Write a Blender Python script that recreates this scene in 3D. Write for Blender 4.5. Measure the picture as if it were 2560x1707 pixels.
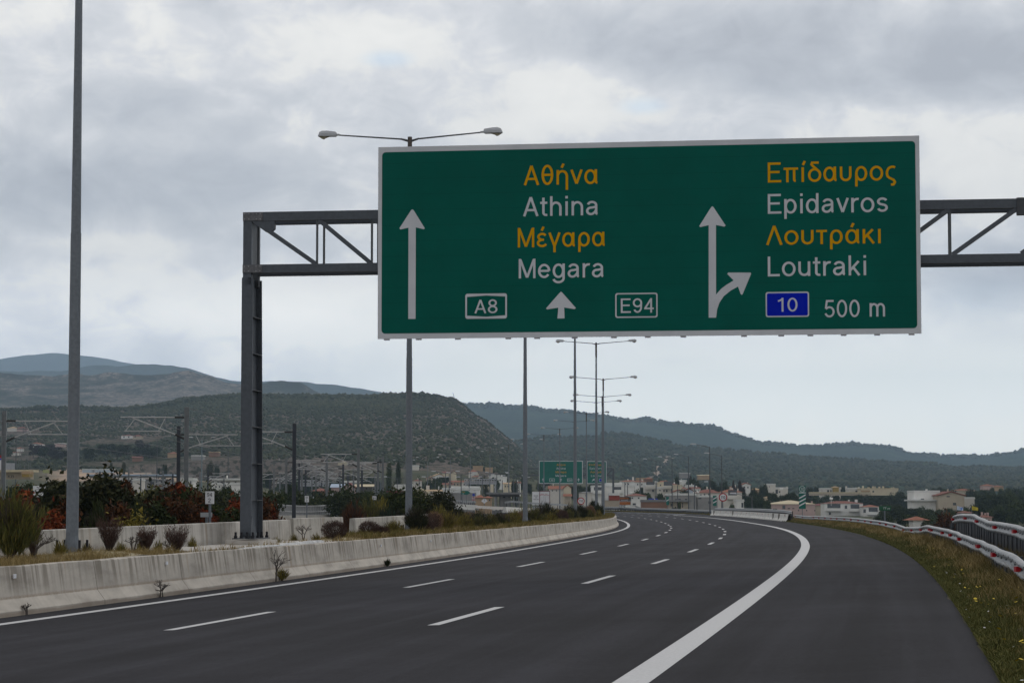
import bpy, math, random
import numpy as np
from mathutils import Vector, Matrix, noise

# ------------------------------------------------------------------ scene, camera, light
for o in list(bpy.data.objects): bpy.data.objects.remove(o)
SC = bpy.context.scene
COL = SC.collection
W, H, FPX = 2560.0, 1707.0, 5972.0
PITCH = math.atan(406.5 / FPX)
cam_d = bpy.data.cameras.new("Camera")
cam_d.sensor_width = 36.0
cam_d.lens = 36.0 * FPX / W
cam_d.clip_start = 0.1
cam_d.clip_end = 60000.0
cam = bpy.data.objects.new("Camera", cam_d)
cam.location = (0, 0, 0)
cam.rotation_euler = (math.radians(90) + PITCH, 0, 0)
COL.objects.link(cam)
SC.camera = cam

SUN_EL, SUN_AZ = math.radians(48), math.radians(25)     # high, ahead of the camera and slightly right, behind cloud
SC.view_settings.view_transform = 'Standard'
SC.view_settings.look = 'None'
SC.view_settings.gamma = 1.0
SC.view_settings.use_curve_mapping = False
SC.view_settings.exposure = 0.14
SC.cycles.use_denoising = True
SC.cycles.max_bounces = 5
SC.cycles.diffuse_bounces = 3
SC.cycles.glossy_bounces = 2
SC.cycles.transparent_max_bounces = 8
SC.cycles.volume_bounces = 0

def srgb(r, g, b):
    f = lambda c: (c / 255.0 / 12.92) if c <= 10 else ((c / 255.0 + 0.055) / 1.055) ** 2.4
    return (f(r), f(g), f(b), 1.0)

class NT:
    """small helper round a node tree"""
    def __init__(s, tree):
        s.t = tree; s.n = tree.nodes; s.l = tree.links
    def node(s, kind, **kw):
        n = s.n.new(kind)
        for k, v in kw.items():
            if k.startswith('i_'):
                key = k[2:]
                key = int(key) if key.isdigit() else key.replace('_', ' ')
                s.put(n.inputs[key], v)
            else: setattr(n, k, v)
        return n
    def put(s, sock, v):
        if isinstance(v, bpy.types.NodeSocket): s.l.new(v, sock)
        elif isinstance(v, bpy.types.Node): s.l.new(v.outputs[0], sock)
        else: sock.default_value = v
    def math(s, op, a, b=None, c=None, clamp=False):
        n = s.n.new('ShaderNodeMath'); n.operation = op; n.use_clamp = clamp
        s.put(n.inputs[0], a)
        if b is not None: s.put(n.inputs[1], b)
        if c is not None: s.put(n.inputs[2], c)
        return n.outputs[0]
    def vmath(s, op, a, b=None):
        n = s.n.new('ShaderNodeVectorMath'); n.operation = op
        s.put(n.inputs[0], a)
        if b is not None: s.put(n.inputs[1], b)
        return n.outputs[1] if op in ('DOT_PRODUCT', 'LENGTH', 'DISTANCE') else n.outputs[0]
    def mix(s, f, a, b, mode='MIX'):
        n = s.n.new('ShaderNodeMix'); n.data_type = 'RGBA'; n.blend_type = mode
        s.put(n.inputs[0], f); s.put(n.inputs[6], a); s.put(n.inputs[7], b)
        return n.outputs[2]
    def noise(s, vec, scale, detail=4, rough=0.5, dist=0.0):
        n = s.n.new('ShaderNodeTexNoise')
        if vec is not None: s.put(n.inputs['Vector'], vec)
        n.inputs['Scale'].default_value = scale; n.inputs['Detail'].default_value = detail
        n.inputs['Roughness'].default_value = rough; n.inputs['Distortion'].default_value = dist
        return n.outputs[0]
    def ramp(s, fac, stops, interp='LINEAR'):
        n = s.n.new('ShaderNodeValToRGB'); n.color_ramp.interpolation = interp
        e = n.color_ramp.elements
        while len(e) < len(stops): e.new(0.5)
        for el, (p, c) in zip(e, stops):
            el.position = p; el.color = c if len(c) == 4 else (*c, 1)
        s.put(n.inputs[0], fac)
        return n.outputs[0]
    def step(s, x, a, b):
        n = s.n.new('ShaderNodeMapRange'); n.interpolation_type = 'SMOOTHSTEP'
        s.put(n.inputs[0], x); n.inputs[1].default_value = a; n.inputs[2].default_value = b
        n.inputs[3].default_value = 0; n.inputs[4].default_value = 1
        return n.outputs[0]

def g1(v): return (v, v, v, 1)

# overcast sky: a Nishita sky seen through gaps, under layered cloud set out by direction in the world
world = bpy.data.worlds.new("World"); SC.world = world; world.use_nodes = True
wt = NT(world.node_tree); wt.n.clear()
tc = wt.node('ShaderNodeTexCoord')
d = wt.vmath('NORMALIZE', tc.outputs['Generated'])
sx = wt.node('ShaderNodeSeparateXYZ', i_0=d)
X_, Y_, Z_ = sx.outputs
sky = wt.node('ShaderNodeTexSky'); sky.sky_type = 'NISHITA'; sky.sun_disc = False
sky.sun_elevation = SUN_EL; sky.sun_rotation = SUN_AZ; sky.air_density = 1.0; sky.dust_density = 2.0
def skyvec(kx, kz, off):
    m = wt.node('ShaderNodeMapping'); m.inputs['Scale'].default_value = (kx, kx, kz)
    m.inputs['Location'].default_value = off; wt.put(m.inputs[0], d); return m.outputs[0]
n_big = wt.noise(skyvec(1, 2.0, (3.1, 0.4, 7.7)), 5.0, 4, 0.5, 0.3)
n_mid = wt.noise(skyvec(1, 1.7, (1.3, 5.2, 0.3)), 15.0, 5, 0.55, 0.45)
n_fin = wt.noise(skyvec(1, 1.5, (8.3, 2.2, 4.3)), 42.0, 6, 0.62, 0.5)
def blob(u, v, ru, rv):
    """soft spot of the cloud deck, given as a bearing and a height above the horizon with half-widths"""
    az = math.atan((u - 1280) / FPX); el = math.atan((1260 - v) / FPX)
    c = Vector((math.sin(az) * math.cos(el), math.cos(az) * math.cos(el), math.sin(el)))
    dv = wt.vmath('SUBTRACT', d, tuple(c))
    k = wt.node('ShaderNodeMapping'); k.inputs['Scale'].default_value = (FPX / ru, 1, FPX / rv); wt.put(k.inputs[0], dv)
    q = wt.vmath('LENGTH', k.outputs[0])
    wob = wt.math('ADD', q, wt.math('MULTIPLY', wt.math('SUBTRACT', n_mid, 0.5), 1.1))
    n = wt.node('ShaderNodeMapRange'); n.interpolation_type = 'SMOOTHSTEP'
    wt.put(n.inputs[0], wob); n.inputs[1].default_value = 1.15; n.inputs[2].default_value = 0.1
    return n.outputs[0]
dens = wt.math('ADD', wt.math('MULTIPLY', n_big, 0.34), wt.math('ADD', wt.math('MULTIPLY', n_mid, 0.46), wt.math('MULTIPLY', n_fin, 0.26)))
# bright and dark regions of the deck
for (u, v, ru, rv, a) in [
        (850, 130, 520, 110, 0.12), (1500, 250, 560, 110, 0.13), (1000, 60, 500, 60, 0.05), (380, 760, 700, 120, 0.15), (900, 800, 360, 130, 0.13),
        (1350, 330, 300, 70, 0.08), (2150, 270, 300, 60, 0.07),
        (100, 480, 620, 120, -0.17), (800, 430, 420, 90, -0.07), (2250, 150, 800, 170, -0.15), (420, 250, 330, 70, -0.08),
        (1500, 60, 500, 90, -0.08), (2480, 700, 300, 90, -0.10), (300, 620, 260, 40, 0.07), (1690, 905, 120, 20, -0.10), (750, 320, 300, 50, -0.04)]:
    dens = wt.math('ADD', dens, wt.math('MULTIPLY', blob(u, v, ru, rv), a))
dens = wt.math('ADD', wt.math('MULTIPLY', wt.math('SUBTRACT', dens, 0.53), 1.6), 0.545)
cl = wt.ramp(dens, [(0.18, srgb(170, 172, 178)), (0.36, srgb(187, 189, 194)), (0.50, srgb(202, 203, 206)), (0.57, srgb(213, 213, 215)), (0.65, srgb(230, 228, 224)), (0.9, srgb(243, 240, 234))])
# clearer, pale strip low over the hills to the right and small gaps higher up
low = wt.math('MULTIPLY', wt.step(Z_, 0.092, 0.050), wt.step(X_, -0.13, 0.0))
low = wt.math('MULTIPLY', wt.math('MULTIPLY', low, 0.85), wt.step(wt.math('ADD', n_mid, wt.math('MULTIPLY', n_fin, 0.3)), 0.95, 0.62))
cl = wt.mix(low, cl, srgb(238, 237, 228))
cream = wt.math('MULTIPLY', wt.step(Z_, 0.05, 0.005), wt.step(n_mid, 0.4, 0.62))
cl = wt.mix(wt.math('MULTIPLY', cream, 0.55), cl, srgb(246, 238, 218))
gap = blob(965, 140, 75, 26)
for (u, v, ru, rv, a) in [(1610, 262, 70, 26, 1.0), (1370, 470, 120, 18, .35), (980, 700, 50, 14, .5), (2440, 760, 140, 60, .35), (560, 850, 60, 12, .4)]:
    gap = wt.math('MAXIMUM', gap, wt.math('MULTIPLY', blob(u, v, ru, rv), a))
zen = wt.math('ADD', wt.math('ADD', 1.20, wt.math('MULTIPLY', wt.step(Z_, 0.12, 0.03), 1.22)), wt.math('MULTIPLY', wt.step(Z_, 0.24, 0.6), -0.42))
bg_c = wt.node('ShaderNodeBackground', i_0=cl, i_1=zen)
haze_blue = wt.mix(0.85, sky.outputs[0], (7.0, 8.6, 10.2, 1))
bg_s = wt.node('ShaderNodeBackground', i_0=haze_blue, i_1=0.10)
mx = wt.node('ShaderNodeMixShader')
wt.put(mx.inputs[0], wt.math('SUBTRACT', 1.0, wt.math('MULTIPLY', gap, 0.5)))
wt.l.new(bg_s.outputs[0], mx.inputs[1]); wt.l.new(bg_c.outputs[0], mx.inputs[2])
out = wt.node('ShaderNodeOutputWorld'); wt.l.new(mx.outputs[0], out.inputs[0])

sun_d = bpy.data.lights.new("Sun", 'SUN'); sun_d.energy = 1.0; sun_d.angle = math.radians(60); sun_d.color = (1.0, 0.96, 0.9)
sun = bpy.data.objects.new("Sun", sun_d); COL.objects.link(sun)
sv = Vector((math.sin(SUN_AZ) * math.cos(SUN_EL), math.cos(SUN_AZ) * math.cos(SUN_EL), math.sin(SUN_EL)))
sun.rotation_euler = sv.to_track_quat('Z', 'Y').to_euler()

# ------------------------------------------------------------------ measuring helpers
cP, sP = math.cos(PITCH), math.sin(PITCH)
def ray(u, v):
    a, b = u - W / 2, H / 2 - v
    return Vector((a, FPX * cP - b * sP, FPX * sP + b * cP))
def P(u, v, Y):
    """the point seen at photograph pixel (u, v), Y metres ahead"""
    r = ray(u, v); return r * (Y / r.y)
def U(p):
    """photograph pixel of a point"""
    f = p[1] * cP + p[2] * sP; up = -p[1] * sP + p[2] * cP
    return (W / 2 + FPX * p[0] / f, H / 2 - FPX * up / f)

# ------------------------------------------------------------------ materials
MATS = {}
def mat(name, c1, c2=None, scale=3.0, rough=0.8, bump=0.0, bscale=None, metal=0.0, detail=5, c3=None, coord='Object', spec=0.3, lo=.35, hi=.65):
    if name in MATS: return MATS[name]
    m = bpy.data.materials.new(name); m.use_nodes = True
    t = NT(m.node_tree); b = t.n['Principled BSDF']
    b.inputs['Roughness'].default_value = rough; b.inputs['Metallic'].default_value = metal
    b.inputs['Specular IOR Level'].default_value = spec
    tcn = t.node('ShaderNodeTexCoord').outputs[coord]
    if c2 is None: c2 = tuple(x * 0.82 for x in c1[:3])
    f = t.noise(tcn, scale, detail, 0.6)
    c1 = (*c1[:3], 1); c2 = (*c2[:3], 1)
    stops = [(lo, c1), (hi, c2)] if c3 is None else [(lo, c1), ((lo + hi) / 2, c2), (hi, (*c3[:3], 1))]
    t.put(b.inputs['Base Color'], t.ramp(f, stops))
    if bump:
        bn = t.node('ShaderNodeBump'); bn.inputs['Strength'].default_value = bump
        bn.inputs['Distance'].default_value = 0.02
        t.put(bn.inputs['Height'], t.noise(tcn, bscale or scale * 6, 4, 0.6)); t.l.new(bn.outputs[0], b.inputs['Normal'])
    MATS[name] = m
    return m

# ------------------------------------------------------------------ mesh building
class MB:
    def __init__(s): s.v = []; s.f = []; s.uv = None; s.mi = []
    def add(s, vs, fs, k=0):
        n = len(s.v); s.v += [tuple(v) for v in vs]; s.f += [tuple(i + n for i in f) for f in fs]; s.mi += [k] * len(fs); return s
    def box(s, c, d, rz=0.0, k=0, M=None):
        x, y, z = d[0] / 2, d[1] / 2, d[2] / 2
        R = Matrix.Rotation(rz, 4, 'Z') if M is None else M
        vs = [R @ Vector(p) + Vector(c) for p in [(-x,-y,-z),(x,-y,-z),(x,y,-z),(-x,y,-z),(-x,-y,z),(x,-y,z),(x,y,z),(-x,y,z)]]
        return s.add(vs, [(0,3,2,1),(4,5,6,7),(0,1,5,4),(1,2,6,5),(2,3,7,6),(3,0,4,7)], k)
    def bar(s, p0, p1, w, h, up=(0, 0, 1), k=0):
        """rectangular bar from p0 to p1, w across, h along up"""
        p0 = Vector(p0); p1 = Vector(p1); a = (p1 - p0).normalized(); u = Vector(up)
        if abs(a.dot(u)) > .99: u = Vector((0, 1, 0))
        sd = a.cross(u).normalized(); u = sd.cross(a).normalized()
        vs = []
        for p in (p0, p1):
            for i, j in ((-1,-1),(1,-1),(1,1),(-1,1)): vs.append(p + sd * (i * w / 2) + u * (j * h / 2))
        return s.add(vs, [(0,1,2,3),(7,6,5,4),(0,4,5,1),(1,5,6,2),(2,6,7,3),(3,7,4,0)], k)
    def tube(s, p0, p1, r0, r1=None, n=8, k=0, cap=True):
        r1 = r0 if r1 is None else r1
        p0 = Vector(p0); p1 = Vector(p1); a = (p1 - p0).normalized()
        u = Vector((0, 0, 1)) if abs(a.z) < .9 else Vector((1, 0, 0))
        sd = a.cross(u).normalized(); u = sd.cross(a)
        vs = []
        for p, r in ((p0, r0), (p1, r1)):
            for i in range(n):
                t = 2 * math.pi * i / n; vs.append(p + sd * (math.cos(t) * r) + u * (math.sin(t) * r))
        fs = [(i, i + n, (i + 1) % n + n, (i + 1) % n) for i in range(n)]
        if cap: fs += [tuple(range(n)), tuple(range(2 * n - 1, n - 1, -1))]
        return s.add(vs, fs, k)
    def prism(s, poly, y0, y1, k=0, axes=(0, 2, 1)):
        """polygon in two axes pushed along the third"""
        n = len(poly); vs = []
        for y in (y0, y1):
            for a, b in poly:
                p = [0, 0, 0]; p[axes[0]] = a; p[axes[1]] = b; p[axes[2]] = y; vs.append(p)
        fs = [tuple(range(n)), tuple(range(2 * n - 1, n - 1, -1))] + [(i, i + n, (i + 1) % n + n, (i + 1) % n) for i in range(n)]
        return s.add(vs, fs, k)
    def build(s, name, mats, parent=None, smooth=False, origin=None):
        me = bpy.data.meshes.new(name)
        vs = s.v
        if origin is not None: vs = [(v[0] - origin[0], v[1] - origin[1], v[2] - origin[2]) for v in vs]
        me.from_pydata(vs, [], s.f)
        if not isinstance(mats, (list, tuple)): mats = [mats]
        for m in mats: me.materials.append(m)
        if len(mats) > 1: me.polygons.foreach_set('material_index', s.mi)
        if smooth: me.polygons.foreach_set('use_smooth', [True] * len(me.polygons))
        if s.uv:
            uvl = me.uv_layers.new(name='UVMap'); arr = np.empty((len(me.loops), 2), dtype=np.float32)
            li = np.empty(len(me.loops), dtype=np.int32); me.loops.foreach_get('vertex_index', li)
            arr[:] = np.array(s.uv, dtype=np.float32)[li]; uvl.data.foreach_set('uv', arr.ravel())
        me.update()
        o = bpy.data.objects.new(name, me); COL.objects.link(o)
        if origin is not None: o.location = origin
        if parent is not None: o.parent = parent
        return o

def tag(o, label=None, cat=None, group=None, kind=None):
    if label: o['label'] = label
    if cat: o['category'] = cat
    if group: o['group'] = group
    if kind: o['kind'] = kind
    return o
def empty(name, loc, rz=0.0):
    o = bpy.data.objects.new(name, None); o.location = loc; o.rotation_euler = (0, 0, rz); o.empty_display_size = .3
    COL.objects.link(o); return o
def copy_tree(o, parent=None):
    c = o.copy(); COL.objects.link(c)
    if parent is not None: c.parent = parent
    for ch in [x for x in KIDS.get(o.name, [])]: copy_tree(ch, c)
    return c
KIDS = {}
def note_kids(root):
    """remember a built thing's children so that copies are quick"""
    ch = [x for x in COL.objects if x.parent == root]
    KIDS[root.name] = ch
    for x in ch: note_kids(x)
    return root

# ------------------------------------------------------------------ lettering: a plain grotesque drawn as even strokes
def arc(cx, cy, rx, ry, a0, a1, n=14):
    return [(cx + rx * math.cos(math.radians(a0 + (a1 - a0) * i / n)), cy + ry * math.sin(math.radians(a0 + (a1 - a0) * i / n))) for i in range(n + 1)]
def _glyphs():
    h = .06; X = .73; G = {}
    O = lambda cx=.30, rx=.24, cy=.365, ry=.315: arc(cx, cy, rx, ry, 0, 360, 26)
    G['A'] = (.70, [[(.045, 0), (.35, .97)], [(.35, .97), (.655, 0)], [(.15, .31), (.55, .31)]])
    G['Α'] = G['A']; G['Λ'] = (.70, [[(.045, 0), (.35, .97)], [(.35, .97), (.655, 0)]])
    G['M'] = (.84, [[(h + .02, 0), (h + .02, 1)], [(.10, .96), (.42, .04)], [(.42, .04), (.74, .96)], [(.84 - h - .02, 0), (.84 - h - .02, 1)]]); G['Μ'] = G['M']
    G['E'] = (.66, [[(h + .03, 0), (h + .03, 1)], [(h, 1 - h), (.63, 1 - h)], [(h, .52), (.58, .52)], [(h, h), (.65, h)]]); G['Ε'] = G['E']
    G['L'] = (.58, [[(h + .03, 0), (h + .03, 1)], [(h, h), (.57, h)]])
    G['m'] = (.86, [[(h + .03, 0), (h + .03, X)], [(h + .03, .45)] + arc(.26, .45, .17, .225, 180, 0, 12) + [(.43, 0)], [(.43, .45)] + arc(.60, .45, .17, .225, 180, 0, 12) + [(.77, 0)]])
    G['n'] = (.60, [[(h + .03, 0), (h + .03, X)], [(h + .03, .42)] + arc(.30, .42, .21, .25, 175, 0, 14) + [(.51, 0)]])
    G['h'] = (.60, [[(h + .03, 0), (h + .03, 1)], [(h + .03, .42)] + arc(.30, .42, .21, .25, 175, 0, 14) + [(.51, 0)]])
    G['r'] = (.37, [[(h + .03, 0), (h + .03, X)], [(h + .03, .40)] + arc(.31, .42, .22, .25, 180, 80, 10) + [(.37, .66)]])
    G['u'] = (.60, [[(.51, 0), (.51, X)], [(.09, X)] + arc(.30, .29, .21, .235, 180, 360, 14)]) 
    G['i'] = (.22, [[(.11, 0), (.11, X)], [(.11, .87), (.11, 1)]]); G['ι'] = (.22, [[(.11, 0), (.11, X)]])
    G['t'] = (.34, [[(.15, .93)] + arc(.27, .17, .12, .12, 180, 275, 8) + [(.33, .055)], [(.0, X - h), (.33, X - h)]])
    G['k'] = (.55, [[(h + .02, 0), (h + .02, 1)], [(.10, .26), (.47, .71)], [(.22, .42), (.50, .0)]]); G['κ'] = (.55, [[(h + .02, 0), (h + .02, X)], [(.10, .30), (.46, .71)], [(.22, .43), (.50, .0)]])
    G['v'] = (.54, [[(.04, X), (.27, .03)], [(.27, .03), (.50, X)]]); G['ν'] = G['v']
    G['o'] = (.62, [O(.31, .25)]); G['ο'] = G['o']
    G['d'] = (.62, [O(.28, .22), [(.52, 0), (.52, 1)]]); G['p'] = (.62, [O(.32, .22), [(.09, -.27), (.09, X)]])
    G['g'] = (.61, [O(.28, .22), [(.52, X), (.52, .0)] + arc(.28, -.01, .24, .21, 0, -165, 14)])
    G['e'] = (.61, [[(.07, .37), (.53, .37)], arc(.30, .365, .235, .31, 0, 325, 24)])
    G['s'] = (.54, [arc(.27, .525, .185, .145, 20, 270, 14)[:-1] + [(.27, .375)] + arc(.27, .215, .19, .155, 88, -165, 14)])
    G['a'] = (.60, [arc(.29, .50, .19, .17, 165, 0, 14) + [(.48, .13)] + arc(.55, .13, .07, .075, 180, 260, 5), [(.48, .43), (.30, .39)] + arc(.24, .22, .17, .165, 105, 300, 14) + [(.42, .16), (.48, .27)]])
    G['α'] = (.64, [O(.28, .22), [(.53, X), (.53, .17)] + arc(.60, .15, .07, .09, 180, 270, 6)])
    G['θ'] = (.60, [arc(.30, .5, .215, .45, 0, 360, 30), [(.09, .5), (.51, .5)]])
    G['η'] = (.60, [[(h + .03, 0), (h + .03, X)], [(h + .03, .42)] + arc(.30, .42, .21, .25, 175, 0, 14) + [(.51, -.27)]])
    G['ή'] = (.60, G['η'][1] + [[(.27, .84), (.36, 1.04)]])
    G['ε'] = (.50, [arc(.27, .53, .18, .145, 25, 265, 14), arc(.27, .21, .20, .155, 95, 340, 14), [(.20, .375), (.36, .375)]])
    G['έ'] = (.50, G['ε'][1] + [[(.25, .84), (.34, 1.04)]])
    G['γ'] = (.56, [[(.04, X), (.28, .04)], [(.28, .06), (.28, -.27)], [(.52, X), (.28, .04)]])
    G['ρ'] = (.62, [O(.32, .22), [(.10, .36), (.10, -.27)]])
    G['π'] = (.70, [[(.02, X - h), (.68, X - h)], [(.19, X - h), (.19, 0)], [(.50, X - h), (.50, .14)] + arc(.57, .14, .07, .08, 180, 270, 5)])
    G['ί'] = (.26, [[(.11, 0), (.11, X)], [(.12, .84), (.21, 1.04)]])
    G['δ'] = (.62, [O(.31, .25, .335, .285), [(.50, .95), (.20, .95)] + [(.17, .86), (.24, .77), (.44, .58)]])
    G['υ'] = (.60, [[(.09, X)] + arc(.30, .29, .21, .235, 180, 360, 14) + [(.51, X)]])
    G['ς'] = (.54, [arc(.33, .36, .25, .31, 60, 215, 14) + [(.20, .12), (.38, .02), (.44, -.09), (.38, -.2), (.26, -.21)]])
    G['τ'] = (.46, [[(.0, X - h), (.46, X - h)], [(.23, X - h), (.23, 0)]])
    G['ά'] = (.64, G['α'][1] + [[(.27, .84), (.36, 1.04)]])
    G['0'] = (.62, [arc(.31, .5, .235, .445, 0, 360, 28)]); G['1'] = (.50, [[(.32, 0), (.32, 1)], [(.32, .93), (.21, .83), (.06, .76)]])
    G['4'] = (.62, [[(.44, 0), (.44, 1)], [(.43, .95), (.06, .29)], [(.02, .29), (.60, .29)]])
    G['5'] = (.62, [[(.55, .94), (.17, .94), (.11, .50)], [(.11, .49)] + arc(.31, .32, .235, .265, 135, -160, 18)])
    G['7'] = (.58, [[(.04, .94), (.54, .94)], [(.52, .92), (.30, .45), (.22, 0)]])
    G['2'] = (.60, [arc(.30, .70, .22, .245, 175, -25, 14) + [(.36, .38), (.16, .20), (.09, .06)], [(.07, h), (.55, h)]])
    G['3'] = (.60, [arc(.29, .72, .20, .225, 160, -80, 14), arc(.29, .29, .235, .245, 80, -165, 16)])
    G['6'] = (.62, [arc(.31, .31, .23, .255, 0, 360, 22), [(.08, .31), (.09, .60)] + arc(.31, .62, .22, .325, 175, 30, 12)])
    G['9'] = (.62, [arc(.31, .69, .23, .255, 0, 360, 22), [(.54, .69), (.53, .40)] + arc(.31, .38, .22, .325, -5, -150, 12)])
    G['8'] = (.62, [arc(.31, .74, .20, .205, 0, 360, 20), arc(.31, .27, .235, .22, 0, 360, 20)])
    G['K'] = (.68, [[(h + .03, 0), (h + .03, 1)], [(.12, .38), (.60, 1)], [(.28, .56), (.64, .0)]])
    G['B'] = (.66, [[(h + .03, 0), (h + .03, 1)], [(h, .94), (.38, .94)] + arc(.38, .74, .19, .20, 90, -90, 10) + [(h, .54)], [(.38, .54)] + arc(.38, .30, .21, .24, 90, -90, 10) + [(h, h)]])
    G['T'] = (.62, [[(.31, 0), (.31, 1)], [(.0, .94), (.62, .94)]]); G['Z'] = (.62, [[(.03, .94), (.58, .94)], [(.57, .90), (.06, .10)], [(.03, h), (.6, h)]])
    G['.'] = (.2, [[(.1, 0), (.1, .12)]]); G[' '] = (.34, [])
    return G
GLY = _glyphs()
def stroke_poly(pts, w):
    pts = [p for i, p in enumerate(pts) if i == 0 or math.hypot(p[0] - pts[i - 1][0], p[1] - pts[i - 1][1]) > 1e-4]
    """left and right outlines of an even stroke with mitred bends"""
    L = []; Rr = []; n = len(pts); closed = math.hypot(pts[0][0] - pts[-1][0], pts[0][1] - pts[-1][1]) < 1e-4
    for i in range(n):
        a = pts[i - 1] if i else (pts[-2] if closed else None); b = pts[i + 1] if i < n - 1 else (pts[1] if closed else None)
        c = pts[i]
        def nrm(p, q):
            dx, dy = q[0] - p[0], q[1] - p[1]; l = math.hypot(dx, dy) or 1; return (-dy / l, dx / l)
        n1 = nrm(a, c) if a else nrm(c, b); n2 = nrm(c, b) if b else n1
        mx_, my_ = n1[0] + n2[0], n1[1] + n2[1]; l = math.hypot(mx_, my_) or 1; mx_, my_ = mx_ / l, my_ / l
        k = min(1.8, 1 / max(.3, mx_ * n1[0] + my_ * n1[1])) * w / 2
        L.append((c[0] + mx_ * k, c[1] + my_ * k)); Rr.append((c[0] - mx_ * k, c[1] - my_ * k))
    return L, Rr
def text_mesh(txt, x0, x1, z0, z1, ref='E', y=0.0, w=.112, gap=.085, bold=0.0):
    w = w + bold; adv = 0; vs = []; fs = []; k = 0; lay = 0
    for ch in txt:
        gw, strokes = GLY[ch]
        for stp in strokes:
            L, Rr = stroke_poly(stp, w); n = len(L); b0 = len(vs); yy = y - .0004 * (lay % 6); lay += 1
            for a, b in zip(L, Rr): vs.append((adv + a[0], yy, a[1])); vs.append((adv + b[0], yy, b[1]))
            for i in range(n - 1): q = b0 + i * 2; fs.append((q, q + 1, q + 3, q + 2))
        adv += gw + gap
    a = min(v[0] for v in vs); b = max(v[0] for v in vs); kx = (x1 - x0) / (b - a); kz = z1 - z0
    return [(x0 + (v[0] - a) * kx, v[1], z0 + v[2] * kz) for v in vs], fs
# ------------------------------------------------------------------ the road's plan, bank and level
SK = [-60, 0, 40, 80, 120, 160, 200, 250, 300, 360, 440, 520, 1400]
KK = [-0.0004138, -0.0004463, -0.0005, -0.0005756, -0.0005418, -0.0004725, -0.0004609, -0.0004646, -0.0004735, -0.00049, -0.0005, -0.0005, -0.0005]
ZS = [-60, 0, 100, 200, 300, 400, 520, 1400]
ZV = [-1.9178, -1.8178, -1.8643, -2.04, -1.9223, -1.9442, -1.9661, -2.0]
EV = [0.0253, 0.0330, 0.0175, 0.0230, 0.0200, 0.0215, 0.0215, 0.02]
DS = 2.0
S_ = np.arange(-80, 1200, DS)
k_ = np.interp(S_, SK, KK); th_ = np.cumsum(k_) * DS; i0 = int(80 / DS); th_ = th_ - th_[i0] + 0.15351
x_ = np.cumsum(np.sin(th_)) * DS; y_ = np.cumsum(np.cos(th_)) * DS
x_ = x_ - x_[i0] - 5.0022; y_ = y_ - y_[i0] + 35.0168
z_ = np.interp(S_, ZS, ZV); e_ = np.interp(S_, ZS, EV)
zc = np.convolve(np.pad(z_, 12, 'edge'), np.ones(25) / 25, 'valid'); z_ = zc
ec = np.convolve(np.pad(e_, 12, 'edge'), np.ones(25) / 25, 'valid'); e_ = ec
def st(s):
    return (float(np.interp(s, S_, x_)), float(np.interp(s, S_, y_)), float(np.interp(s, S_, th_)), float(np.interp(s, S_, z_)), float(np.interp(s, S_, e_)))
def R(s, o, dz=0.0, bank=True):
    """point at station s, offset o to the right of the inner lane line"""
    x, y, t, z, e = st(s)
    return Vector((x + math.cos(t) * o, y - math.sin(t) * o, z + (e * o if bank else 0) + dz))
def head(s): return st(s)[2]
def s_at(u, o):
    """station where the line at offset o (number or function of s) crosses the bearing of pixel column u, nearest first"""
    prev = None; s = -55.0
    while s < 560:
        oo = o(s) if callable(o) else o
        p = R(s, oo)
        if p.y > 5:
            dlt = U(p)[0] - u
            if prev is not None and dlt * prev[1] <= 0: return prev[0] + (s - prev[0]) * prev[1] / (prev[1] - dlt + 1e-12)
            prev = (s, dlt)
        s += 1.0
    return None
def ribbon(name, mats, offs, s0, s1, dz=0.0, step=2.0, dzs=None, smooth=True, uv=False, wob=None):
    """sheet between cross-section offsets, each (o, extra z)"""
    mb = MB(); n = max(2, int(round((s1 - s0) / step)) + 1); m = len(offs); mb.uv = [] if uv else None
    for i in range(n):
        s = s0 + (s1 - s0) * i / (n - 1)
        run = 0.0; last = None
        for j, (o, h) in enumerate(offs):
            o = o(s) if callable(o) else o; h = h(s) if callable(h) else h
            if last is not None: run += math.hypot(o - last[0], h - last[1])
            last = (o, h)
            mb.v.append(tuple(R(s, o, dz + h)))
            if uv: mb.uv.append((s, run))
    for i in range(n - 1):
        for j in range(m - 1):
            a = i * m + j; mb.f.append((a, a + 1, a + 1 + m, a + m)); mb.mi.append(0)
    return mb.build(name, mats, smooth=smooth)

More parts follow.
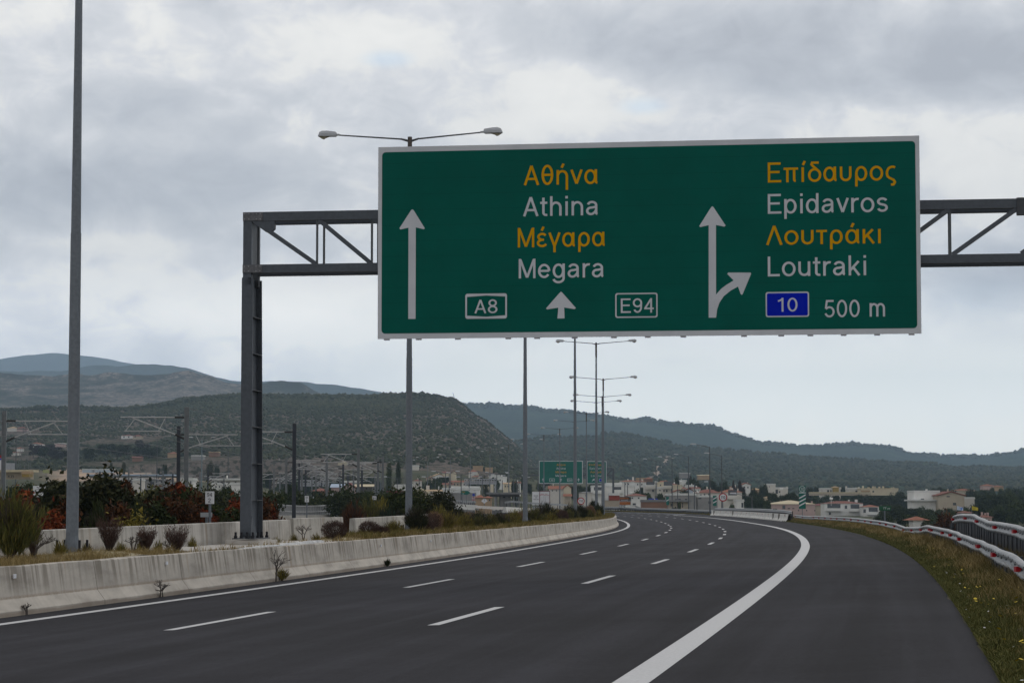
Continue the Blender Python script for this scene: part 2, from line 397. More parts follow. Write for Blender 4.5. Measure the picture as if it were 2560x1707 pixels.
# asphalt: dark, fine grained, faint wheel tracks, with stations as U and offsets as V
def asphalt(name, base):
    m = bpy.data.materials.new(name); m.use_nodes = True; t = NT(m.node_tree); b = t.n['Principled BSDF']
    b.inputs['Roughness'].default_value = 0.95; b.inputs['Specular IOR Level'].default_value = 0.12
    uv = t.node('ShaderNodeUVMap').outputs[0]; sp = t.node('ShaderNodeSeparateXYZ', i_0=uv)
    g = t.node('ShaderNodeNewGeometry').outputs['Position']
    mp = t.node('ShaderNodeMapping'); mp.inputs['Scale'].default_value = (0.025, 1.3, 1); t.put(mp.inputs[0], uv)
    tracks = t.noise(mp.outputs[0], 1.0, 4, 0.55)
    patch = t.noise(g, 0.16, 6, 0.62, 0.6)
    grain = t.noise(g, 60.0, 3, 0.8)
    spk = t.noise(g, 14.0, 8, 0.85)
    v = t.math('ADD', t.math('MULTIPLY', tracks, 0.55), t.math('ADD', t.math('MULTIPLY', patch, 0.50), t.math('ADD', t.math('MULTIPLY', grain, 0.25), t.math('MULTIPLY', spk, 0.75))))
    c = t.ramp(v, [(0.78, tuple(x * 0.60 for x in base)), (1.0, base), (1.22, tuple(x * 1.55 for x in base))])
    n = c.node; n.color_ramp.elements[0].position = .43; n.color_ramp.elements[1].position = .50; n.color_ramp.elements[2].position = .575
    t.put(n.inputs[0], t.math('MULTIPLY', v, 0.488))
    stain = t.math('MULTIPLY', t.step(t.noise(g, .55, 5, .6, 1.5), .60, .70), .22)
    c = t.mix(stain, c, tuple(x * .5 for x in base) + (1,))
    pale = t.math('MULTIPLY', t.step(t.noise(mp.outputs[0], 2.3, 3, .5), .55, .68), .16)
    c = t.mix(pale, c, tuple(x * 2.1 for x in base) + (1,))
    t.put(b.inputs['Base Color'], c)
    bn = t.node('ShaderNodeBump'); bn.inputs['Strength'].default_value = 0.5; bn.inputs['Distance'].default_value = 0.01
    t.put(bn.inputs['Height'], grain); t.l.new(bn.outputs[0], b.inputs['Normal'])
    return m
M_ASPH = asphalt('asphalt', (0.0205, 0.0202, 0.0250))
M_PAINT = mat('road_paint', (0.52, 0.52, 0.53), (0.43, 0.43, 0.44), 26.0, 0.8, 0.15, 60, detail=9)
edge_o = lambda s: float(np.interp(s, [-60, 40, 150, 210, 330, 360, 900], [11.2, 11.45, 11.6, 11.9, 12.1, 13.6, 13.6])) + 0.05 * math.sin(s * .9) + 0.03 * math.sin(s * 2.7)
sh = ribbon('road', M_ASPH, [(-5.05, 0), (-3.9, 0), (0, 0), (3.75, 0), (8, 0), (edge_o, -0.01), (lambda s: edge_o(s) + .06, -0.14)], -78, 900, uv=True, step=1.5)
tag(sh, kind='structure')
# V of the ribbon starts at the median side
def line_strip(name, o, w, s0, s1, step=1.0, label=None):
    f = o if callable(o) else (lambda s: o)
    m = ribbon(name, M_PAINT, [(lambda s: f(s) - w / 2, 0), (lambda s: f(s) + w / 2, 0)], s0, s1, dz=0.004, step=step)
    return m
wide_o = lambda s: float(np.interp(s, [-80, 0, 60, 150, 250, 340, 352, 366, 900], [8.0, 8.1, 8.2, 8.15, 8.1, 8.1, 8.3, 11.6, 11.6]))
for nm, o, w, a, b in (('road_edge_line', -3.91, 0.27, -78, 900), ('road_outer_line', wide_o, 0.34, -78, 900)):
    tag(line_strip(nm, o, w, a, b), kind='structure')
mb = MB()
def dash(o, a, w=0.17, L=6.0):
    f = o if callable(o) else (lambda s: o)
    for k in range(3):
        s0 = a + L * k / 3; s1 = a + L * (k + 1) / 3
        mb.add([R(s0, f(s0) - w / 2, .004), R(s0, f(s0) + w / 2, .004), R(s1, f(s1) + w / 2, .004), R(s1, f(s1) - w / 2, .004)], [(0, 1, 2, 3)])
for n in range(-4, 46):
    dash(0, 18 * n); dash(4.0, 18 * n - 0.43)
    if 18 * n > 345: dash(8.1, 18 * n - 4, 0.2)
tag(mb.build('road_lane_markings', M_PAINT), kind='structure')

# concrete with run-off streaks; U is the station, V the distance up the profile
def concrete(name, base, joint=6.0, streak=0.62):
    m = bpy.data.materials.new(name); m.use_nodes = True; t = NT(m.node_tree); b = t.n['Principled BSDF']
    b.inputs['Roughness'].default_value = 0.9; b.inputs['Specular IOR Level'].default_value = 0.2
    uv = t.node('ShaderNodeUVMap').outputs[0]; sp = t.node('ShaderNodeSeparateXYZ', i_0=uv)
    def mp(a, c, off=0):
        q = t.node('ShaderNodeMapping'); q.inputs['Scale'].default_value = (a, c, 1); q.inputs['Location'].default_value = (off, 0, 0); t.put(q.inputs[0], uv); return q.outputs[0]
    cloud = t.noise(mp(.5, 1.6), 1.2, 6, 0.6, .3)
    st1 = t.noise(mp(5.0, .35), 1.0, 3, 0.55)
    st2 = t.noise(mp(1.1, .25, 9), 1.0, 3, 0.5)
    fine = t.noise(mp(9, 9), 2.0, 6, 0.75)
    c = t.ramp(cloud, [(0.3, tuple(x * .62 for x in base)), (0.5, tuple(x * .9 for x in base)), (0.7, tuple(x * 1.08 for x in base))])
    c = t.mix(t.math('MULTIPLY', t.step(fine, .45, .75), .25), c, (base[0] * .6, base[1] * .56, base[2] * .52, 1))
    dark = t.math('MULTIPLY', t.step(st1, 0.42, 0.58), t.step(st2, 0.36, 0.54))
    up = t.step(sp.outputs[1], 0.25, 0.80)
    dark = t.math('MULTIPLY', dark, t.math('ADD', 0.15, t.math('MULTIPLY', up, 0.85)))
    c = t.mix(t.math('MULTIPLY', dark, streak), c, (base[0] * .24, base[1] * .215, base[2] * .18, 1))
    rust = t.math('MULTIPLY', t.step(t.noise(mp(3.1, .3, 4), 1, 2, .5), .62, .72), .35)
    c = t.mix(rust, c, (base[0] * .62, base[1] * .47, base[2] * .34, 1))
    scuff = t.math('MULTIPLY', t.step(t.noise(mp(.9, 6.0, 30), 1.3, 5, .7, 1.2), .6, .75), .3)
    c = t.mix(scuff, c, (base[0] * .4, base[1] * .4, base[2] * .42, 1))
    band = t.math('MULTIPLY', t.math('MULTIPLY', t.step(sp.outputs[1], .33, .36), t.step(sp.outputs[1], .42, .37)), t.math('MULTIPLY', t.step(fine, .3, .6), .55))
    if joint: c = t.mix(band, c, (base[0] * .5, base[1] * .38, base[2] * .28, 1))
    foot = t.math('MULTIPLY', t.step(t.math('ADD', sp.outputs[1], t.math('MULTIPLY', cloud, .12)), .17, .10), .6)
    if joint: c = t.mix(foot, c, (base[0] * .45, base[1] * .38, base[2] * .32, 1))
    if joint:
        fr = t.math('FRACT', t.math('ADD', t.math('DIVIDE', sp.outputs[0], joint), t.math('MULTIPLY', fine, .004)))
        jn = t.math('LESS_THAN', fr, 0.006)
        c = t.mix(t.math('MULTIPLY', jn, .75), c, (base[0] * .2, base[1] * .19, base[2] * .17, 1))
    t.put(b.inputs['Base Color'], c)
    bn = t.node('ShaderNodeBump'); bn.inputs['Strength'].default_value = 0.4; bn.inputs['Distance'].default_value = 0.01
    t.put(bn.inputs['Height'], fine); t.l.new(bn.outputs[0], b.inputs['Normal'])
    return m
M_CONC = concrete('barrier_concrete', (0.50, 0.462, 0.412))
M_CONC2 = concrete('rear_wall_concrete', (0.50, 0.475, 0.44), joint=0, streak=.4)
M_WHITEC = concrete('white_barrier_concrete', (0.62, 0.61, 0.58), joint=0, streak=.35)
M_SLAB = mat('slab_concrete', (0.50, 0.475, 0.44), (0.36, 0.33, 0.30), 1.4, 0.9, .3, detail=8)

# median barrier facing the carriageway
wv = lambda s, a: 0.008 * math.sin(s * 1.3 + a) + 0.006 * math.sin(s * .37 + a * 2)
prof = [(-4.92, 0.0), (-4.925, 0.09), (-5.08, 0.30), (-5.17, lambda s: .868 + wv(s, 0)), (-5.19, lambda s: .885 + wv(s, 0)), (-5.36, lambda s: .885 + wv(s, 1)), (-5.40, .55)]
mb_o = ribbon('median_barrier', M_CONC, prof, -70, 860, step=1.5, uv=True, smooth=False)
tag(mb_o, 'long stained concrete safety barrier along the inner edge of the carriageway', 'barrier')
mb = MB()   # reflector plates on its face
root_b = mb_o
M_PLATE = mat('reflector_plate', (0.75, 0.76, 0.8), (0.6, 0.6, 0.65), 8, .4)
for u in (31, 413, 950, 1075):
    s = s_at(u, -5.13)
    if s is None: continue
    p = R(s, -5.10, .70 if u < 900 else .66); q = MB(); a = head(s)
    q.box(p, (.02, .13, .075), -a)
    q.build('reflector', M_PLATE, mb_o)

# soil of the median, higher than the road
M_SOIL = mat('dry_grass_soil', (0.13, 0.105, 0.045), (0.21, 0.17, 0.085), 1.6, .95, .8, 20, detail=9, c3=(0.30, 0.26, 0.17))
md = lambda s: .865 - .17 * max(0, min(1, (s - 19) / 2)) * max(0, min(1, (43 - s) / 2)) + .04 * math.sin(s * .5) + .03 * math.sin(s * 1.7)
tag(ribbon('median_ground', M_SOIL, [(-5.37, lambda s: md(s) - .02), (-5.9, lambda s: md(s) + .06), (-6.6, lambda s: md(s) + .10), (-7.45, lambda s: md(s) + .06)], -70, 860, step=1.0), kind='structure')

# rear median wall (carries on as other wall lengths further off)
def wall_ribbon(name, o, s0, s1, zt0, zt1, zb, th=.2, mt=None):
    m = MB(); m.uv = []
    n = max(2, int((s1 - s0) / 1.5) + 1)
    for i in range(n):
        s = s0 + (s1 - s0) * i / (n - 1); zt = zt0 + (zt1 - zt0) * i / (n - 1)
        for (oo, z, uvv) in ((o + .09, zb, 0), (o, zt - .01, zt - zb), (o - .02, zt, zt - zb + .02), (o - th, zt, zt - zb + .2), (o - th - .06, zb, 2)):
            p = R(s, oo, 0); m.v.append((p.x, p.y, z)); m.uv.append((s, uvv))
    for i in range(n - 1):
        for j in range(4):
            a = i * 5 + j; m.f.append((a, a + 1, a + 6, a + 5)); m.mi.append(0)
    m.f += [(0, 1, 2, 3, 4), tuple((n - 1) * 5 + q for q in (4, 3, 2, 1, 0))]; m.mi += [0, 0]
    return m.build(name, mt or M_CONC2)
tag(wall_ribbon('rear_median_wall', -7.45, -30, 38.5, -.72, -.47, -1.6), 'pale concrete wall behind the lamp posts and the gantry foot', 'wall')
tag(wall_ribbon('median_wall', -7.62, 39.6, 47.4, -.44, -.44, -1.6), 'short pale concrete wall length with a square end beside the round brown shrub', 'wall')
tag(wall_ribbon('low_median_wall', -7.6, 49.5, 66, -.50, -.42, -1.6), 'low concrete ledge seen as a thin white line behind the brown shrubs', 'wall')
tag(wall_ribbon('distant_median_wall', -7.6, 68, 840, -.60, -.95, -1.6), 'distant stretch of median wall behind the far shrubs', 'wall')
# ------------------------------------------------------------------ sign gantry over the carriageway
def galv(name, base, rough=.5, metal=.35, sc=9.0):
    m = mat(name, base, tuple(x * .78 for x in base), sc, rough, .15, 60, metal=metal, detail=8, spec=.4)
    return m
M_STEEL = galv('gantry_steel', (0.072, 0.082, 0.098))
M_STEELD = galv('gantry_plate_steel', (0.052, 0.056, 0.064))
M_POLE = galv('galvanised_pole', (0.150, 0.168, 0.192), .5, .3, 14.0)
M_POLE2 = galv('weathered_pole', (0.085, 0.092, 0.10), .55, .3, 10.0)
M_BOLT = mat('dark_bolt', (0.02, 0.02, 0.025), None, 5, .5, metal=.5)
M_SGREEN = mat('sign_green', (0.0006, 0.094, 0.071), (0.0004, 0.080, 0.060), .6, .45, detail=9, spec=.04)
M_SWHITE = mat('sign_white', (0.55, 0.56, 0.59), (0.49, 0.50, 0.53), 1.1, .5, detail=9, spec=.04)
M_SYEL = mat('sign_yellow', (0.60, 0.30, 0.0), (0.54, 0.27, 0.0), 1.1, .5, spec=.04)
M_SBLUE = mat('sign_blue', (0.0, 0.012, 0.42), (0.0, 0.01, 0.36), 1.1, .5, spec=.04)
M_BACK = mat('sign_frame_grey', (0.36, 0.36, 0.38), (0.30, 0.30, 0.32), 1.5, .5, metal=.2)

GTH = 0.143
GT = Vector((math.cos(GTH), -math.sin(GTH), 0)); GN = Vector((math.sin(GTH), math.cos(GTH), 0))
GB = P(613.5, 1345, 65.0); GZ = P(613.5, 1347, 65.0).z
GB.z = GZ
gan = empty('sign_gantry', GB, -GTH)
tag(gan, 'dark steel truss gantry on a flanged column beside the carriageway, carrying the large green board', 'sign gantry')
def gz(v, Yv=64.8): return P(620, v, Yv).z - GZ
zc0 = gz(692); zl0, zl1 = gz(681), gz(660); zt0, zt1 = gz(551), gz(528.6)
# lower column: two flanges, web and stiffeners
m = MB()
def colz(z, a0, a1): return a0 + (a1 - a0) * z / zc0
m.box((0, .015, zc0 / 2 + .02), (.31, .03, zc0 - .04)); m.build('front_flange', M_STEEL, gan)
m = MB(); m.add([(-.15, 1.30, .03), (.15, 1.30, .03), (.15, 1.00, zc0), (-.15, 1.00, zc0), (-.15, 1.33, .03), (.15, 1.33, .03), (.15, 1.03, zc0), (-.15, 1.03, zc0)],
      [(0,1,2,3),(7,6,5,4),(0,4,5,1),(1,5,6,2),(2,6,7,3),(3,7,4,0)]); m.build('rear_flange', M_STEEL, gan)
m = MB(); m.add([(-.012, .03, .03), (-.012, 1.30, .03), (-.012, 1.00, zc0), (-.012, .03, zc0), (.012, .03, .03), (.012, 1.30, .03), (.012, 1.00, zc0), (.012, .03, zc0)],
      [(0,3,2,1),(4,5,6,7),(0,1,5,4),(1,2,6,5),(2,3,7,6),(3,0,4,7)]); m.build('web', M_STEEL, gan)
for z in np.arange(1.05, zc0 - .4, 1.0):
    m = MB(); dd = colz(z, 1.30, 1.0)
    m.box((.08, .03 + (dd - .03) / 2, z), (.135, dd - .04, .018)); m.box((-.08, .03 + (dd - .03) / 2, z), (.135, dd - .04, .018))
    m.build('stiffener', M_STEELD, gan)
    m = MB()
    m.prism([(.03, z + .02), (.03, z + .52), (.10, z + .42), (.13, z + .3), (.20, z + .02)], .08, .095, axes=(1, 2, 0)); m.build('gusset', M_STEEL, gan)
m = MB(); m.prism([(.10, .05), (.9, .05), (.25, .62)], .10, .115, axes=(1, 2, 0)); m.build('foot_gusset', M_STEEL, gan)
m = MB(); m.box((0, .65, .015), (.62, 1.75, .03)); m.build('base_plate', M_STEELD, gan)
for x in (-.24, -.08, .08, .24):
    m = MB(); m.tube((x, -.13, .0), (x, -.13, .19), .032, n=8); m.tube((x, -.13, .03), (x, -.13, .09), .05, n=6); m.build('anchor_bolt', M_BOLT, gan)
for x, y in ((.24, .45), (.24, .85), (.24, 1.42), (-.24, 1.42), (.05, 1.42)):
    m = MB(); m.tube((x, y, .0), (x, y, .19), .032, n=8); m.tube((x, y, .03), (x, y, .09), .05, n=6); m.build('anchor_bolt', M_BOLT, gan)
# upper column: pair of boxes joined by plates
m = MB(); m.box((-.01, .10, (zc0 + zt1) / 2 - .1), (.235, .20, zt1 - zc0 + .2 - .01)); m.build('upper_post', M_STEEL, gan)
m = MB(); m.box((-.01, .90, (zc0 + zt1) / 2 - .1), (.235, .16, zt1 - zc0 + .19 - .01)); m.build('upper_post', M_STEELD, gan)
m = MB(); m.box((.02, .5, (zl1 + zt0) / 2), (.12, .63, zt0 - zl1 - .02)); m.build('post_web', M_STEELD, gan)
XE = 25.0
TD = .86
for (z0, z1) in ((zl0, zl1), (zt0, zt1)):
    for y in (-.012, TD):
        m = MB(); m.box(((.115 + XE) / 2 - .12, y + .1, (z0 + z1) / 2), (XE - .12 + .26, .20, z1 - z0)); m.build('chord', M_STEEL, gan)
M_SCUFF = mat('scuffed_splice_steel', (0.085, 0.085, 0.09), (0.14, 0.14, 0.15), 14, .6, detail=9)
for (z0, z1) in ((zl0, zl1), (zt0, zt1)):
    m = MB(); m.box((.145, -.022, (z0 + z1) / 2), (.55, .02, z1 - z0 - .015)); sp = m.build('splice_plate', M_SCUFF, gan)
    for x in (-.08, .04, .25, .36):
        for z in (z0 + .05, z1 - .05):
            b = MB(); b.tube((x, -.033, z), (x, -.05, z), .014, n=6); b.build('bolt', M_BACK, sp)
px = lambda u: (P(u, 600, 64.5) - GB).dot(GT)
def lx(u, v=600, yl=0.0):
    """distance along the truss of the picture column u"""
    r = ray(u, v); o = GB + GN * yl
    t = o.dot(GN) / r.dot(GN); return (r * t - GB).dot(GT)
vx = [lx(792), lx(929)]; pan = vx[1] - vx[0]
xr = lx(2376); xj = lx(2548)
xs = list(vx)
nmid = max(1, round((xr - vx[1]) / 1.75))
xs += [vx[1] + (xr - vx[1]) * i / nmid for i in range(1, nmid + 1)] + [xj, xj + 1.75, xj + 3.5, xj + 5.25]
for x in xs:
    if x < XE - .2 and abs(x - xj) > .01:
        for y in (.03, TD + .02):
            m = MB(); m.box((x, y + .02, (zl1 + zt0) / 2), (.055, .05, zt0 - zl1 + .01)); m.build('truss_post', M_POLE2, gan)
mid = (vx[1] + xr) / 2
for i, x in enumerate(xs):
    pr = xs[i - 1] if i else .14
    m = MB()
    if x <= mid: a, b = (pr + .05, 0, zt0 - .0), (x - .03, 0, zl1)
    else: a, b = (pr + .05, 0, zl1), (x - .02, 0, zt0)
    if x > XE: continue
    a = Vector(a); b = Vector(b)
    m.bar((a.x, .06, a.z), (b.x, .06, b.z), .10, .115); m.build('diagonal_brace', M_STEEL, gan)
    m = MB(); m.bar((a.x + .02, .93, a.z), (b.x, .93, b.z), .09, .10)
m = MB(); m.prism([(.2, zt0 + .01), (.75, zt0 + .01), (.75, zt0 - .22), (.62, zt0 - .34), (.5, zt0 - .3), (.12, zt0 - .02)], .0, .16, axes=(0, 2, 1)); m.build('corner_gusset', M_STEEL, gan)
m = MB(); m.box((xj + .12, .08, (zt0 + zt1) / 2 - .08), (.34, .26, zt1 - zt0 + .2)); m.build('joint_box', M_STEELD, gan)
m = MB(); m.box((XE - .1, .5, (zt1) / 2 - 1.2), (.3, .3, zt1 + 2.4)); m.build('outer_post', M_STEEL, gan)

# the board, on a plane in front of the truss
BO = P(944, 843, 64.2)
def plane(u, v, org=BO, nn=GN, tt=GT):
    r = ray(u, v); t = org.dot(nn) / r.dot(nn); q = r * t - org
    return q.dot(tt), q.z
bw = (plane(2301, 838)[0] + plane(2301, 344)[0]) / 2
bh = (plane(944, 364)[1] + plane(2301, 344)[1]) / 2; b0 = plane(2301, 838)[1] / 2
board = empty('direction_sign', BO, -GTH)
tag(board, 'huge green overhead board reading Athina, Megara, Epidavros and Loutraki with white arrows', 'road sign')
def rrect(x0, x1, z0, z1, r, n=6):
    pts = []
    for cx, cz, a in ((x1 - r, z0 + r, -90), (x1 - r, z1 - r, 0), (x0 + r, z1 - r, 90), (x0 + r, z0 + r, 180)):
        for i in range(n + 1):
            t = math.radians(a + 90 * i / n); pts.append((cx + r * math.cos(t), cz + r * math.sin(t)))
    return pts
m = MB(); m.box((bw / 2, .03, (b0 + bh) / 2), (bw, .06, bh - b0)); m.build('backing_panel', M_SWHITE, board)
gx0, gz0 = plane(953.8, 834); gx1, gz1 = bw - gx0, None
gz1 = bh - (gz0 - b0)
m = MB(); m.prism(rrect(gx0, gx1, gz0, gz1, .10), -.006, .002); m.build('green_panel', M_SGREEN, board)
for zz_ in np.arange(gz0 + .4, gz1 - .1, .42):
    m = MB(); m.box(((gx0 + gx1) / 2, -.0062, zz_), (gx1 - gx0 - .06, .0016, .008)); m.build('panel_seam', mat('sign_seam', (0.0006, 0.066, 0.050), None, 1, .7, spec=.04), board)
def flat(name, poly, y, mt, parent, th=.003):
    q = MB(); q.prism(poly, y - th, y); return q.build(name, mt, parent)
Z1 = lambda x, z: plane(920 + x / 2.9583, 330 + z / 2.9583)
Z2 = lambda x, z: plane(1600 + x / 2.9583, 330 + z / 2.9583)
def word(txt, zf, x0, x1, top, base, mt, ref='E', bold=0.0, parent=board):
    a = zf(x0, (top + base) / 2)[0]; b = zf(x1, (top + base) / 2)[0]
    zt = zf((x0 + x1) / 2, top)[1]; zb = zf((x0 + x1) / 2, base)[1]
    vs, fs = text_mesh(txt, a, b, zb, zt, ref, -.0105, bold=bold)
    q = MB(); q.add(vs, fs); return q.build('lettering', mt, parent)
word('Αθήνα', Z1, 1152, 1698, 243, 390, M_SYEL)
word('Athina', Z1, 1147, 1700, 475, 620, M_SWHITE)
word('Μέγαρα', Z1, 1108, 1752, 705, 850, M_SYEL)
word('Megara', Z1, 1115, 1742, 935, 1079, M_SWHITE)
word('Επίδαυρος', Z2, 945, 1895, 218, 367, M_SYEL)
word('Epidavros', Z2, 945, 1833, 452, 599, M_SWHITE)
word('Λουτράκι', Z2, 932, 1780, 685, 830, M_SYEL)
word('Loutraki', Z2, 945, 1672, 917, 1064, M_SWHITE)
word('500', Z2, 1365, 1625, 1241, 1370, M_SWHITE); word('m', Z2, 1698, 1812, 1228, 1365, M_SWHITE)
def frame(name, zf, x0, x1, z0, z1, t, mt, r=.06):
    a, c = zf(x0, z1); b, e = zf(x1, z0); pts = rrect(a, b, c, e, r); inn = rrect(a + t, b - t, c + t, e - t, max(.01, r - t / 2)); n = len(pts)
    q = MB(); vs = [(x, -.0095, z) for x, z in pts] + [(x, -.0095, z) for x, z in inn] + [(x, -.006, z) for x, z in pts] + [(x, -.006, z) for x, z in inn]
    fs = [(i, (i + 1) % n, n + (i + 1) % n, n + i) for i in range(n)] + [(i, 2 * n + i, 2 * n + (i + 1) % n, (i + 1) % n) for i in range(n)] + [(n + i, n + (i + 1) % n, 3 * n + (i + 1) % n, 3 * n + i) for i in range(n)]
    q.add(vs, fs); return q.build(name, mt, board), (a, b, c, e)
f1, (a, b, c, e) = frame('route_shield', Z1, 720, 1028, 1193, 1382, .045, M_SWHITE)
q = MB()      # the shallow pointed infill of the motorway shield, top and bottom
for zz, sg in ((e - .04, -1), (c + .04, 1)):
    q.prism([(a + .04, zz), (b - .04, zz), (b - .04, zz + sg * .045), ((a + b) / 2, zz + sg * .012), (a + .04, zz + sg * .045)], -.0098, -.0092)
q.build('shield_infill', M_SWHITE, board)
word('A8', Z1, 788, 958, 1238, 1340, M_SWHITE)
frame('route_shield', lambda x, z: plane(x, z), 1538.3, 1643.9, 731.6, 794.8, .035, M_SWHITE)
word('E94', lambda x, z: plane(x, z), 1552.1, 1634.5, 745.8, 781.9, M_SWHITE)
a, c = Z2(930, 1370); b, e = Z2(1250, 1180)
flat('route_patch', rrect(a, b, c, e, .06), -.0062, M_SWHITE, board)
flat('route_patch_field', rrect(a + .035, b - .035, c + .035, e - .035, .04), -.0094, M_SBLUE, board)
vs, fs = text_mesh('10', Z2(1018, 1270)[0], Z2(1165, 1270)[0], Z2(1100, 1328)[1], Z2(1100, 1226)[1], '1', -.0135); q = MB(); q.add(vs, fs); q.build('lettering', M_SWHITE, board)
def poly(zf, pts): return [zf(*p) for p in pts]
flat('arrow', poly(Z1, [(298,1382),(352,1382),(354,706),(412,720),(421,714),(337,578),(328,573),(320,578),(233,712),(240,722),(300,708)]), -.0065, M_SWHITE, board)
flat('arrow', poly(Z1, [(1401,1379),(1454,1378),(1451,1298),(1528,1310),(1538,1302),(1437,1188),(1428,1181),(1419,1188),(1317,1304),(1325,1312),(1408,1299)]), -.0065, M_SWHITE, board)
flat('arrow', poly(Z2, [(508,1373),(563,1373),(562,688),(624,701),(633,692),(543,556),(535,550),(527,556),(438,697),(446,704),(508,690)]), -.0065, M_SWHITE, board)
flat('arrow', poly(Z2, [(564,1373),(571,1310),(588,1262),(620,1214),(672,1172),(725,1143),(744,1196),(753,1205),(760,1198),(822,1048),(818,1040),(652,1040),(645,1050),(693,1098),(640,1130),(600,1160),(562,1203)]), -.0068, M_SWHITE, board)
for u in (966, 1046, 1144, 1270, 1342, 1436, 1534, 1619, 1708, 1860, 1953, 2026, 2109, 2193, 2279):
    x = plane(u, 843)[0]; q = MB(); q.box((x, .06, b0 - .018), (.15, .09, .036)); q.build('bottom_clip', M_BACK, board)
for x in np.linspace(.8, bw - .8, 8):
    q = MB(); q.box((x, .12, (b0 + bh) / 2), (.08, .12, bh - b0 - .3)); q.build('rear_rib', M_BACK, board)

# concrete slab and pedestal under the column
ped = empty('gantry_foundation', (GB.x, GB.y, GZ - .03), -GTH)
tag(ped, 'pale concrete slab and pedestal under the foot of the gantry column', 'foundation')
m = MB(); m.box((.02, .62, -.055), (.92, 2.1, .11)); m.build('pedestal', M_SLAB, ped)
sl = []
m = MB()
s1a, s1b = s_at(455, -6.3), s_at(800, -6.0)
def SLP(s, o, z): p = R(s, o); return (p.x, p.y, z)
zz = GZ - .145
outl = [(s1a + 1.0, -7.3), (s1a, -6.7), (s1a - 1.5, -5.75), (s1a + 6, -5.42), (s1b, -5.42), (s1b + 1, -6.4), (s1b - 1, -7.3)]
tp = [SLP(s, o, zz) for s, o in outl]; bt = [(x, y, zz - .28) for x, y, z in tp]; n = len(tp)
m.add(tp + bt, [tuple(range(n))] + [(i, i + n, (i + 1) % n + n, (i + 1) % n) for i in range(n)])
so = m.build('slab', M_SLAB, None); so.parent = ped; so.matrix_parent_inverse = (Matrix.Translation(ped.location) @ Matrix.Rotation(-GTH, 4, 'Z')).inverted()
m = MB(); cs0, cs1 = s_at(600, -5.35), s_at(805, -5.3)
nn = 30; rnd = random.Random(4)
for i in range(nn):
    s = cs0 + (cs1 - cs0) * i / (nn - 1); h = (.03 + .06 * i / nn) * rnd.uniform(.6, 1.2); w = .10 + .12 * i / nn
    for o, z in ((-5.25, .885), (-5.26, .885 + h), (-5.3 - w, .885 + h * .8), (-5.34 - w, .86)): m.v.append(tuple(R(s, o, z)))
for i in range(nn - 1):
    for j in range(3): a = i * 4 + j; m.f.append((a, a + 1, a + 5, a + 4)); m.mi.append(0)
m.f.append((0, 1, 2, 3)); m.f.append(tuple((nn - 1) * 4 + q for q in (3, 2, 1, 0))); m.mi += [0, 0]
M_CAP = mat('white_mortar', (0.72, 0.73, 0.74), (0.5, 0.5, 0.5), 5, .9, .5)
wo = m.build('mortar_strip', M_CAP, None); wo.parent = ped; wo.matrix_parent_inverse = so.matrix_parent_inverse.copy()

# ------------------------------------------------------------------ lamp posts
M_LAMPB = mat('lamp_housing', (0.42, 0.43, 0.46), (0.36, 0.37, 0.39), 3, .45)
M_GLASS = mat('lamp_bowl', (0.40, 0.36, 0.27), (0.30, 0.27, 0.2), 5, .2, spec=.6)
M_RUST = mat('pole_top_rust', (0.10, 0.075, 0.06), (0.05, 0.045, 0.045), 12, .7)
def lamp_head(root, p, dirn, up):
    """cobra head whose neck is at p, reaching along dirn"""
    a = Vector(dirn).normalized(); b = Vector((0, 1, 0)); c = a.cross(b)
    if c.z < 0: c = -c
    def T(x, y, z): return p + a * x + b * y + c * z
    m = MB(); m.tube(T(-.14, 0, .02), T(.03, 0, .02), .035, .045, 8)
    secs = [(0, .10, -.03, .10), (.05, .12, -.05, .13), (.35, .15, -.06, .15), (.55, .15, -.07, .14), (.66, .12, -.08, .09), (.71, .05, -.08, -.03)]
    vs = []
    for x, w, z0, z1 in secs:
        for (yy, zz) in ((-w, z0), (-w, (z0 + z1) / 2), (-w * .6, z1), (w * .6, z1), (w, (z0 + z1) / 2), (w, z0)): vs.append(T(x, yy, zz))
    n = len(m.v); fs = []
    for i in range(len(secs) - 1):
        for j in range(6): k = (j + 1) % 6; fs.append((i * 6 + j, i * 6 + k, i * 6 + 6 + k, i * 6 + 6 + j))
    fs += [tuple(range(6)), tuple(range(35, 29, -1))]
    m.add(vs, fs); h = m.build('lamp_head', M_LAMPB, root)
    g = MB(); vs = []
    for x, w, z in ((.28, .11, -.075), (.40, .10, -.12), (.48, .05, -.185), (.56, .06, -.16), (.69, .05, -.085)):
        for yy in (-w, -w * .5, w * .5, w): vs.append(T(x, yy, z if abs(yy) < w else -.07))
    fs = [(i * 4 + j, i * 4 + j + 1, i * 4 + j + 5, i * 4 + j + 4) for i in range(4) for j in range(3)] + [(0, 1, 2, 3), (16, 17, 18, 19)]
    g.add(vs, fs); g.build('bowl', M_GLASS, h)
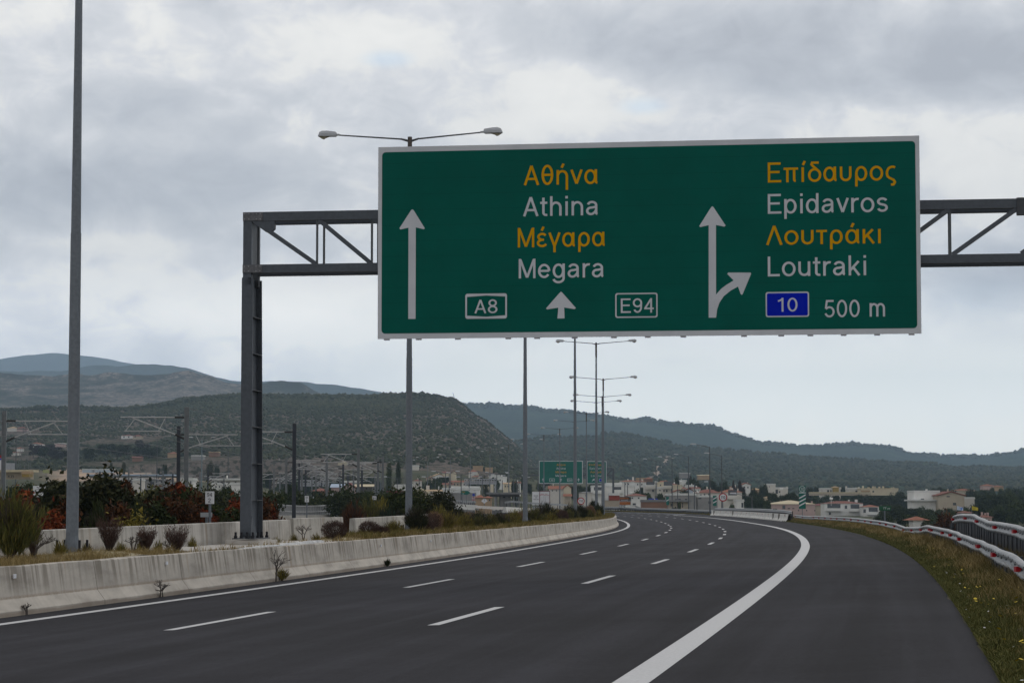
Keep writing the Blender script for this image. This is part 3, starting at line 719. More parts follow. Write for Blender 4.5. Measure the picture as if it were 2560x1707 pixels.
def lamp_post(p, rz, top, r0=.135, sc=1.0, detail=True, arm=2.75):
    """p: foot; top: height of pole"""
    root = empty('street_lamp', p, rz)
    m = MB(); zj = top * .44
    m.tube((0, 0, .02), (0, 0, zj), r0, r0 * .84, 16); m.tube((0, 0, zj - .3), (0, 0, top), r0 * .80, .058, 16)
    if detail: m.tube((0, 0, .02), (0, 0, .38), r0 * 1.35, r0 * .99, 16)
    m.build('pole', M_POLE, root, smooth=False)
    m = MB(); m.tube((0, 0, top - 1.25), (0, 0, top + .05), .085, .085, 10); m.build('pole_cap', M_RUST, root)
    if detail:
        m = MB(); m.box((0, 0, .0), (.62, .62, .035)); m.build('base_plate', M_POLE, root)
        for x in (-.25, .25):
            for y in (-.25, .25):
                m = MB(); m.tube((x, y, -.02), (x, y, .30), .028, n=8); m.tube((x, y, .0), (x, y, .1), .05, n=6); m.build('anchor_bolt', M_BOLT, root)
    for sg in (-1, 1):
        m = MB(); e = Vector((sg * arm, 0, top + .17)); m.tube((0, 0, top - .12), (sg * .35, 0, top - .02), .05, .035, 8); m.tube((sg * .3, 0, top - .03), e, .032, .026, 8)
        m.build('arm', M_POLE2, root)
        lamp_head(root, e + Vector((sg * .1, 0, 0)), (sg, 0, .06), None)
    return root
LS = [15.5, 55, 95, 135, 175, 215, 255, 295, 335, 375, 415, 455, 495, 535, 575, 615, 655, 700, 745, 790, 835]
LT = [14.6, 13.9, 14.0, 14.0, 14.1, 13.04, 13.0, 14.0, 14.0, 14.1, 14.1, 14.1, 14.1, 14.1, 14.1, 14.1, 14.1, 14.1, 14.1, 14.1, 14.1]
LN = ['tall thick grey lamp post standing by the barrier, its lamps above the picture', 'double-armed lamp post whose twin heads stand above the top edge of the big green board',
      'lamp post rising behind the board between the letters A8 and the white arrow', 'lamp post rising in front of the small green board, next beyond the one under A8',
      'double-armed lamp post with its heads just under the lower edge of the big board', 'double-armed lamp post with the second highest heads seen under the big board',
      'double-armed lamp post with the third highest heads seen under the big board', 'double-armed lamp post with the fourth highest heads under the big board',
      'lamp post with heads level with the ridge, fifth below the big board', 'lamp post with heads just under the blue ridge line, sixth below the big board',
      'lamp post crossing the middle of the distant Athina board', 'lamp post crossing the left third of the distant Athina board']
for i, s in enumerate(LS):
    o = -6.5
    base = R(s, o, .93); u = {0: 181, 1: 1022, 2: 1313, 3: 1438}.get(i)
    if u:
        q = P(u, 1300, base.y); base.x = q.x
    if i == 0: base.z = P(180, 1384, base.y).z
    lp = lamp_post(base, -head(s), LT[i] - base.z, detail=i < 3)
    tag(lp, LN[i] if i < len(LN) else 'far double-armed lamp post where the motorway bends away behind the boards', 'street lamp', 'double-armed lamp posts along the median')
# ------------------------------------------------------------------ land
def sm(a, b, x):
    t = np.clip((x - a) / (b - a), 0, 1); return t * t * (3 - 2 * t)
def fbm(x, y, sc, oc=4, seed=0.0):
    r = np.zeros_like(x, dtype=float); a = 1.0; f = 1.0 / sc; tot = 0
    xf = x.ravel(); yf = y.ravel()
    for i in range(oc):
        r += a * np.array([noise.noise((p * f + seed, q * f - seed, seed * 1.7 + i)) for p, q in zip(xf, yf)]).reshape(x.shape); tot += a; a *= .5; f *= 2
    return r / tot
PX = np.stack([x_, y_], 1)[::3]; PS = S_[::3]
def road_off(X, Y):
    """station and offset of plan points, vectorised"""
    sh_ = X.shape; X = X.ravel(); Y = Y.ravel(); s = np.zeros_like(X); o = np.full_like(X, 999.0)
    near = (np.abs(X) < 260) & (Y > -60) & (Y < 1100)
    idx = np.where(near)[0]
    for c in range(0, len(idx), 4000):
        ii = idx[c:c + 4000]; dx = X[ii, None] - PX[None, :, 0]; dy = Y[ii, None] - PX[None, :, 1]
        j = (dx * dx + dy * dy).argmin(1); t = np.interp(PS[j], S_, th_)
        s[ii] = PS[j] + (X[ii] - PX[j, 0]) * np.sin(t) + (Y[ii] - PX[j, 1]) * np.cos(t)
        o[ii] = (X[ii] - PX[j, 0]) * np.cos(t) - (Y[ii] - PX[j, 1]) * np.sin(t)
    return s.reshape(sh_), o.reshape(sh_)
def ground_z(X, Y):
    X = np.asarray(X, float); Y = np.asarray(Y, float)
    Yc = np.maximum(Y, 30.0); a = X / Yc
    wl = 1 - sm(-.05, .09, a)
    left = np.interp(Y, [0, 150, 300, 500, 700, 900, 1100, 1400, 2200, 15000], [-1.5, -1.4, -1.1, .2, 4, 9.5, 17, 26, 40, 60])
    right = np.interp(Y, [0, 60, 300, 600, 900, 1200, 1600, 2200, 15000], [-5.2, -5.6, -5.6, -5.0, -4.0, -1.5, 4, 18, 40])
    g = right + (left - right) * wl
    g = g + 9 * sm(820, 1150, Y) * (1 - sm(1300, 1700, Y)) * np.exp(-((a - .062) / .035) ** 2)
    s, o = road_off(X, Y)
    rz = np.interp(s, S_, z_) + np.interp(s, S_, e_) * np.clip(o, -26, 12)
    k = np.where(o > 0, 1 - sm(13.4, 30, o), 1 - sm(30, 60, -o)) * (np.abs(o) < 200)
    low = np.where((o > -5.5) & (o < 11.3), -.3, np.where(o > 0, -.55, np.where(o > -7.6, .1, .25)))
    return g + (rz + low - g) * k
HILLS = {}
def crest(pts):
    us = np.array([p[0] * 1.08844 for p in pts]); vs = np.array([p[1] * 1.08844 for p in pts])
    def f(a):
        u = 1280 + FPX * a; v = np.interp(u, us, vs); return (1260 - v) / FPX * 0.998
    return f
def hill(name, pts, Yr, Yf, Yb, mt, a0, a1, na, ny, amp, sc, pw=1.1, seed=1.0, rough=0.0, label=None):
    f = crest(pts); A = np.linspace(a0, a1, na)
    t = np.concatenate([np.linspace(0, 1, ny), np.linspace(1, 2, max(6, ny // 4))[1:]])
    AA, TT = np.meshgrid(A, t, indexing='ij')
    YY = np.where(TT <= 1, Yf + (Yr - Yf) * TT, Yr + (Yb - Yr) * (TT - 1)); XX = AA * YY
    zr = f(AA) * Yr; zf = np.where(YY < 3000, ground_z(XX, YY), 30.0) - 2.0
    prof = np.where(TT <= 1, TT ** pw, (2 - TT) ** 1.5)
    nz = fbm(XX, YY, sc, 5, seed); rd = 1 - np.abs(fbm(XX, YY * .6, sc * 1.7, 4, seed + 5)) * 2
    env = np.where(TT <= 1, np.sin(np.clip(TT, 0, 1) * math.pi) ** .8, 0)
    crestn = fbm(AA * Yr, AA * 0, sc * .16, 4, seed + 9) * rough * np.exp(-((TT - 1) / .05) ** 2)
    ZZ = zf + (zr - zf) * prof + env * (nz * amp + (rd - .6) * amp * 1.1) + crestn
    # keep the slope under the skyline
    lim = np.where(TT < .97, f(AA) * YY * (.35 + .63 * TT), ZZ + 1)
    ZZ = np.where(TT < .97, np.minimum(ZZ, np.maximum(lim, zf + (zr - zf) * prof * .5)), ZZ)
    n0, n1 = AA.shape
    v = np.stack([XX, YY, ZZ], -1).reshape(-1, 3)
    i, j = np.meshgrid(np.arange(n0 - 1), np.arange(n1 - 1), indexing='ij'); q = (i * n1 + j).ravel()
    F = np.stack([q, q + n1, q + n1 + 1, q + 1], 1)
    me = bpy.data.meshes.new(name); me.from_pydata(v.tolist(), [], F.tolist()); me.materials.append(mt)
    me.polygons.foreach_set('use_smooth', [True] * len(me.polygons)); me.update()
    ob = bpy.data.objects.new(name, me); COL.objects.link(ob); tag(ob, kind='structure')
    HILLS[name] = (AA, YY, ZZ, A, t, Yf, Yr)
    return ob
def hill_z(name, X, Y):
    AA, YY, ZZ, A, t, Yf, Yr = HILLS[name]
    if Y < Yf or Y > Yr: return -99
    a = X / Y; tt = (Y - Yf) / (Yr - Yf); ny = int((t <= 1).sum())
    i = (a - A[0]) / (A[1] - A[0]); j = tt * (ny - 1)
    if i < 0 or i >= len(A) - 1: return -99
    i0_, j0 = int(i), min(int(j), ny - 2); fi, fj = i - i0_, j - j0
    return float((ZZ[i0_, j0] * (1 - fi) + ZZ[i0_ + 1, j0] * fi) * (1 - fj) + (ZZ[i0_, j0 + 1] * (1 - fi) + ZZ[i0_ + 1, j0 + 1] * fi) * fj)
def land_z(X, Y):
    g = float(ground_z(np.array([X]), np.array([Y]))[0])
    return max(g, hill_z('scrub_hill', X, Y)) if 'scrub_hill' in HILLS else g

def hill_mat(name, green, green2, rock, rock2, s1, s2, rockbias, zlo=None, zhi=None, speck=0.0, speckscale=.05):
    m = bpy.data.materials.new(name); m.use_nodes = True; t = NT(m.node_tree); b = t.n['Principled BSDF']
    b.inputs['Roughness'].default_value = 1.0; b.inputs['Specular IOR Level'].default_value = 0.0
    pos = t.node('ShaderNodeNewGeometry').outputs['Position']; sp = t.node('ShaderNodeSeparateXYZ', i_0=pos)
    mp = t.node('ShaderNodeMapping'); mp.inputs['Scale'].default_value = (1, .6, 1.3); t.put(mp.inputs[0], pos)
    n1 = t.noise(mp.outputs[0], s1, 6, .6, .4); n2 = t.noise(mp.outputs[0], s2, 6, .65, .6); n3 = t.noise(mp.outputs[0], s2 * 7, 5, .75)
    n4 = t.noise(mp.outputs[0], s2 * 11, 4, .6)
    c = t.ramp(n2, [(.32, tuple(x * .55 for x in green)), (.5, green), (.68, green2)])
    c = t.mix(t.math('MULTIPLY', t.step(n3, .45, .6), .75), c, (*[x * .45 for x in green[:3]], 1))
    r = t.ramp(n3, [(.3, rock2), (.7, rock)])
    k = t.math('ADD', t.math('ADD', t.math('MULTIPLY', n1, .7), t.math('MULTIPLY', n2, .4)), t.math('MULTIPLY', n3, .22))
    k = t.math('ADD', k, rockbias)
    if zlo is not None: k = t.math('ADD', k, t.math('MULTIPLY', t.step(sp.outputs[2], zhi, zlo), .06))
    if speck:   # stony lower slope and the cliff at the head of the hill
        hz_ = t.math('MULTIPLY', t.math('DIVIDE', sp.outputs[2], sp.outputs[1]), 1600.0); k = t.math('ADD', k, t.math('MULTIPLY', t.step(hz_, 80, 62), .16))
        cz = t.math('MULTIPLY', t.step(t.math('DIVIDE', sp.outputs[0], sp.outputs[1]), -.054, -.036), .16); k = t.math('ADD', k, cz)
    r = t.mix(t.math('MULTIPLY', t.step(n4, .50, .58), .8), r, tuple(x * .6 for x in green[:3]) + (1,))
    c = t.mix(t.step(k, .78, .88), c, r)
    if name == 'foothill_cover':      # quarry track cut up the slope
        ax_ = t.math('DIVIDE', sp.outputs[0], sp.outputs[1]); cen = t.math('ADD', t.math('MULTIPLY', sp.outputs[2], .00022), .0535)
        q_ = t.math('ABSOLUTE', t.math('SUBTRACT', ax_, t.math('ADD', cen, t.math('MULTIPLY', n3, .002))))
        q_ = t.math('MULTIPLY', t.step(q_, .0026, .0014), t.math('MULTIPLY', t.step(sp.outputs[2], 20, 24), t.step(sp.outputs[2], 56, 50)))
        c = t.mix(t.math('MULTIPLY', q_, .9), c, (0.36, 0.29, 0.24, 1))
    t.put(b.inputs['Base Color'], c)
    bn = t.node('ShaderNodeBump'); bn.inputs['Strength'].default_value = .9; bn.inputs['Distance'].default_value = 1.2 / (s2 * 20)
    t.put(bn.inputs['Height'], n3); t.l.new(bn.outputs[0], b.inputs['Normal'])
    return m
G_A, G_B = (0.036, 0.044, 0.024), (0.060, 0.064, 0.036)
M_H4 = hill_mat('scrub_hill_cover', G_A, G_B, (0.185, 0.155, 0.130), (0.085, 0.073, 0.063), .006, .03, .0, 56, 84, 1)
M_H3 = hill_mat('rocky_mountain_cover', (0.045, 0.052, 0.035), (0.07, 0.072, 0.045), (0.30, 0.255, 0.22), (0.07, 0.064, 0.062), .0013, .010, .13)
M_H2 = hill_mat('far_ridge_cover', (0.035, 0.045, 0.03), (0.05, 0.06, 0.04), (0.12, 0.11, 0.09), (0.08, 0.075, 0.06), .001, .006, -.12)
M_H5 = hill_mat('wooded_ridge_cover', (0.034, 0.054, 0.034), (0.058, 0.080, 0.046), (0.20, 0.17, 0.14), (0.10, 0.09, 0.07), .0014, .008, -.065)
M_H6 = hill_mat('foothill_cover', (0.038, 0.058, 0.034), (0.060, 0.082, 0.042), (0.22, 0.19, 0.155), (0.12, 0.1, 0.085), .0025, .016, -.055)
hill('scrub_hill', [(-900, 990), (-200, 950), (0, 940), (100, 940), (160, 942), (230, 940), (300, 938), (380, 928), (450, 918), (520, 912), (600, 910), (700, 909), (800, 911), (900, 910), (1000, 908), (1044, 912), (1052, 921), (1065, 930), (1090, 952), (1120, 971), (1153, 996), (1180, 1018), (1194, 1034), (1220, 1058), (1245, 1082), (1280, 1108), (1330, 1150), (1400, 1170)],
     2000, 1020, 2700, M_H4, -.36, .03, 330, 80, 9, 120, 1.12, 1.3, rough=3.0)
hill('rocky_mountain', [(-900, 900), (-200, 850), (0, 854), (60, 860), (120, 863), (200, 858), (300, 862), (380, 857), (430, 853), (470, 862), (520, 875), (556, 880), (605, 877), (650, 876), (690, 886), (720, 900), (760, 915), (900, 960), (1000, 1000)],
     4500, 2800, 5600, M_H3, -.37, -.03, 220, 60, 55, 420, .9, 3.3, rough=14)
hill('far_ridge', [(-900, 880), (-100, 850), (0, 853), (60, 850), (130, 853), (190, 843), (250, 838), (330, 836), (390, 838), (430, 848), (480, 860), (540, 874), (600, 878), (640, 874), (700, 876), (760, 882), (830, 892), (900, 906), (980, 925), (1100, 960)],
     8000, 6200, 9500, M_H2, -.37, -.01, 200, 36, 40, 700, 1.0, 5.1, rough=12)
hill('highest_mountain', [(-900, 890), (-200, 850), (0, 824), (60, 814), (125, 809), (170, 815), (230, 822), (290, 833), (340, 842), (420, 856), (600, 900)],
     12000, 9800, 13500, M_H2, -.37, -.08, 140, 30, 60, 1100, 1.0, 7.7, rough=14)
hill('wooded_ridge', [(800, 960), (960, 930), (1065, 925), (1100, 931), (1150, 934), (1180, 932), (1250, 938), (1300, 943), (1340, 948), (1400, 955), (1440, 966), (1470, 963), (1500, 965), (1540, 972), (1560, 970), (1600, 975), (1650, 983), (1700, 1000), (1750, 1017), (1800, 1020), (1880, 1022), (1910, 1018), (1980, 1020), (2040, 1025), (2080, 1036), (2130, 1048), (2200, 1049), (2270, 1050), (2310, 1040), (2352, 1035), (2450, 1026), (2700, 1010), (3300, 1040)],
     5600, 3600, 6800, M_H5, -.09, .37, 320, 60, 50, 480, 1.05, 2.2, rough=14)
hill('wooded_foothill', [(1000, 1060), (1150, 1020), (1230, 1008), (1330, 1003), (1430, 1000), (1500, 1008), (1560, 1022), (1620, 1028), (1700, 1035), (1800, 1045), (1900, 1052), (2050, 1062), (2150, 1070), (2352, 1073), (2700, 1070), (3300, 1080)],
     3100, 1700, 3700, M_H6, -.05, .37, 280, 56, 12, 260, 1.1, 4.4, rough=7)

# ground sheet, polar about the viewpoint, out past the hills
ang = np.radians(np.concatenate([np.arange(-180, -24, 6), np.arange(-24, -14, 1), np.arange(-14, 14, .2), np.arange(14, 24, 1), np.arange(24, 181, 6)]))
rad = np.concatenate([[.5, 3, 6, 9, 12], np.geomspace(15, 1400, 150), np.geomspace(1500, 15000, 16)])
AA, RR = np.meshgrid(ang, rad, indexing='ij'); XX = np.sin(AA) * RR; YY = np.cos(AA) * RR
ZZ = ground_z(XX, YY)
ss, oo = road_off(XX, YY)
bump = fbm(XX, YY, 60, 3, 2.0) * np.clip((RR - 120) / 400, 0, 1) * 1.6
bump = bump * np.clip((np.abs(oo) - 34) / 30, 0, 1)
ZZ = ZZ + bump; ZZ[RR > 1500] = np.minimum(ZZ[RR > 1500], 12)
n0, n1 = AA.shape
i, j = np.meshgrid(np.arange(n0 - 1), np.arange(n1 - 1), indexing='ij'); q = (i * n1 + j).ravel()
Fg = np.stack([q, q + n1, q + n1 + 1, q + 1], 1)
mg = bpy.data.materials.new('field_ground'); mg.use_nodes = True; t = NT(mg.node_tree); b = t.n['Principled BSDF']; b.inputs['Roughness'].default_value = 1; b.inputs['Specular IOR Level'].default_value = 0.05
pos = t.node('ShaderNodeNewGeometry').outputs['Position']; sp = t.node('ShaderNodeSeparateXYZ', i_0=pos)
n1_ = t.noise(pos, .02, 6, .6, .4); n2_ = t.noise(pos, .22, 6, .65, .3); n3_ = t.noise(pos, 1.8, 6, .7)
c = t.ramp(n1_, [(.35, (0.035, 0.04, 0.02, 1)), (.5, (0.055, 0.055, 0.03, 1)), (.65, (0.10, 0.088, 0.055, 1))])
c = t.mix(t.step(n2_, .45, .62), c, (0.045, 0.055, 0.025, 1)); c = t.mix(t.math('MULTIPLY', t.step(n3_, .5, .7), .5), c, (0.16, 0.14, 0.09, 1))
ax = t.math('DIVIDE', sp.outputs[0], sp.outputs[1])
dig = t.math('MULTIPLY', t.math('MULTIPLY', t.step(sp.outputs[1], 830, 880), t.step(sp.outputs[1], 1190, 1120)), t.math('MULTIPLY', t.step(ax, -.20, -.185), t.step(ax, -.085, -.115)))
strata = t.noise(t.vmath('MULTIPLY', pos, (.05, .05, .9)), 1.0, 5, .6, .5)
dc = t.ramp(strata, [(.3, (0.19, 0.145, 0.115, 1)), (.5, (0.32, 0.24, 0.18, 1)), (.7, (0.46, 0.33, 0.22, 1))])
c = t.mix(t.math('MULTIPLY', dig, t.step(t.math('ADD', n2_, n1_), .74, .88)), c, dc)
t.put(b.inputs['Base Color'], c)
me = bpy.data.meshes.new('ground'); me.from_pydata(np.stack([XX, YY, ZZ], -1).reshape(-1, 3).tolist(), [], Fg.tolist()); me.materials.append(mg)
me.polygons.foreach_set('use_smooth', [True] * len(me.polygons)); me.update()
go = bpy.data.objects.new('ground', me); COL.objects.link(go); tag(go, kind='structure')

# verge beside the shoulder
M_VERGE = mat('verge_soil', (0.022, 0.024, 0.011), (0.040, 0.037, 0.018), 1.2, .95, .8, 18, detail=9, c3=(0.065, 0.055, 0.032))
vw = lambda s, a: .05 * math.sin(s * .7 + a) + .04 * math.sin(s * 1.9 + a)
tag(ribbon('verge', M_VERGE, [(lambda s: edge_o(s) - .03, lambda s: -.035 + .02 * math.sin(s * 3)), (lambda s: edge_o(s) + .5, lambda s: .01 + vw(s, 0) * .3), (lambda s: edge_o(s) + 1.6, lambda s: .06 + vw(s, 1) * .5), (15.4, lambda s: -.1 + vw(s, 2)), (20, -1.4), (27, -3.6)], -78, 900, step=1.0), kind='structure')
# opposite carriageway, seen as a sliver beyond the shrubs
tag(ribbon('opposite_carriageway', M_ASPH, [(-24.5, .62), (-19, .62), (-13.5, .62)], 90, 860, uv=True), kind='structure')
tag(ribbon('opposite_edge_line', M_PAINT, [(-14.2, .63), (-13.9, .63)], 90, 860), kind='structure')
# air
hb = MB(); hb.box((0, 6700, 380), (31000, 17200, 900)); hm = bpy.data.materials.new('haze_air'); hm.use_nodes = True
ht = NT(hm.node_tree); ht.n.clear(); pv = ht.node('ShaderNodeVolumePrincipled'); pv.inputs['Color'].default_value = (0.56, 0.77, 1.0, 1); pv.inputs['Density'].default_value = 9.5e-5
pv.inputs['Anisotropy'].default_value = 0.2
ho = ht.node('ShaderNodeOutputMaterial'); ht.l.new(pv.outputs[0], ho.inputs['Volume'])
tag(hb.build('haze', hm), kind='stuff')
# ------------------------------------------------------------------ guardrails
M_RAIL = mat('rail_zinc', (0.36, 0.37, 0.38), (0.25, 0.26, 0.275), 2.5, .6, .1, 30, metal=.25, detail=9)
M_RAILP = mat('rail_post_zinc', (0.065, 0.07, 0.078), (0.045, 0.048, 0.055), 3, .6, metal=.3)
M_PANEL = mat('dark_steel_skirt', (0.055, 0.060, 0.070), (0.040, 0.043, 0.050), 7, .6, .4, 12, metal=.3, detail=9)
M_RED = mat('red_reflector', (0.42, 0.006, 0.012), (0.34, 0.004, 0.01), 9, .4)
M_HOLE = mat('rail_slot_dark', (0.03, 0.03, 0.035), None, 9, .7)
WPROF = [(0, 0), (-.035, .012), (-.085, .045), (-.085, .095), (-.02, .125), (-.008, .155), (-.02, .185), (-.085, .215), (-.085, .265), (-.035, .298), (0.0, .31)]
def rail(label, of, s0, s1, pts, post=2.0, panel=None, reds=(), holes=True, step=1.0, post_to=-.75, grp=None, end_post=False):
    """pts: photograph points on the top edge; they set the rail's height along its length"""
    ss, zz = [], []
    for u, v in pts:
        s = s_at(u, of)
        if s is None: continue
        q = R(s, of(s)); z = P(u, v, q.y).z
        ss.append(s); zz.append(z)
    o = np.argsort(ss); ss = np.array(ss)[o]; zz = np.array(zz)[o]
    f = lambda s: float(np.interp(s, ss, zz))
    g = lambda s: of(s) + .03 * math.sin(s * .31) + .02 * math.sin(s * .83)
    m = MB(); n = int((s1 - s0) / step) + 1; k = len(WPROF)
    for i in range(n):
        s = s0 + (s1 - s0) * i / (n - 1); p = R(s, g(s)); t = head(s)
        for a, b in WPROF: m.v.append((p.x + math.cos(t) * a, p.y - math.sin(t) * a, f(s) - .31 + b))
    for i in range(n - 1):
        for j in range(k - 1): a = i * k + j; m.f.append((a, a + 1, a + 1 + k, a + k)); m.mi.append(0)
    p = R(s0, of(s0)); org = (p.x, p.y, f(s0) - .8)
    root = empty('guardrail', org); tag(root, label, 'guardrail', grp)
    def child(mb_, nm, mt, sm_=False, par=None):
        ob = mb_.build(nm, mt, None, smooth=sm_, origin=org if par is None else None)
        if par is None: ob.location = (0, 0, 0); ob.parent = root
        return ob
    child(m, 'beam', M_RAIL, True)
    s = s0 + .2; cnt = 0
    while s < s1 and cnt < 95:
        q = R(s, g(s) + .06); t = head(s); m = MB(); zt = f(s) - .02
        m.box((q.x, q.y, zt + post_to / 2), (.10, .055, -post_to), -t); m.box((q.x - math.cos(t) * .04, q.y + math.sin(t) * .04, zt - .14), (.05, .12, .12), -t)
        child(m, 'post', M_RAILP); s += post(s) if callable(post) else post; cnt += 1
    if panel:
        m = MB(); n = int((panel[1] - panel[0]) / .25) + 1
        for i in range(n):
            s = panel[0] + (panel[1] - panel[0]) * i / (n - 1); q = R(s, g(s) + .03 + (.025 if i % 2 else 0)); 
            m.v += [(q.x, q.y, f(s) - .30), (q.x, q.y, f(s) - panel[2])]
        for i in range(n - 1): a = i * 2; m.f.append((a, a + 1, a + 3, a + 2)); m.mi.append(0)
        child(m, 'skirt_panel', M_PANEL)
    for u in reds:
        s = s_at(u, of)
        if s is None: continue
        q = R(s, g(s) - .075); t = head(s); m = MB(); m.box((q.x, q.y, f(s) - .155), (.10, .14, .088), -t + .2); child(m, 'red_reflector', M_RED)
    if holes:
        m = MB(); s = max(s0, -6)
        while s < min(s1, 90):
            q = R(s, g(s) - .087); t = head(s)
            for dz in (.245, .06): m.box((q.x, q.y, f(s) - .31 + dz), (.012, .05, .022), -t)
            for dz, ds in ((.16, .25), (.15, .55)):
                q2 = R(s + ds, g(s) - .02); m.box((q2.x, q2.y, f(s) - .31 + dz), (.012, .06, .03), -t)
            s += 1.33
        ho_ = child(m, 'bolt_slots', M_HOLE); ho_['kind'] = 'stuff'
    return f
of1 = lambda s: float(np.interp(s, [-80, 4, 40, 60, 400], [12.4, 12.55, 12.95, 13.1, 13.1]))
F1 = [(2560, 1402), (2527.7, 1380), (2485, 1362), (2432, 1343.4), (2400, 1330), (2357.6, 1319), (2330, 1313.5), (2317.2, 1311.5), (2298, 1316.5), (2262, 1316.5), (2240.7, 1308), (2208.8, 1302), (2166, 1296.6), (2123.8, 1292.6), (2060, 1290.0), (2035, 1288.8), (2028.7, 1290.2), (2003, 1287.8), (1971, 1285.3)]
REDS = [2555, 2497, 2449, 2409, 2381.4, 2362, 2336, 2327, 2304.5, 2284.7, 2261, 2239, 2218, 2200.7, 2181, 2164, 2147, 2130, 2111.7, 2095, 2079.6, 2064.3, 2050, 2035, 2008, 1990]
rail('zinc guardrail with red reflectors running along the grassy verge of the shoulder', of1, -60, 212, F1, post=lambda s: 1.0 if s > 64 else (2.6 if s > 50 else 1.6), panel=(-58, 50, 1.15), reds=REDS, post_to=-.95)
of2 = lambda s: float(np.interp(s, [-80, 12, 56], [13.35, 13.45, 13.95]))
F2 = [(2560, 1316.5), (2520, 1307), (2474, 1300.5), (2451, 1292), (2434.5, 1284.4), (2405, 1283.6), (2387.8, 1288)]
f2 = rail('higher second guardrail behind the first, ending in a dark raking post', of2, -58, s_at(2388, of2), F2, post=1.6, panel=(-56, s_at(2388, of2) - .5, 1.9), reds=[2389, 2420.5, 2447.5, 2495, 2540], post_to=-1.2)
se = s_at(2388, of2); q = R(se, of2(se)); m = MB(); zt = f2(se); t = head(se)
gr2 = [o for o in COL.objects if o.name.startswith('guardrail') and o.type == 'EMPTY'][-1]
L = lambda p: tuple(Vector(p) - Vector(gr2.location))
m.bar(L((q.x - .0, q.y + .1, zt - .05)), L((q.x - .28, q.y + .6, zt - 1.5)), .09, .12); m.build('end_post', M_PANEL, gr2)
# white concrete barrier with rail above it
wb = lambda s: float(np.interp(s, [205, 330], [11.98, 12.25]))
prf = [(lambda s: wb(s), -.02), (lambda s: wb(s) + .02, .08), (lambda s: wb(s) + .17, .28), (lambda s: wb(s) + .26, .72), (lambda s: wb(s) + .44, .72), (lambda s: wb(s) + .52, .1)]
wbo = ribbon('concrete_barrier', M_WHITEC, prf, 209, 332, uv=True, smooth=False); tag(wbo, 'white concrete barrier blocks with small red markers, ahead on the outside of the bend', 'barrier')
for i in range(13):
    s = 214 + i * 8.6; q = R(s, wb(s) + .2, .58); m = MB(); m.box(q, (.04, .16, .10), -head(s)); m.build('red_marker', M_RED, wbo)
for s in (222, 231, 296, 327):
    q = R(s, wb(s) + .15, .4); m = MB(); m.box(q, (.25, .05, .66), -head(s)); m.build('joint', mat('joint_grey', (0.25, 0.24, 0.22)), wbo)  # darker grey upright strips mark joints between the blocks
of3 = lambda s: wb(s) + .95
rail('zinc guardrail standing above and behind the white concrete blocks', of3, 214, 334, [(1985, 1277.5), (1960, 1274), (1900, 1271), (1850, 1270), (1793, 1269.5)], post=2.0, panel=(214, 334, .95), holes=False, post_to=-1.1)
of4 = lambda s: float(np.interp(s, [325, 345, 900], [12.6, 14.6, 15.0]))
rail('far guardrail curving away past the brown and blue signs', of4, 330, 640, [(1800, 1279.5), (1775, 1274.5), (1700, 1271.8), (1600, 1269), (1541, 1266.8)], post=4.0, panel=(330, 640, .62), holes=False, step=2.0)
of5 = lambda s: -26.0
def plain_rail(label, pts, Yf, n=24, th=.31, post=4.0, grp=None):
    """rail along a line of picture points with distances"""
    V3 = [P(u, v, Y) for u, v, Y in pts]; root = empty('guardrail', V3[0] - Vector((0, 0, .8))); tag(root, label, 'guardrail', grp)
    o_ = Vector(root.location); m = MB()
    for a, b in zip(V3[:-1], V3[1:]):
        m.bar(a - o_ - Vector((0, 0, .05)), b - o_ - Vector((0, 0, .05)), .06, .10); m.bar(a - o_ - Vector((0, 0, .24)), b - o_ - Vector((0, 0, .24)), .06, .10); m.bar(a - o_ - Vector((0, 0, .15)), b - o_ - Vector((0, 0, .15)), .02, .12)
    m.build('beam', M_RAIL, root)
    for a, b in zip(V3[:-1], V3[1:]):
        L_ = (b - a).length; k = max(1, int(L_ / post))
        for i in range(min(k, 30)):
            q = a + (b - a) * (i + .5) / k - o_; m = MB(); m.box((q.x, q.y + .05, q.z - .5), (.1, .08, .9)); m.build('post', M_RAILP, root)
plain_rail('short far guardrail sloping down at its end, behind the post of the distant gantry', [(1515, 1262, 620), (1588, 1263, 560), (1602, 1268.5, 545)], 0)
plain_rail('thin far guardrail beyond the opposite carriageway, below the green arrow sign', [(1140, 1249.5, 420), (1190, 1252.5, 380)], 0)
plain_rail('thin far guardrail beyond the opposite carriageway, left of the thick lamp post', [(1262, 1253.5, 420), (1280, 1251.2, 410), (1330, 1255, 380), (1420, 1260, 400)], 0)
# barrier blocks of the opposite carriageway
obf = lambda s: -25.0
for k, (u0, u1, v0, v1, Y0, Y1, lb) in enumerate([(1142, 1192, 1259.5, 1262.5, 330, 300, 'far white barrier blocks between the bushes, under the green arrow sign'),
        (1192, 1262, 1263.5, 1267, 300, 270, 'far stretch of barrier blocks darkened along its lower half'), (1262, 1322, 1266.5, 1269.5, 268, 300, 'far white barrier blocks just left of the thick lamp post')]):
    a = P(u0, v0, Y0); b = P(u1, v1, Y1); m = MB(); dr = (b - a).normalized(); sd = Vector((dr.y, -dr.x, 0)).normalized()
    hh = .62 if k != 1 else .30
    vs = []
    for p in (a, b):
        for (q, z) in ((.3, -hh), (.2, -hh * .6), (.1, 0), (-.1, 0), (-.3, -hh)): vs.append(p + sd * q + Vector((0, 0, z)))
    m.add([v - a for v in vs], [(0,1,6,5),(1,2,7,6),(2,3,8,7),(3,4,9,8),(0,4,3,2,1),(5,6,7,8,9)]); o_ = m.build('concrete_barrier', M_SLAB if k == 1 else M_WHITEC); o_.location = a; tag(o_, lb, 'barrier')

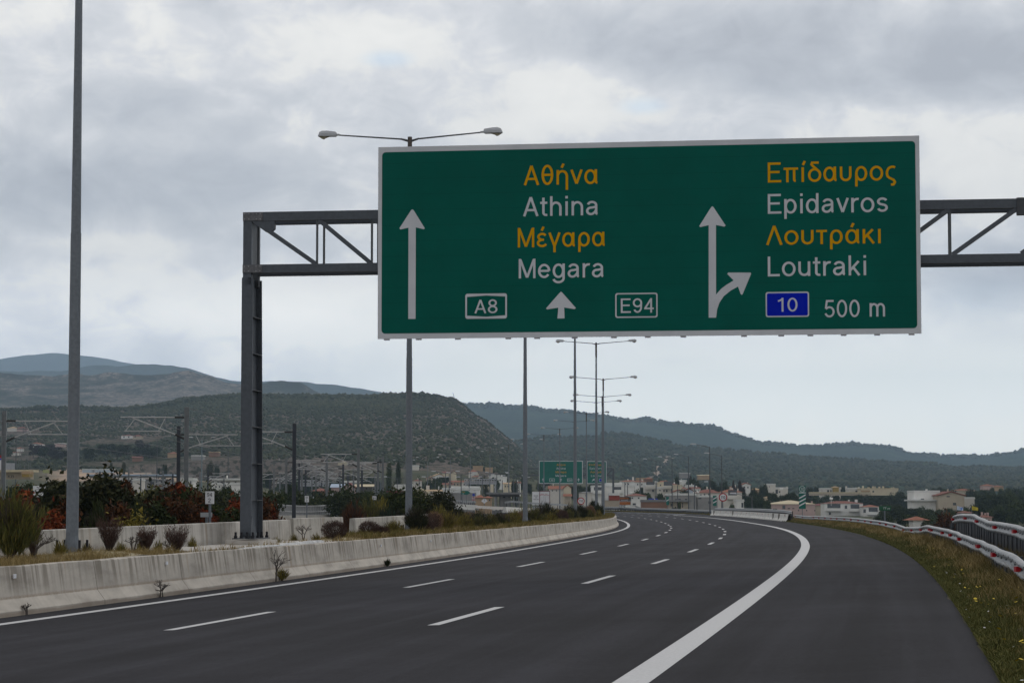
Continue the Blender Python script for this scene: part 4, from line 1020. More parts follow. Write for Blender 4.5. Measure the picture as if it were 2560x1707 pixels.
# ------------------------------------------------------------------ plants
def leafmat(name, a, b, c=None, sc=6.0, rough=.85, tr=0.0):
    if name in MATS: return MATS[name]
    m = bpy.data.materials.new(name); m.use_nodes = True; t = NT(m.node_tree); bs = t.n['Principled BSDF']
    bs.inputs['Roughness'].default_value = rough; bs.inputs['Specular IOR Level'].default_value = .1
    g = t.node('ShaderNodeNewGeometry'); r = g.outputs['Random Per Island']; nz = t.noise(t.node('ShaderNodeTexCoord').outputs['Object'], sc, 3, .6)
    f = t.math('ADD', t.math('MULTIPLY', r, .55), t.math('MULTIPLY', nz, .55))
    oi = t.node('ShaderNodeObjectInfo').outputs['Random']
    st_ = [(.2, (*a, 1)), (.75, (*b, 1))] if c is None else [(.2, (*a, 1)), (.6, (*b, 1)), (.9, (*c, 1))]
    col = t.ramp(f, st_)
    col = t.mix(t.math('MULTIPLY', oi, .3), col, tuple(x * .6 for x in b) + (1,))
    t.put(bs.inputs['Base Color'], col); MATS[name] = m; return m
def quads(c, sx, sz, rng, up=None, tri=False):
    """N leaf quads at centres c; sx half width, sz half length; up: preferred long axis Nx3"""
    n = len(c); a = rng.normal(size=(n, 3)); a /= np.linalg.norm(a, axis=1)[:, None]
    if up is None: l = rng.normal(size=(n, 3))
    else: l = up + rng.normal(size=(n, 3)) * .25
    l /= np.linalg.norm(l, axis=1)[:, None]; w = np.cross(l, a); w /= (np.linalg.norm(w, axis=1)[:, None] + 1e-9)
    sx = np.broadcast_to(np.asarray(sx), (n,))[:, None]; sz = np.broadcast_to(np.asarray(sz), (n,))[:, None]
    v = np.stack([c - l * sz - w * sx * .5, c - l * sz * .2 + w * sx, c + l * sz, c - l * sz * .2 - w * sx], 1).reshape(-1, 3)
    f = np.arange(n * 4).reshape(-1, 4)
    return v, f
def mesh_np(name, V, F, mt, parent=None, extra=None, smooth=False):
    me = bpy.data.meshes.new(name); nv = len(V); nf = len(F)
    me.vertices.add(nv); me.vertices.foreach_set('co', V.astype(np.float32).ravel())
    k = F.shape[1]; me.loops.add(nf * k); me.loops.foreach_set('vertex_index', F.astype(np.int32).ravel())
    me.polygons.add(nf); me.polygons.foreach_set('loop_start', np.arange(0, nf * k, k, dtype=np.int32)); me.polygons.foreach_set('loop_total', np.full(nf, k, dtype=np.int32))
    me.materials.append(mt); me.update(calc_edges=True); me.validate()
    o = bpy.data.objects.new(name, me); COL.objects.link(o)
    if parent is not None: o.parent = parent
    return o
def lobes(rng, n, w, h, z0=.0, flat=1.0):
    L_ = []
    for i in range(n):
        t = rng.uniform(0, 2 * math.pi); r = rng.uniform(0, .5) * w; z = z0 + rng.uniform(.3, .85) * (h - z0)
        L_.append((r * math.cos(t), r * math.sin(t) * .8, z, rng.uniform(.22, .38) * w, rng.uniform(.18, .32) * (h - z0) * flat))
    return L_
def cloud(rng, L_, n, shell=.55):
    idx = rng.integers(0, len(L_), n); A = np.array(L_)[idx]
    d_ = rng.normal(size=(n, 3)); d_ /= np.linalg.norm(d_, axis=1)[:, None]; r = rng.uniform(shell, 1.08, n)[:, None] ** .8
    return A[:, :3] + d_ * r * np.stack([A[:, 3], A[:, 3], A[:, 4]], 1)
def stems(mb_, rng, n, h, w, r, lean=.5, curve=.3, z0=0.0, seg=4):
    for i in range(n):
        t = rng.uniform(0, 2 * math.pi); k = rng.uniform(.05, 1) ** .6 * w / 2; hh = h * rng.uniform(.6, 1.0)
        p = Vector((rng.uniform(-.06, .06) * w, rng.uniform(-.06, .06) * w, z0)); prev = p
        for j in range(1, seg + 1):
            q = j / seg; nx = Vector((math.cos(t) * k * q ** (1 + curve) + rng.uniform(-.02, .02) * w, math.sin(t) * k * q ** (1 + curve) + rng.uniform(-.02, .02) * w, z0 + hh * q * (1 - .15 * (k / w) * q)))
            mb_.tube(prev, nx, r * (1 - (j - 1) / seg * .75), r * (1 - j / seg * .75), 3, cap=False); prev = nx
M_TWIG = mat('shrub_twig', (0.065, 0.042, 0.035), (0.035, 0.024, 0.02), 20, .9)
M_TWIGG = mat('grey_twig', (0.10, 0.085, 0.075), (0.06, 0.05, 0.045), 20, .9)
LM = dict(
    dark=leafmat('dark_shrub_leaf', (0.008, 0.011, 0.005), (0.026, 0.030, 0.012), (0.062, 0.057, 0.023)),
    green=leafmat('green_shrub_leaf', (0.011, 0.018, 0.006), (0.032, 0.043, 0.013), (0.065, 0.070, 0.022)),
    broom=leafmat('broom_leaf', (0.038, 0.044, 0.013), (0.095, 0.095, 0.026), (0.19, 0.155, 0.042)),
    yellow=leafmat('yellowing_leaf', (0.080, 0.070, 0.016), (0.175, 0.145, 0.028), (0.29, 0.23, 0.055)),
    brown=leafmat('brown_shrub_leaf', (0.034, 0.019, 0.016), (0.085, 0.050, 0.040), (0.15, 0.095, 0.075)),
    tan=leafmat('tan_shrub_leaf', (0.11, 0.065, 0.04), (0.21, 0.13, 0.08), (0.32, 0.2, 0.12)),
    red=leafmat('red_autumn_leaf', (0.05, 0.012, 0.005), (0.15, 0.030, 0.010), (0.27, 0.072, 0.022)),
    rust=leafmat('rust_leaf', (0.022, 0.012, 0.006), (0.060, 0.026, 0.010), (0.14, 0.050, 0.018)),
    blue=leafmat('blue_green_leaf', (0.010, 0.020, 0.012), (0.024, 0.042, 0.022), (0.045, 0.06, 0.03)))
def shrub(kind, col, base, h, w, seed, label, group=None, dens=1.0, col2=None, name='shrub', leaf=None):
    rng = np.random.default_rng(seed); root = empty(name, base, rng.uniform(0, 6.28)); tag(root, label, 'shrub', group)
    ls = leaf or max(.022, min(.06, h * .028)) * (1 + max(0, base[1] - 120) / 160)
    if kind == 'leafy':
        m = MB(); stems(m, rng, 9, h * .75, w * .7, .02 + h * .006); m.build('stem', M_TWIG, root)
        L_ = lobes(rng, 13, w, h, h * .02); L_ += [(0, 0, h * .35, w * .36, h * .34)]
        n = int(2600 * dens); c = cloud(rng, L_, n, .35); kk_ = rng.uniform(size=n) < .12; c[kk_] = np.array([0, 0, h * .4]) + (c[kk_] - np.array([0, 0, h * .4])) * rng.uniform(1.05, 1.3, (int(kk_.sum()), 1)); c = c[c[:, 2] > .02]; V_, F_ = quads(c, ls * rng.uniform(.5, 1.1, len(c)), ls * rng.uniform(1.0, 2.0, len(c)), rng)
        mesh_np('foliage', V_, F_, LM[col], root)
        if col2:
            top = [l for l in L_ if l[2] > h * .45] or L_; pick = [top[i] for i in rng.choice(len(top), max(1, len(top) // 3), replace=False)]
            c = cloud(rng, [(a, b, z + e * .35, d_ * .9, e * .85) for a, b, z, d_, e in pick], int(n * .35), .6); V_, F_ = quads(c, ls * .9, ls * 1.7, rng); mesh_np('autumn_foliage', V_, F_, LM[col2], root)
    elif kind == 'broom':
        n = int(520 * dens); m = MB(); stems(m, rng, int(n * .25), h, w, .010, seg=3); m.build('stem', M_TWIG, root)
        t = rng.uniform(0, 2 * math.pi, n * 5); k = rng.uniform(.02, 1, n * 5) ** .55 * w / 2; q = rng.uniform(.35, 1.0, n * 5)
        hh = h * rng.uniform(.62, 1.06, n * 5) * (1 - .42 * (k / (w / 2)) ** 2) * (1 + .10 * np.sin(t * 3 + seed)); k = k * (1 + .18 * np.sin(t * 2 + seed * 2))
        c = np.stack([np.cos(t) * k * q ** 1.25, np.sin(t) * k * q ** 1.25, hh * q], 1); up = np.stack([np.cos(t) * k / h * 1.3, np.sin(t) * k / h * 1.3, np.ones_like(t)], 1)
        V_, F_ = quads(c, ls * .28, ls * rng.uniform(2.2, 4.2, len(c)), rng, up); mesh_np('foliage', V_, F_, LM[col], root)
    elif kind == 'trim':    # clipped ball of fine dead twigs
        m = MB(); stems(m, rng, int(46 * dens), h * .9, w * .85, .010, seg=3); m.build('stem', M_TWIG, root)
        n = int(3400 * dens); d_ = rng.normal(size=(n, 3)); d_ /= np.linalg.norm(d_, axis=1)[:, None]; az_ = np.arctan2(d_[:, 1], d_[:, 0]); r = (rng.uniform(.40, 1.10, n) * (1 + .10 * np.sin(az_ * 3 + seed)))[:, None] ** .6
        c = np.array([0, 0, h * .56]) + d_ * r * np.array([w * .5, w * .5, h * .45]); up = d_ * .9 + np.array([0, 0, .6])
        V_, F_ = quads(c, ls * .22, ls * rng.uniform(1.2, 2.4, n), rng, up); mesh_np('foliage', V_, F_, LM[col], root)
    elif kind == 'vase':    # leggy dead shrub, spreading upward
        m = MB(); stems(m, rng, int(70 * dens), h, w, .010, curve=.1, seg=4); stems(m, rng, 5, h * .5, w * .5, .03); m.build('stem', M_TWIG, root)
        n = int(2300 * dens); t = rng.uniform(0, 2 * math.pi, n); q = rng.uniform(.35, 1.0, n); k = rng.uniform(0, 1, n) ** .45 * w * .62 * q ** 1.15
        c = np.stack([np.cos(t) * k, np.sin(t) * k, h * q * rng.uniform(.80, 1.12, n) * (1 - .12 * np.cos(t * 3 + seed))], 1); up = np.stack([np.cos(t) * .5, np.sin(t) * .5, np.ones(n)], 1)
        V_, F_ = quads(c, ls * .22, ls * rng.uniform(1.2, 2.6, n), rng, up); mesh_np('foliage', V_, F_, LM[col], root)
    elif kind == 'twig':
        m = MB()
        def br(p, d_, l, r, dep):
            e = p + d_ * l; m.tube(p, e, r, r * .7, 4, cap=False)
            if dep:
                for i in range(3 if dep > 1 else 2):
                    nd = (d_ + Vector(rng.normal(size=3) * .48)).normalized(); nd.z = abs(nd.z) * .8 + .1; br(e, nd.normalized(), l * rng.uniform(.55, .85), r * .62, dep - 1)
        for i in range(2): br(Vector((rng.uniform(-.05, .05), 0, 0)), Vector((rng.uniform(-.3, .3), rng.uniform(-.3, .3), 1)).normalized(), h * .32, .022, 4)
        m.build('branches', M_TWIGG, root)['kind'] = 'stuff'
    return root
def mz(u, o=-6.3):
    """foot of a median plant in picture column u"""
    s = s_at(u, o); p = R(s, o, .9); return p
G1 = 'shrubs growing along the median'
def msh(kind, col, u, vt, vb, w, seed, label, o=-6.3, col2=None, dens=1.0):
    p = mz(u, o); zb = P(u, vb, p.y).z; zb = min(max(zb, p.z - .12), p.z + .05); h = P(u, vt, p.y).z - zb; ww = w * p.y / 5990
    return shrub(kind, col, (p.x, p.y, zb - .03), max(.3, h), ww, seed, label, G1, dens, col2)
msh('broom', 'broom', 26, 1225, 1396, 150, 1, 'tall feathery green and yellow broom bush left of the thick lamp post', -6.2, dens=1.7)
msh('twig', 'brown', 84, 1305, 1388, 60, 2, 'grey leafless shrub beside the feathery broom bush', -6.3)
msh('vase', 'brown', 80, 1312, 1388, 46, 3, 'dry dark shrub leaning against the feathery broom bush', -6.6, dens=.6)
msh('vase', 'brown', 272, 1298, 1376, 62, 4, 'dry brown flaring shrub standing first right of the thick lamp post', -6.4)
msh('twig', 'brown', 330, 1322, 1382, 36, 5, 'bare forked little tree between two dry brown shrubs', -6.2)
msh('vase', 'brown', 364, 1322, 1385, 48, 6, 'dry brown shrub right of the bare forked little tree', -6.3)
msh('vase', 'brown', 440, 1318, 1386, 58, 7, 'dry dark flaring shrub at the edge of the concrete slab', -6.2)
msh('twig', 'brown', 424, 1335, 1386, 40, 8, 'sprawl of bare sticks at the foot of the dark flaring shrub', -6.5)
msh('twig', 'brown', 760, 1299, 1342, 42, 9, 'small bare bunch of twigs between the gantry and the round shrub', -6.5)
msh('trim', 'brown', 837, 1299, 1350, 64, 10, 'clipped round brown shrub in front of the pale wall end', -6.2, dens=1.3)
msh('trim', 'brown', 922, 1300, 1342, 52, 11, 'dark brown clipped shrub beside a yellow green one', -6.4)
msh('trim', 'brown', 948, 1311, 1347, 50, 12, 'low near-black clipped shrub in the yellow grass', -6.0)
msh('broom', 'yellow', 985, 1296, 1345, 60, 13, 'yellow green broom bush left of the dark one under the lamp post', -6.2)
msh('broom', 'dark', 1040, 1262, 1332, 76, 14, 'largest dark green broom bush hiding the foot of the second lamp post', -6.2, dens=1.6)
msh('trim', 'brown', 1062, 1294, 1336, 46, 15, 'brown shrub right beside the largest dark broom bush', -6.0)
msh('trim', 'tan', 1086, 1277, 1330, 46, 16, 'straw coloured round shrub right of the largest dark broom bush', -6.2)
seq = [('broom', 'yellow', 1118, 1276, 44), ('broom', 'dark', 1148, 1270, 46), ('trim', 'brown', 1170, 1290, 42), ('broom', 'green', 1196, 1273, 44), ('broom', 'yellow', 1226, 1284, 40), ('trim', 'brown', 1256, 1282, 40), ('broom', 'yellow', 1284, 1272, 42), ('trim', 'brown', 1268, 1290, 28),
       ('broom', 'yellow', 1312, 1266, 44), ('broom', 'broom', 1338, 1268, 36), ('broom', 'dark', 1364, 1257, 44), ('broom', 'yellow', 1386, 1270, 34), ('trim', 'brown', 1406, 1276, 24), ('broom', 'dark', 1424, 1262, 36), ('broom', 'broom', 1440, 1270, 30), ('broom', 'dark', 1452, 1261, 32), ('trim', 'tan', 1476, 1265, 20), ('broom', 'dark', 1484, 1252, 24), ('broom', 'green', 1497, 1260, 24), ('broom', 'dark', 1509, 1257, 20), ('broom', 'yellow', 1518, 1266, 18), ('trim', 'tan', 1524, 1272, 16)]
for i, (k, c_, u, vt, w) in enumerate(seq):
    nm = {'yellow': 'yellow green broom bush', 'dark': 'dark green broom bush', 'green': 'green broom bush', 'broom': 'olive broom bush', 'brown': 'dry brown round shrub', 'tan': 'straw coloured round shrub'}[c_]
    msh(k, c_, u, vt - 2, 1330, w * 1.3, 40 + i, nm + ' in the far row of median shrubs, beyond the second lamp post', -6.25 - .3 * (i % 3), dens=1.0)
fr = random.Random(9)
for i in range(34):
    u = 1080 + 448 * (i / 34) ** .8 + fr.uniform(-5, 5); k, c_ = fr.choice([('broom', 'broom'), ('broom', 'yellow'), ('trim', 'brown'), ('broom', 'green'), ('trim', 'tan'), ('broom', 'broom')]); w = 46 - 30 * i / 34
    msh(k, c_, u, 1283 - 12 * i / 34 + fr.uniform(-5, 4), 1330, w, 900 + i, 'low olive or dry shrub filling the far median row towards the bend', -5.8 - fr.random() * 1.3, dens=.7)['group'] = 'low shrubs filling the far median row'
# plants behind the wall
G2 = 'tall bushes behind the rear median wall'
def bsh(kind, col, u, vt, w, Y, seed, label, col2=None, dens=1.0, vb=None, grp=G2):
    X = P(u, 1260, Y).x; g = float(ground_z(np.array([X]), np.array([Y]))[0]) - .05; zt = P(u, vt, Y).z
    return shrub(kind, col, (X, Y, g), zt - g, w * Y / 5990, seed, label, grp, dens, col2)
for a in [('leafy', 'green', -10, 1262, 120, 66, 70, 'green bush behind the wall, cut by the edge of the picture', 'red', 1.4),
          ('leafy', 'dark', 60, 1252, 90, 64, 71, 'bush with bright red autumn leaves behind the feathery broom', 'red', 1.5),
          ('leafy', 'red', 46, 1243, 46, 68, 72, 'small bright red bush under the blank white billboard', None, .8),
          ('leafy', 'red', 128, 1284, 80, 60, 73, 'low orange red bush leaning over the pale wall', None, 1.1),
          ('leafy', 'dark', 130, 1222, 110, 68, 74, 'dark leafy bush partly covering the blank white billboard', None, 1.8),
          ('leafy', 'dark', 200, 1192, 130, 70, 75, 'tallest near-black bush just behind the thick lamp post', None, 2.8),
          ('leafy', 'dark', 262, 1240, 90, 72, 76, 'dark bush right of the tallest near-black one', 'rust', 1.8),
          ('leafy', 'dark', 315, 1236, 100, 74, 77, 'dark bush with a few red leaves behind the flaring shrubs', 'rust', 2.0),
          ('leafy', 'dark', 372, 1226, 100, 75, 78, 'broad dark bush under the railway mast, rust red on top', 'rust', 2.2),
          ('leafy', 'rust', 430, 1218, 90, 77, 79, 'rust red bush at the foot of the railway mast', 'red', 2.0),
          ('leafy', 'green', 478, 1238, 80, 76, 80, 'green and red bush left of the white number sign', 'rust', 1.6),
          ('leafy', 'rust', 500, 1270, 60, 74, 81, 'low rust coloured bush just left of the white number sign', 'red', 1.0),
          ('leafy', 'green', 548, 1264, 80, 76, 82, 'green bush under the white number sign', None, 1.6),
          ('leafy', 'red', 592, 1264, 60, 80, 83, 'bright red bush left of the gantry column', None, 1.6),
          ('leafy', 'rust', 672, 1258, 64, 82, 84, 'red and green bush right of the gantry column', 'red', 1.6),
          ('leafy', 'yellow', 330, 1290, 70, 66, 85, 'clump of arching yellow grass against the pale wall', None, .5)]:
    bsh(a[0], a[1], a[2], a[3], a[4] * 1.3, a[5], a[6], a[7], a[8], a[9])
for a in [('broom', 'rust', 882, 1256, 80, 100, 90, 'brown broom bush right of the low wall end', None, 1.5), ('broom', 'broom', 925, 1250, 76, 104, 91, 'olive broom bush below the catenary masts', None, 1.6),
          ('broom', 'yellow', 955, 1246, 52, 108, 92, 'orange tinged broom bush left of the second lamp post', None, 1.2), ('broom', 'blue', 968, 1262, 66, 102, 93, 'blue green broom bush left of the second lamp post', None, 1.3),
          ('leafy', 'green', 1000, 1230, 110, 118, 94, 'tall dark bush directly left of the second lamp post', None, 2), ('leafy', 'dark', 1052, 1236, 110, 122, 95, 'tall dark bush directly right of the second lamp post', None, 2),
          ('leafy', 'dark', 1092, 1238, 70, 126, 96, 'dark bush next to the rust red one beside the far carriageway', None, 1.6), ('leafy', 'dark', 1118, 1242, 60, 124, 97, 'rust tinged bush where the far carriageway comes into view', 'rust', 1.4),
          ('broom', 'yellow', 1100, 1262, 56, 116, 98, 'dry yellow broom below the rust red bush', None, 1.0)]:
    bsh(*a[:10])

gb = random.Random(21)
for i, (u, vt, w, k, c_, Y) in enumerate([(110, 1268, 60, 'broom', 'broom', 61), (165, 1262, 56, 'leafy', 'rust', 62), (245, 1262, 70, 'broom', 'green', 66), (290, 1272, 60, 'leafy', 'rust', 67), (345, 1262, 70, 'broom', 'green', 69), (400, 1256, 70, 'leafy', 'green', 70), (455, 1262, 60, 'leafy', 'rust', 71), (560, 1282, 50, 'broom', 'green', 74), (625, 1280, 40, 'leafy', 'rust', 76)]):
    bsh(k, c_, u, vt, w, Y, 820 + i, 'low %s bush filling the gap just behind the pale wall' % ('rust tinged' if c_ == 'rust' else 'olive green'), None, 1.2, grp='low bushes just behind the pale wall')
for i, u in enumerate([150, 215, 300, 350, 395, 480, 690, 735, 790, 880, 905]):
    msh('broom', 'yellow', u, 1352 + gb.uniform(-6, 6) - (u - 150) * .035, 1392, 30 + gb.uniform(-6, 12), 860 + i, 'straw coloured grass tuft on the median in front of the pale wall', -6.9 + gb.uniform(-.2, .4), dens=.16)['group'] = 'straw coloured tufts on the median'
for i, (u, vt, w, Y) in enumerate([(590, 1232, 70, 170), (632, 1226, 70, 200), (668, 1236, 60, 190), (705, 1240, 60, 262), (735, 1236, 60, 275), (770, 1246, 60, 262), (800, 1244, 50, 280), (830, 1238, 60, 285), (862, 1226, 70, 230), (900, 1230, 60, 225), (935, 1238, 50, 215), (850, 1222, 60, 300), (530, 1236, 60, 150), (565, 1230, 60, 165), (960, 1226, 60, 260), (1025, 1226, 50, 300)]):
    bsh('leafy', gb.choice(['green', 'green', 'dark']), u, vt + gb.uniform(-3, 4), w * 1.2, Y, 700 + i, 'green bush in the thicket beyond the zinc railing, below the railway masts', None, 1.1, grp='green bushes beyond the zinc railing')
for i in range(12):
    u = 15 + i * 46 + gb.uniform(-12, 12)
    bsh('leafy', gb.choice(['green', 'dark', 'broom']), u, 1222 + gb.uniform(-6, 12), 80, 130 + gb.uniform(0, 60), 760 + i, 'dark green bush in the second rank behind the red-leaved bushes', None, 1.2, grp='second rank of bushes behind the wall')
# ------------------------------------------------------------------ grass and flowers
def blades(name, n, sf, of_, hf, mt, seed, wdt=.006, zoff=.0, lean=.35):
    rng = np.random.default_rng(seed); s = sf(rng, n); o = of_(rng, n, s)
    x = np.interp(s, S_, x_); y = np.interp(s, S_, y_); t = np.interp(s, S_, th_); z = np.interp(s, S_, z_) + np.interp(s, S_, e_) * o + zoff
    b = np.stack([x + np.cos(t) * o, y - np.sin(t) * o, z], 1)
    h = hf(rng, n, s, o); a = rng.uniform(0, 2 * math.pi, n); ln = rng.uniform(.05, lean, n) * 1.6
    if zoff > .5:
        b[:, 2] -= np.where((s > 19.5) & (s < 42) & (o < -5.5), 1.0, 0)
    wd = wdt * (1 + np.maximum(0, b[:, 1] - 40) / 45); c, d_ = np.cos(a), np.sin(a)
    sd = np.stack([np.ones(n), np.zeros(n), np.zeros(n)], 1) * wd[:, None]
    mid = b + np.stack([c * ln * h * .3, d_ * ln * h * .3, h * .6], 1); tip = b + np.stack([c * ln * h, d_ * ln * h, h], 1)
    V_ = np.stack([b - sd, b + sd, mid + sd * .7, mid - sd * .7, tip], 1).reshape(-1, 3)
    q = np.arange(n) * 5; F1_ = np.stack([q, q + 1, q + 2, q + 3], 1); F2_ = np.stack([q + 3, q + 2, q + 4, q + 4], 1)
    me = bpy.data.meshes.new(name); nv = len(V_)
    me.vertices.add(nv); me.vertices.foreach_set('co', V_.astype(np.float32).ravel())
    lp = np.concatenate([F1_, F2_[:, :3]], 1).ravel(); me.loops.add(len(lp)); me.loops.foreach_set('vertex_index', lp.astype(np.int32))
    ls_ = np.stack([np.arange(n) * 7, np.arange(n) * 7 + 4], 1).ravel(); lt_ = np.tile([4, 3], n)
    me.polygons.add(2 * n); me.polygons.foreach_set('loop_start', ls_.astype(np.int32)); me.polygons.foreach_set('loop_total', lt_.astype(np.int32)); me.materials.append(mt); me.update(calc_edges=True)
    o_ = bpy.data.objects.new(name, me); COL.objects.link(o_); tag(o_, kind='stuff'); return o_
M_GDRY = leafmat('dry_grass_blade', (0.13, 0.095, 0.035), (0.27, 0.20, 0.085), (0.40, 0.31, 0.16), 1.5)
M_GGRN = leafmat('green_grass_blade', (0.042, 0.050, 0.015), (0.095, 0.098, 0.030), (0.18, 0.15, 0.055), 1.5)
M_GMIX = leafmat('olive_grass_blade', (0.07, 0.062, 0.018), (0.14, 0.115, 0.034), (0.23, 0.18, 0.065), 1.2)
expo = lambda a, b, k: (lambda rng, n: a + (b - a) * rng.uniform(0, 1, n) ** k)
def tuft(s, o, f):
    return np.array([noise.noise((a * .9, b * 2.2, f * 3.1)) + .6 * noise.noise((a * 2.7, b * 4, f)) for a, b in zip(s, o)]) * 1.3
hmed = lambda rng, n, s, o: rng.uniform(.05, .20, n) * np.clip(.85 + .7 * tuft(s, o, 1), .3, 1.7)
blades('dry_grass', 60000, expo(2, 190, 1.9), lambda r, n, s: r.uniform(-7.4, -5.38, n), hmed, M_GDRY, 5, .004, .88, .8)
blades('olive_grass', 34000, expo(40, 260, 1.3), lambda r, n, s: r.uniform(-7.2, -5.38, n), lambda r, n, s, o: r.uniform(.08, .24, n) * np.clip(.9 + .8 * tuft(s, o, 3), .3, 1.7), M_GMIX, 6, .004, .88, .8)
eo = lambda s: np.interp(s, [-60, 40, 150, 210, 330, 360, 900], [11.2, 11.45, 11.6, 11.9, 12.1, 13.6, 13.6])
vf = lambda r, n, s: eo(s) + .0 + r.uniform(0, 1, n) ** .9 * 2.1
blades('verge_grass', 70000, expo(-17, 215, 1.8), vf, lambda r, n, s, o: r.uniform(.03, .13, n) * np.clip(.95 + .9 * tuft(s, o, 2), .55, 1.9) * np.clip((o - eo(s)) * 2.2 + .35, .4, 1.2), M_GGRN, 7, .005, .0, .6)
blades('dry_verge_grass', 130000, expo(-17, 215, 1.8), lambda r, n, s: eo(s) + .15 + r.uniform(0, 1, n) ** .6 * 2.3, lambda r, n, s, o: r.uniform(.05, .22, n) * np.clip(.75 + 1.3 * tuft(s * .5, o * .7, 6), .12, 1.8) * np.clip((o - eo(s)) * .9 + .2, .3, 1.3), M_GDRY, 8, .004, .0, .7)
blades('olive_verge_grass', 60000, expo(-17, 640, 2.1), lambda r, n, s: eo(s) + .1 + r.uniform(0, 1, n) ** .7 * 2.3, lambda r, n, s, o: r.uniform(.06, .28, n) * np.clip(.75 + 1.0 * tuft(s, o, 9), .15, 1.8) * np.clip((o - eo(s)) * .8 + .15, .25, 1.3), M_GMIX, 9, .005, .0, .6)
blades('verge_edge_grass', 40000, expo(-19, 90, 1.7), lambda r, n, s: eo(s) - .02 + r.uniform(0, 1, n) ** 1.3 * .5, lambda r, n, s, o: r.uniform(.03, .09, n), M_GGRN, 17, .005, .0, .9)
# little weeds along the foot of the barrier
def ring(name, pts, r, mt, seed, petals=7):
    rng = np.random.default_rng(seed); V_, F_ = [], []
    for p in pts:
        b0 = len(V_); rr = r * rng.uniform(.6, 1.2); tx, ty = rng.uniform(-.5, .5, 2)
        for k in range(petals):
            a = 2 * math.pi * k / petals; x, y = math.cos(a) * rr, math.sin(a) * rr; V_.append((p[0] + x, p[1] + y, p[2] + x * tx + y * ty - .25 * abs(rr)))
        V_.append(tuple(p))
        for k in range(petals): F_.append((b0 + k, b0 + (k + 1) % petals, b0 + petals))
    me = bpy.data.meshes.new(name); me.from_pydata(V_, [], F_); me.materials.append(mt); o_ = bpy.data.objects.new(name, me); COL.objects.link(o_); tag(o_, kind='stuff'); return o_
rng = np.random.default_rng(11); M_YEL = mat('yellow_petal', (0.62, 0.47, 0.01), (0.5, 0.36, 0.01), 8, .7); M_WHT = mat('white_petal', (0.6, 0.6, 0.58), None, 8, .7)
pts = []
for i in range(640):
    s = -17.5 + (9 * rng.uniform() if i % 4 else 60 * rng.uniform() ** 1.5); o = float(eo(s)) + .10 + rng.uniform() ** 1.1 * 1.3
    if (i % 4 and o < float(eo(s)) + .35) or rng.uniform() < .35: continue
    pts.append(R(s, o, rng.uniform(.08, .2)))
ring('yellow_flowers', pts, .023, M_YEL, 1)
ring('white_flowers', [R(-22 + 40 * rng.uniform() ** 1.5, 11.25 + rng.uniform(.05, .8), rng.uniform(.05, .14)) for i in range(40)], .016, M_WHT, 2)
WEEDS = [(66, 0, 'twig', 'green', .22, 'small green weed at the foot of the barrier near the picture edge'), (404, 0, 'twig', 'brown', .42, 'thin weed with yellow specks against the barrier, left of the larger one'), 
         (690, 0, 'twig', 'broom', .85, 'tall sparse weed growing up the barrier below the gantry'), (705, 0, 'broom', 'yellow', .35, 'yellow weed clump at the foot of the tall sparse one'), (968, 0, 'broom', 'green', .20, 'weed tuft at the barrier foot, past the round shrub'), ]
for i, (u, _, k, c_, h, lb) in enumerate(WEEDS):
    s = s_at(u, -4.86); p = R(s, -4.86); shrub(k, c_, tuple(p), h, h * 1.3, 300 + i, lb, None, .10 if k == 'broom' else 1, name='weed', leaf=.03)

# ------------------------------------------------------------------ railway number signs and small signs near by
M_PW = mat('white_plate', (0.62, 0.62, 0.64), (0.55, 0.55, 0.57), 3, .5); M_BLK = mat('black_print', (0.012, 0.012, 0.014), None, 3, .6); M_GREYP = mat('grey_plate', (0.33, 0.34, 0.36), (0.27, 0.28, 0.3), 3, .55)
def plate_sign(name, label, cat, u0, u1, v0, v1, Y, texts, mt=None, post=True, extra=None, group=None, postmat=None, two=False, rot=0.0, border=None, ground=True, mark=None):
    X0 = P(u0, v1, Y); X1 = P(u1, v1, Y); top = P(u0, v0, Y).z; w = X1.x - X0.x; h = top - X0.z
    cx = (X0.x + X1.x) / 2; g = float(ground_z(np.array([cx]), np.array([Y]))[0]) if ground else X0.z - 1.2
    root = empty(name, (cx, Y, g - .1), rot); tag(root, label, cat, group); zb = X0.z - g + .1
    m = MB(); m.box((0, .02, zb + h / 2), (w, .04, h)); m.build('plate', mt or M_PW, root)
    if border is not None:
        m = MB(); t_ = border[1]; 
        for (cx_, cz_, ww, hh) in ((0, zb + t_ / 2, w, t_), (0, zb + h - t_ / 2, w, t_), (-w / 2 + t_ / 2, zb + h / 2, t_, h - 2 * t_), (w / 2 - t_ / 2, zb + h / 2, t_, h - 2 * t_)): m.box((cx_, -.004, cz_), (ww, .01, hh))
        m.build('border', border[0], root)
    for (tx, a, b, c_, d_, mm) in texts:     # fractions of the plate: x0,x1,z0,z1
        vs, fs = text_mesh(tx, -w / 2 + a * w, -w / 2 + b * w, zb + c_ * h, zb + d_ * h, y=-.012 - Y * 2e-5); m = MB(); m.add(vs, fs); m.build('lettering', mm, root)
    if mark: mark(root, w, h, zb)
    if post:
        for x in ((-w * .3, w * .3) if two else (0,)):
            m = MB(); m.tube((x, .09, 0), (x, .09, zb + h * .9), .035 + .00004 * Y, n=8); m.build('post', postmat or M_POLE, root)
    return root
plate_sign('distance_marker', 'white railway plate reading 94 over 2 above the red bushes', 'sign', 513, 535, 1227.5, 1259, 68, [('94', .2, .78, .58, .88, M_BLK), ('2', .33, .62, .12, .44, M_BLK)])
plate_sign('distance_marker', 'small white railway plate reading 94 over 0 beyond the steel railing', 'sign', 762, 772, 1239, 1254.5, 168, [('94', .2, .78, .58, .88, M_BLK), ('0', .33, .64, .12, .44, M_BLK)])
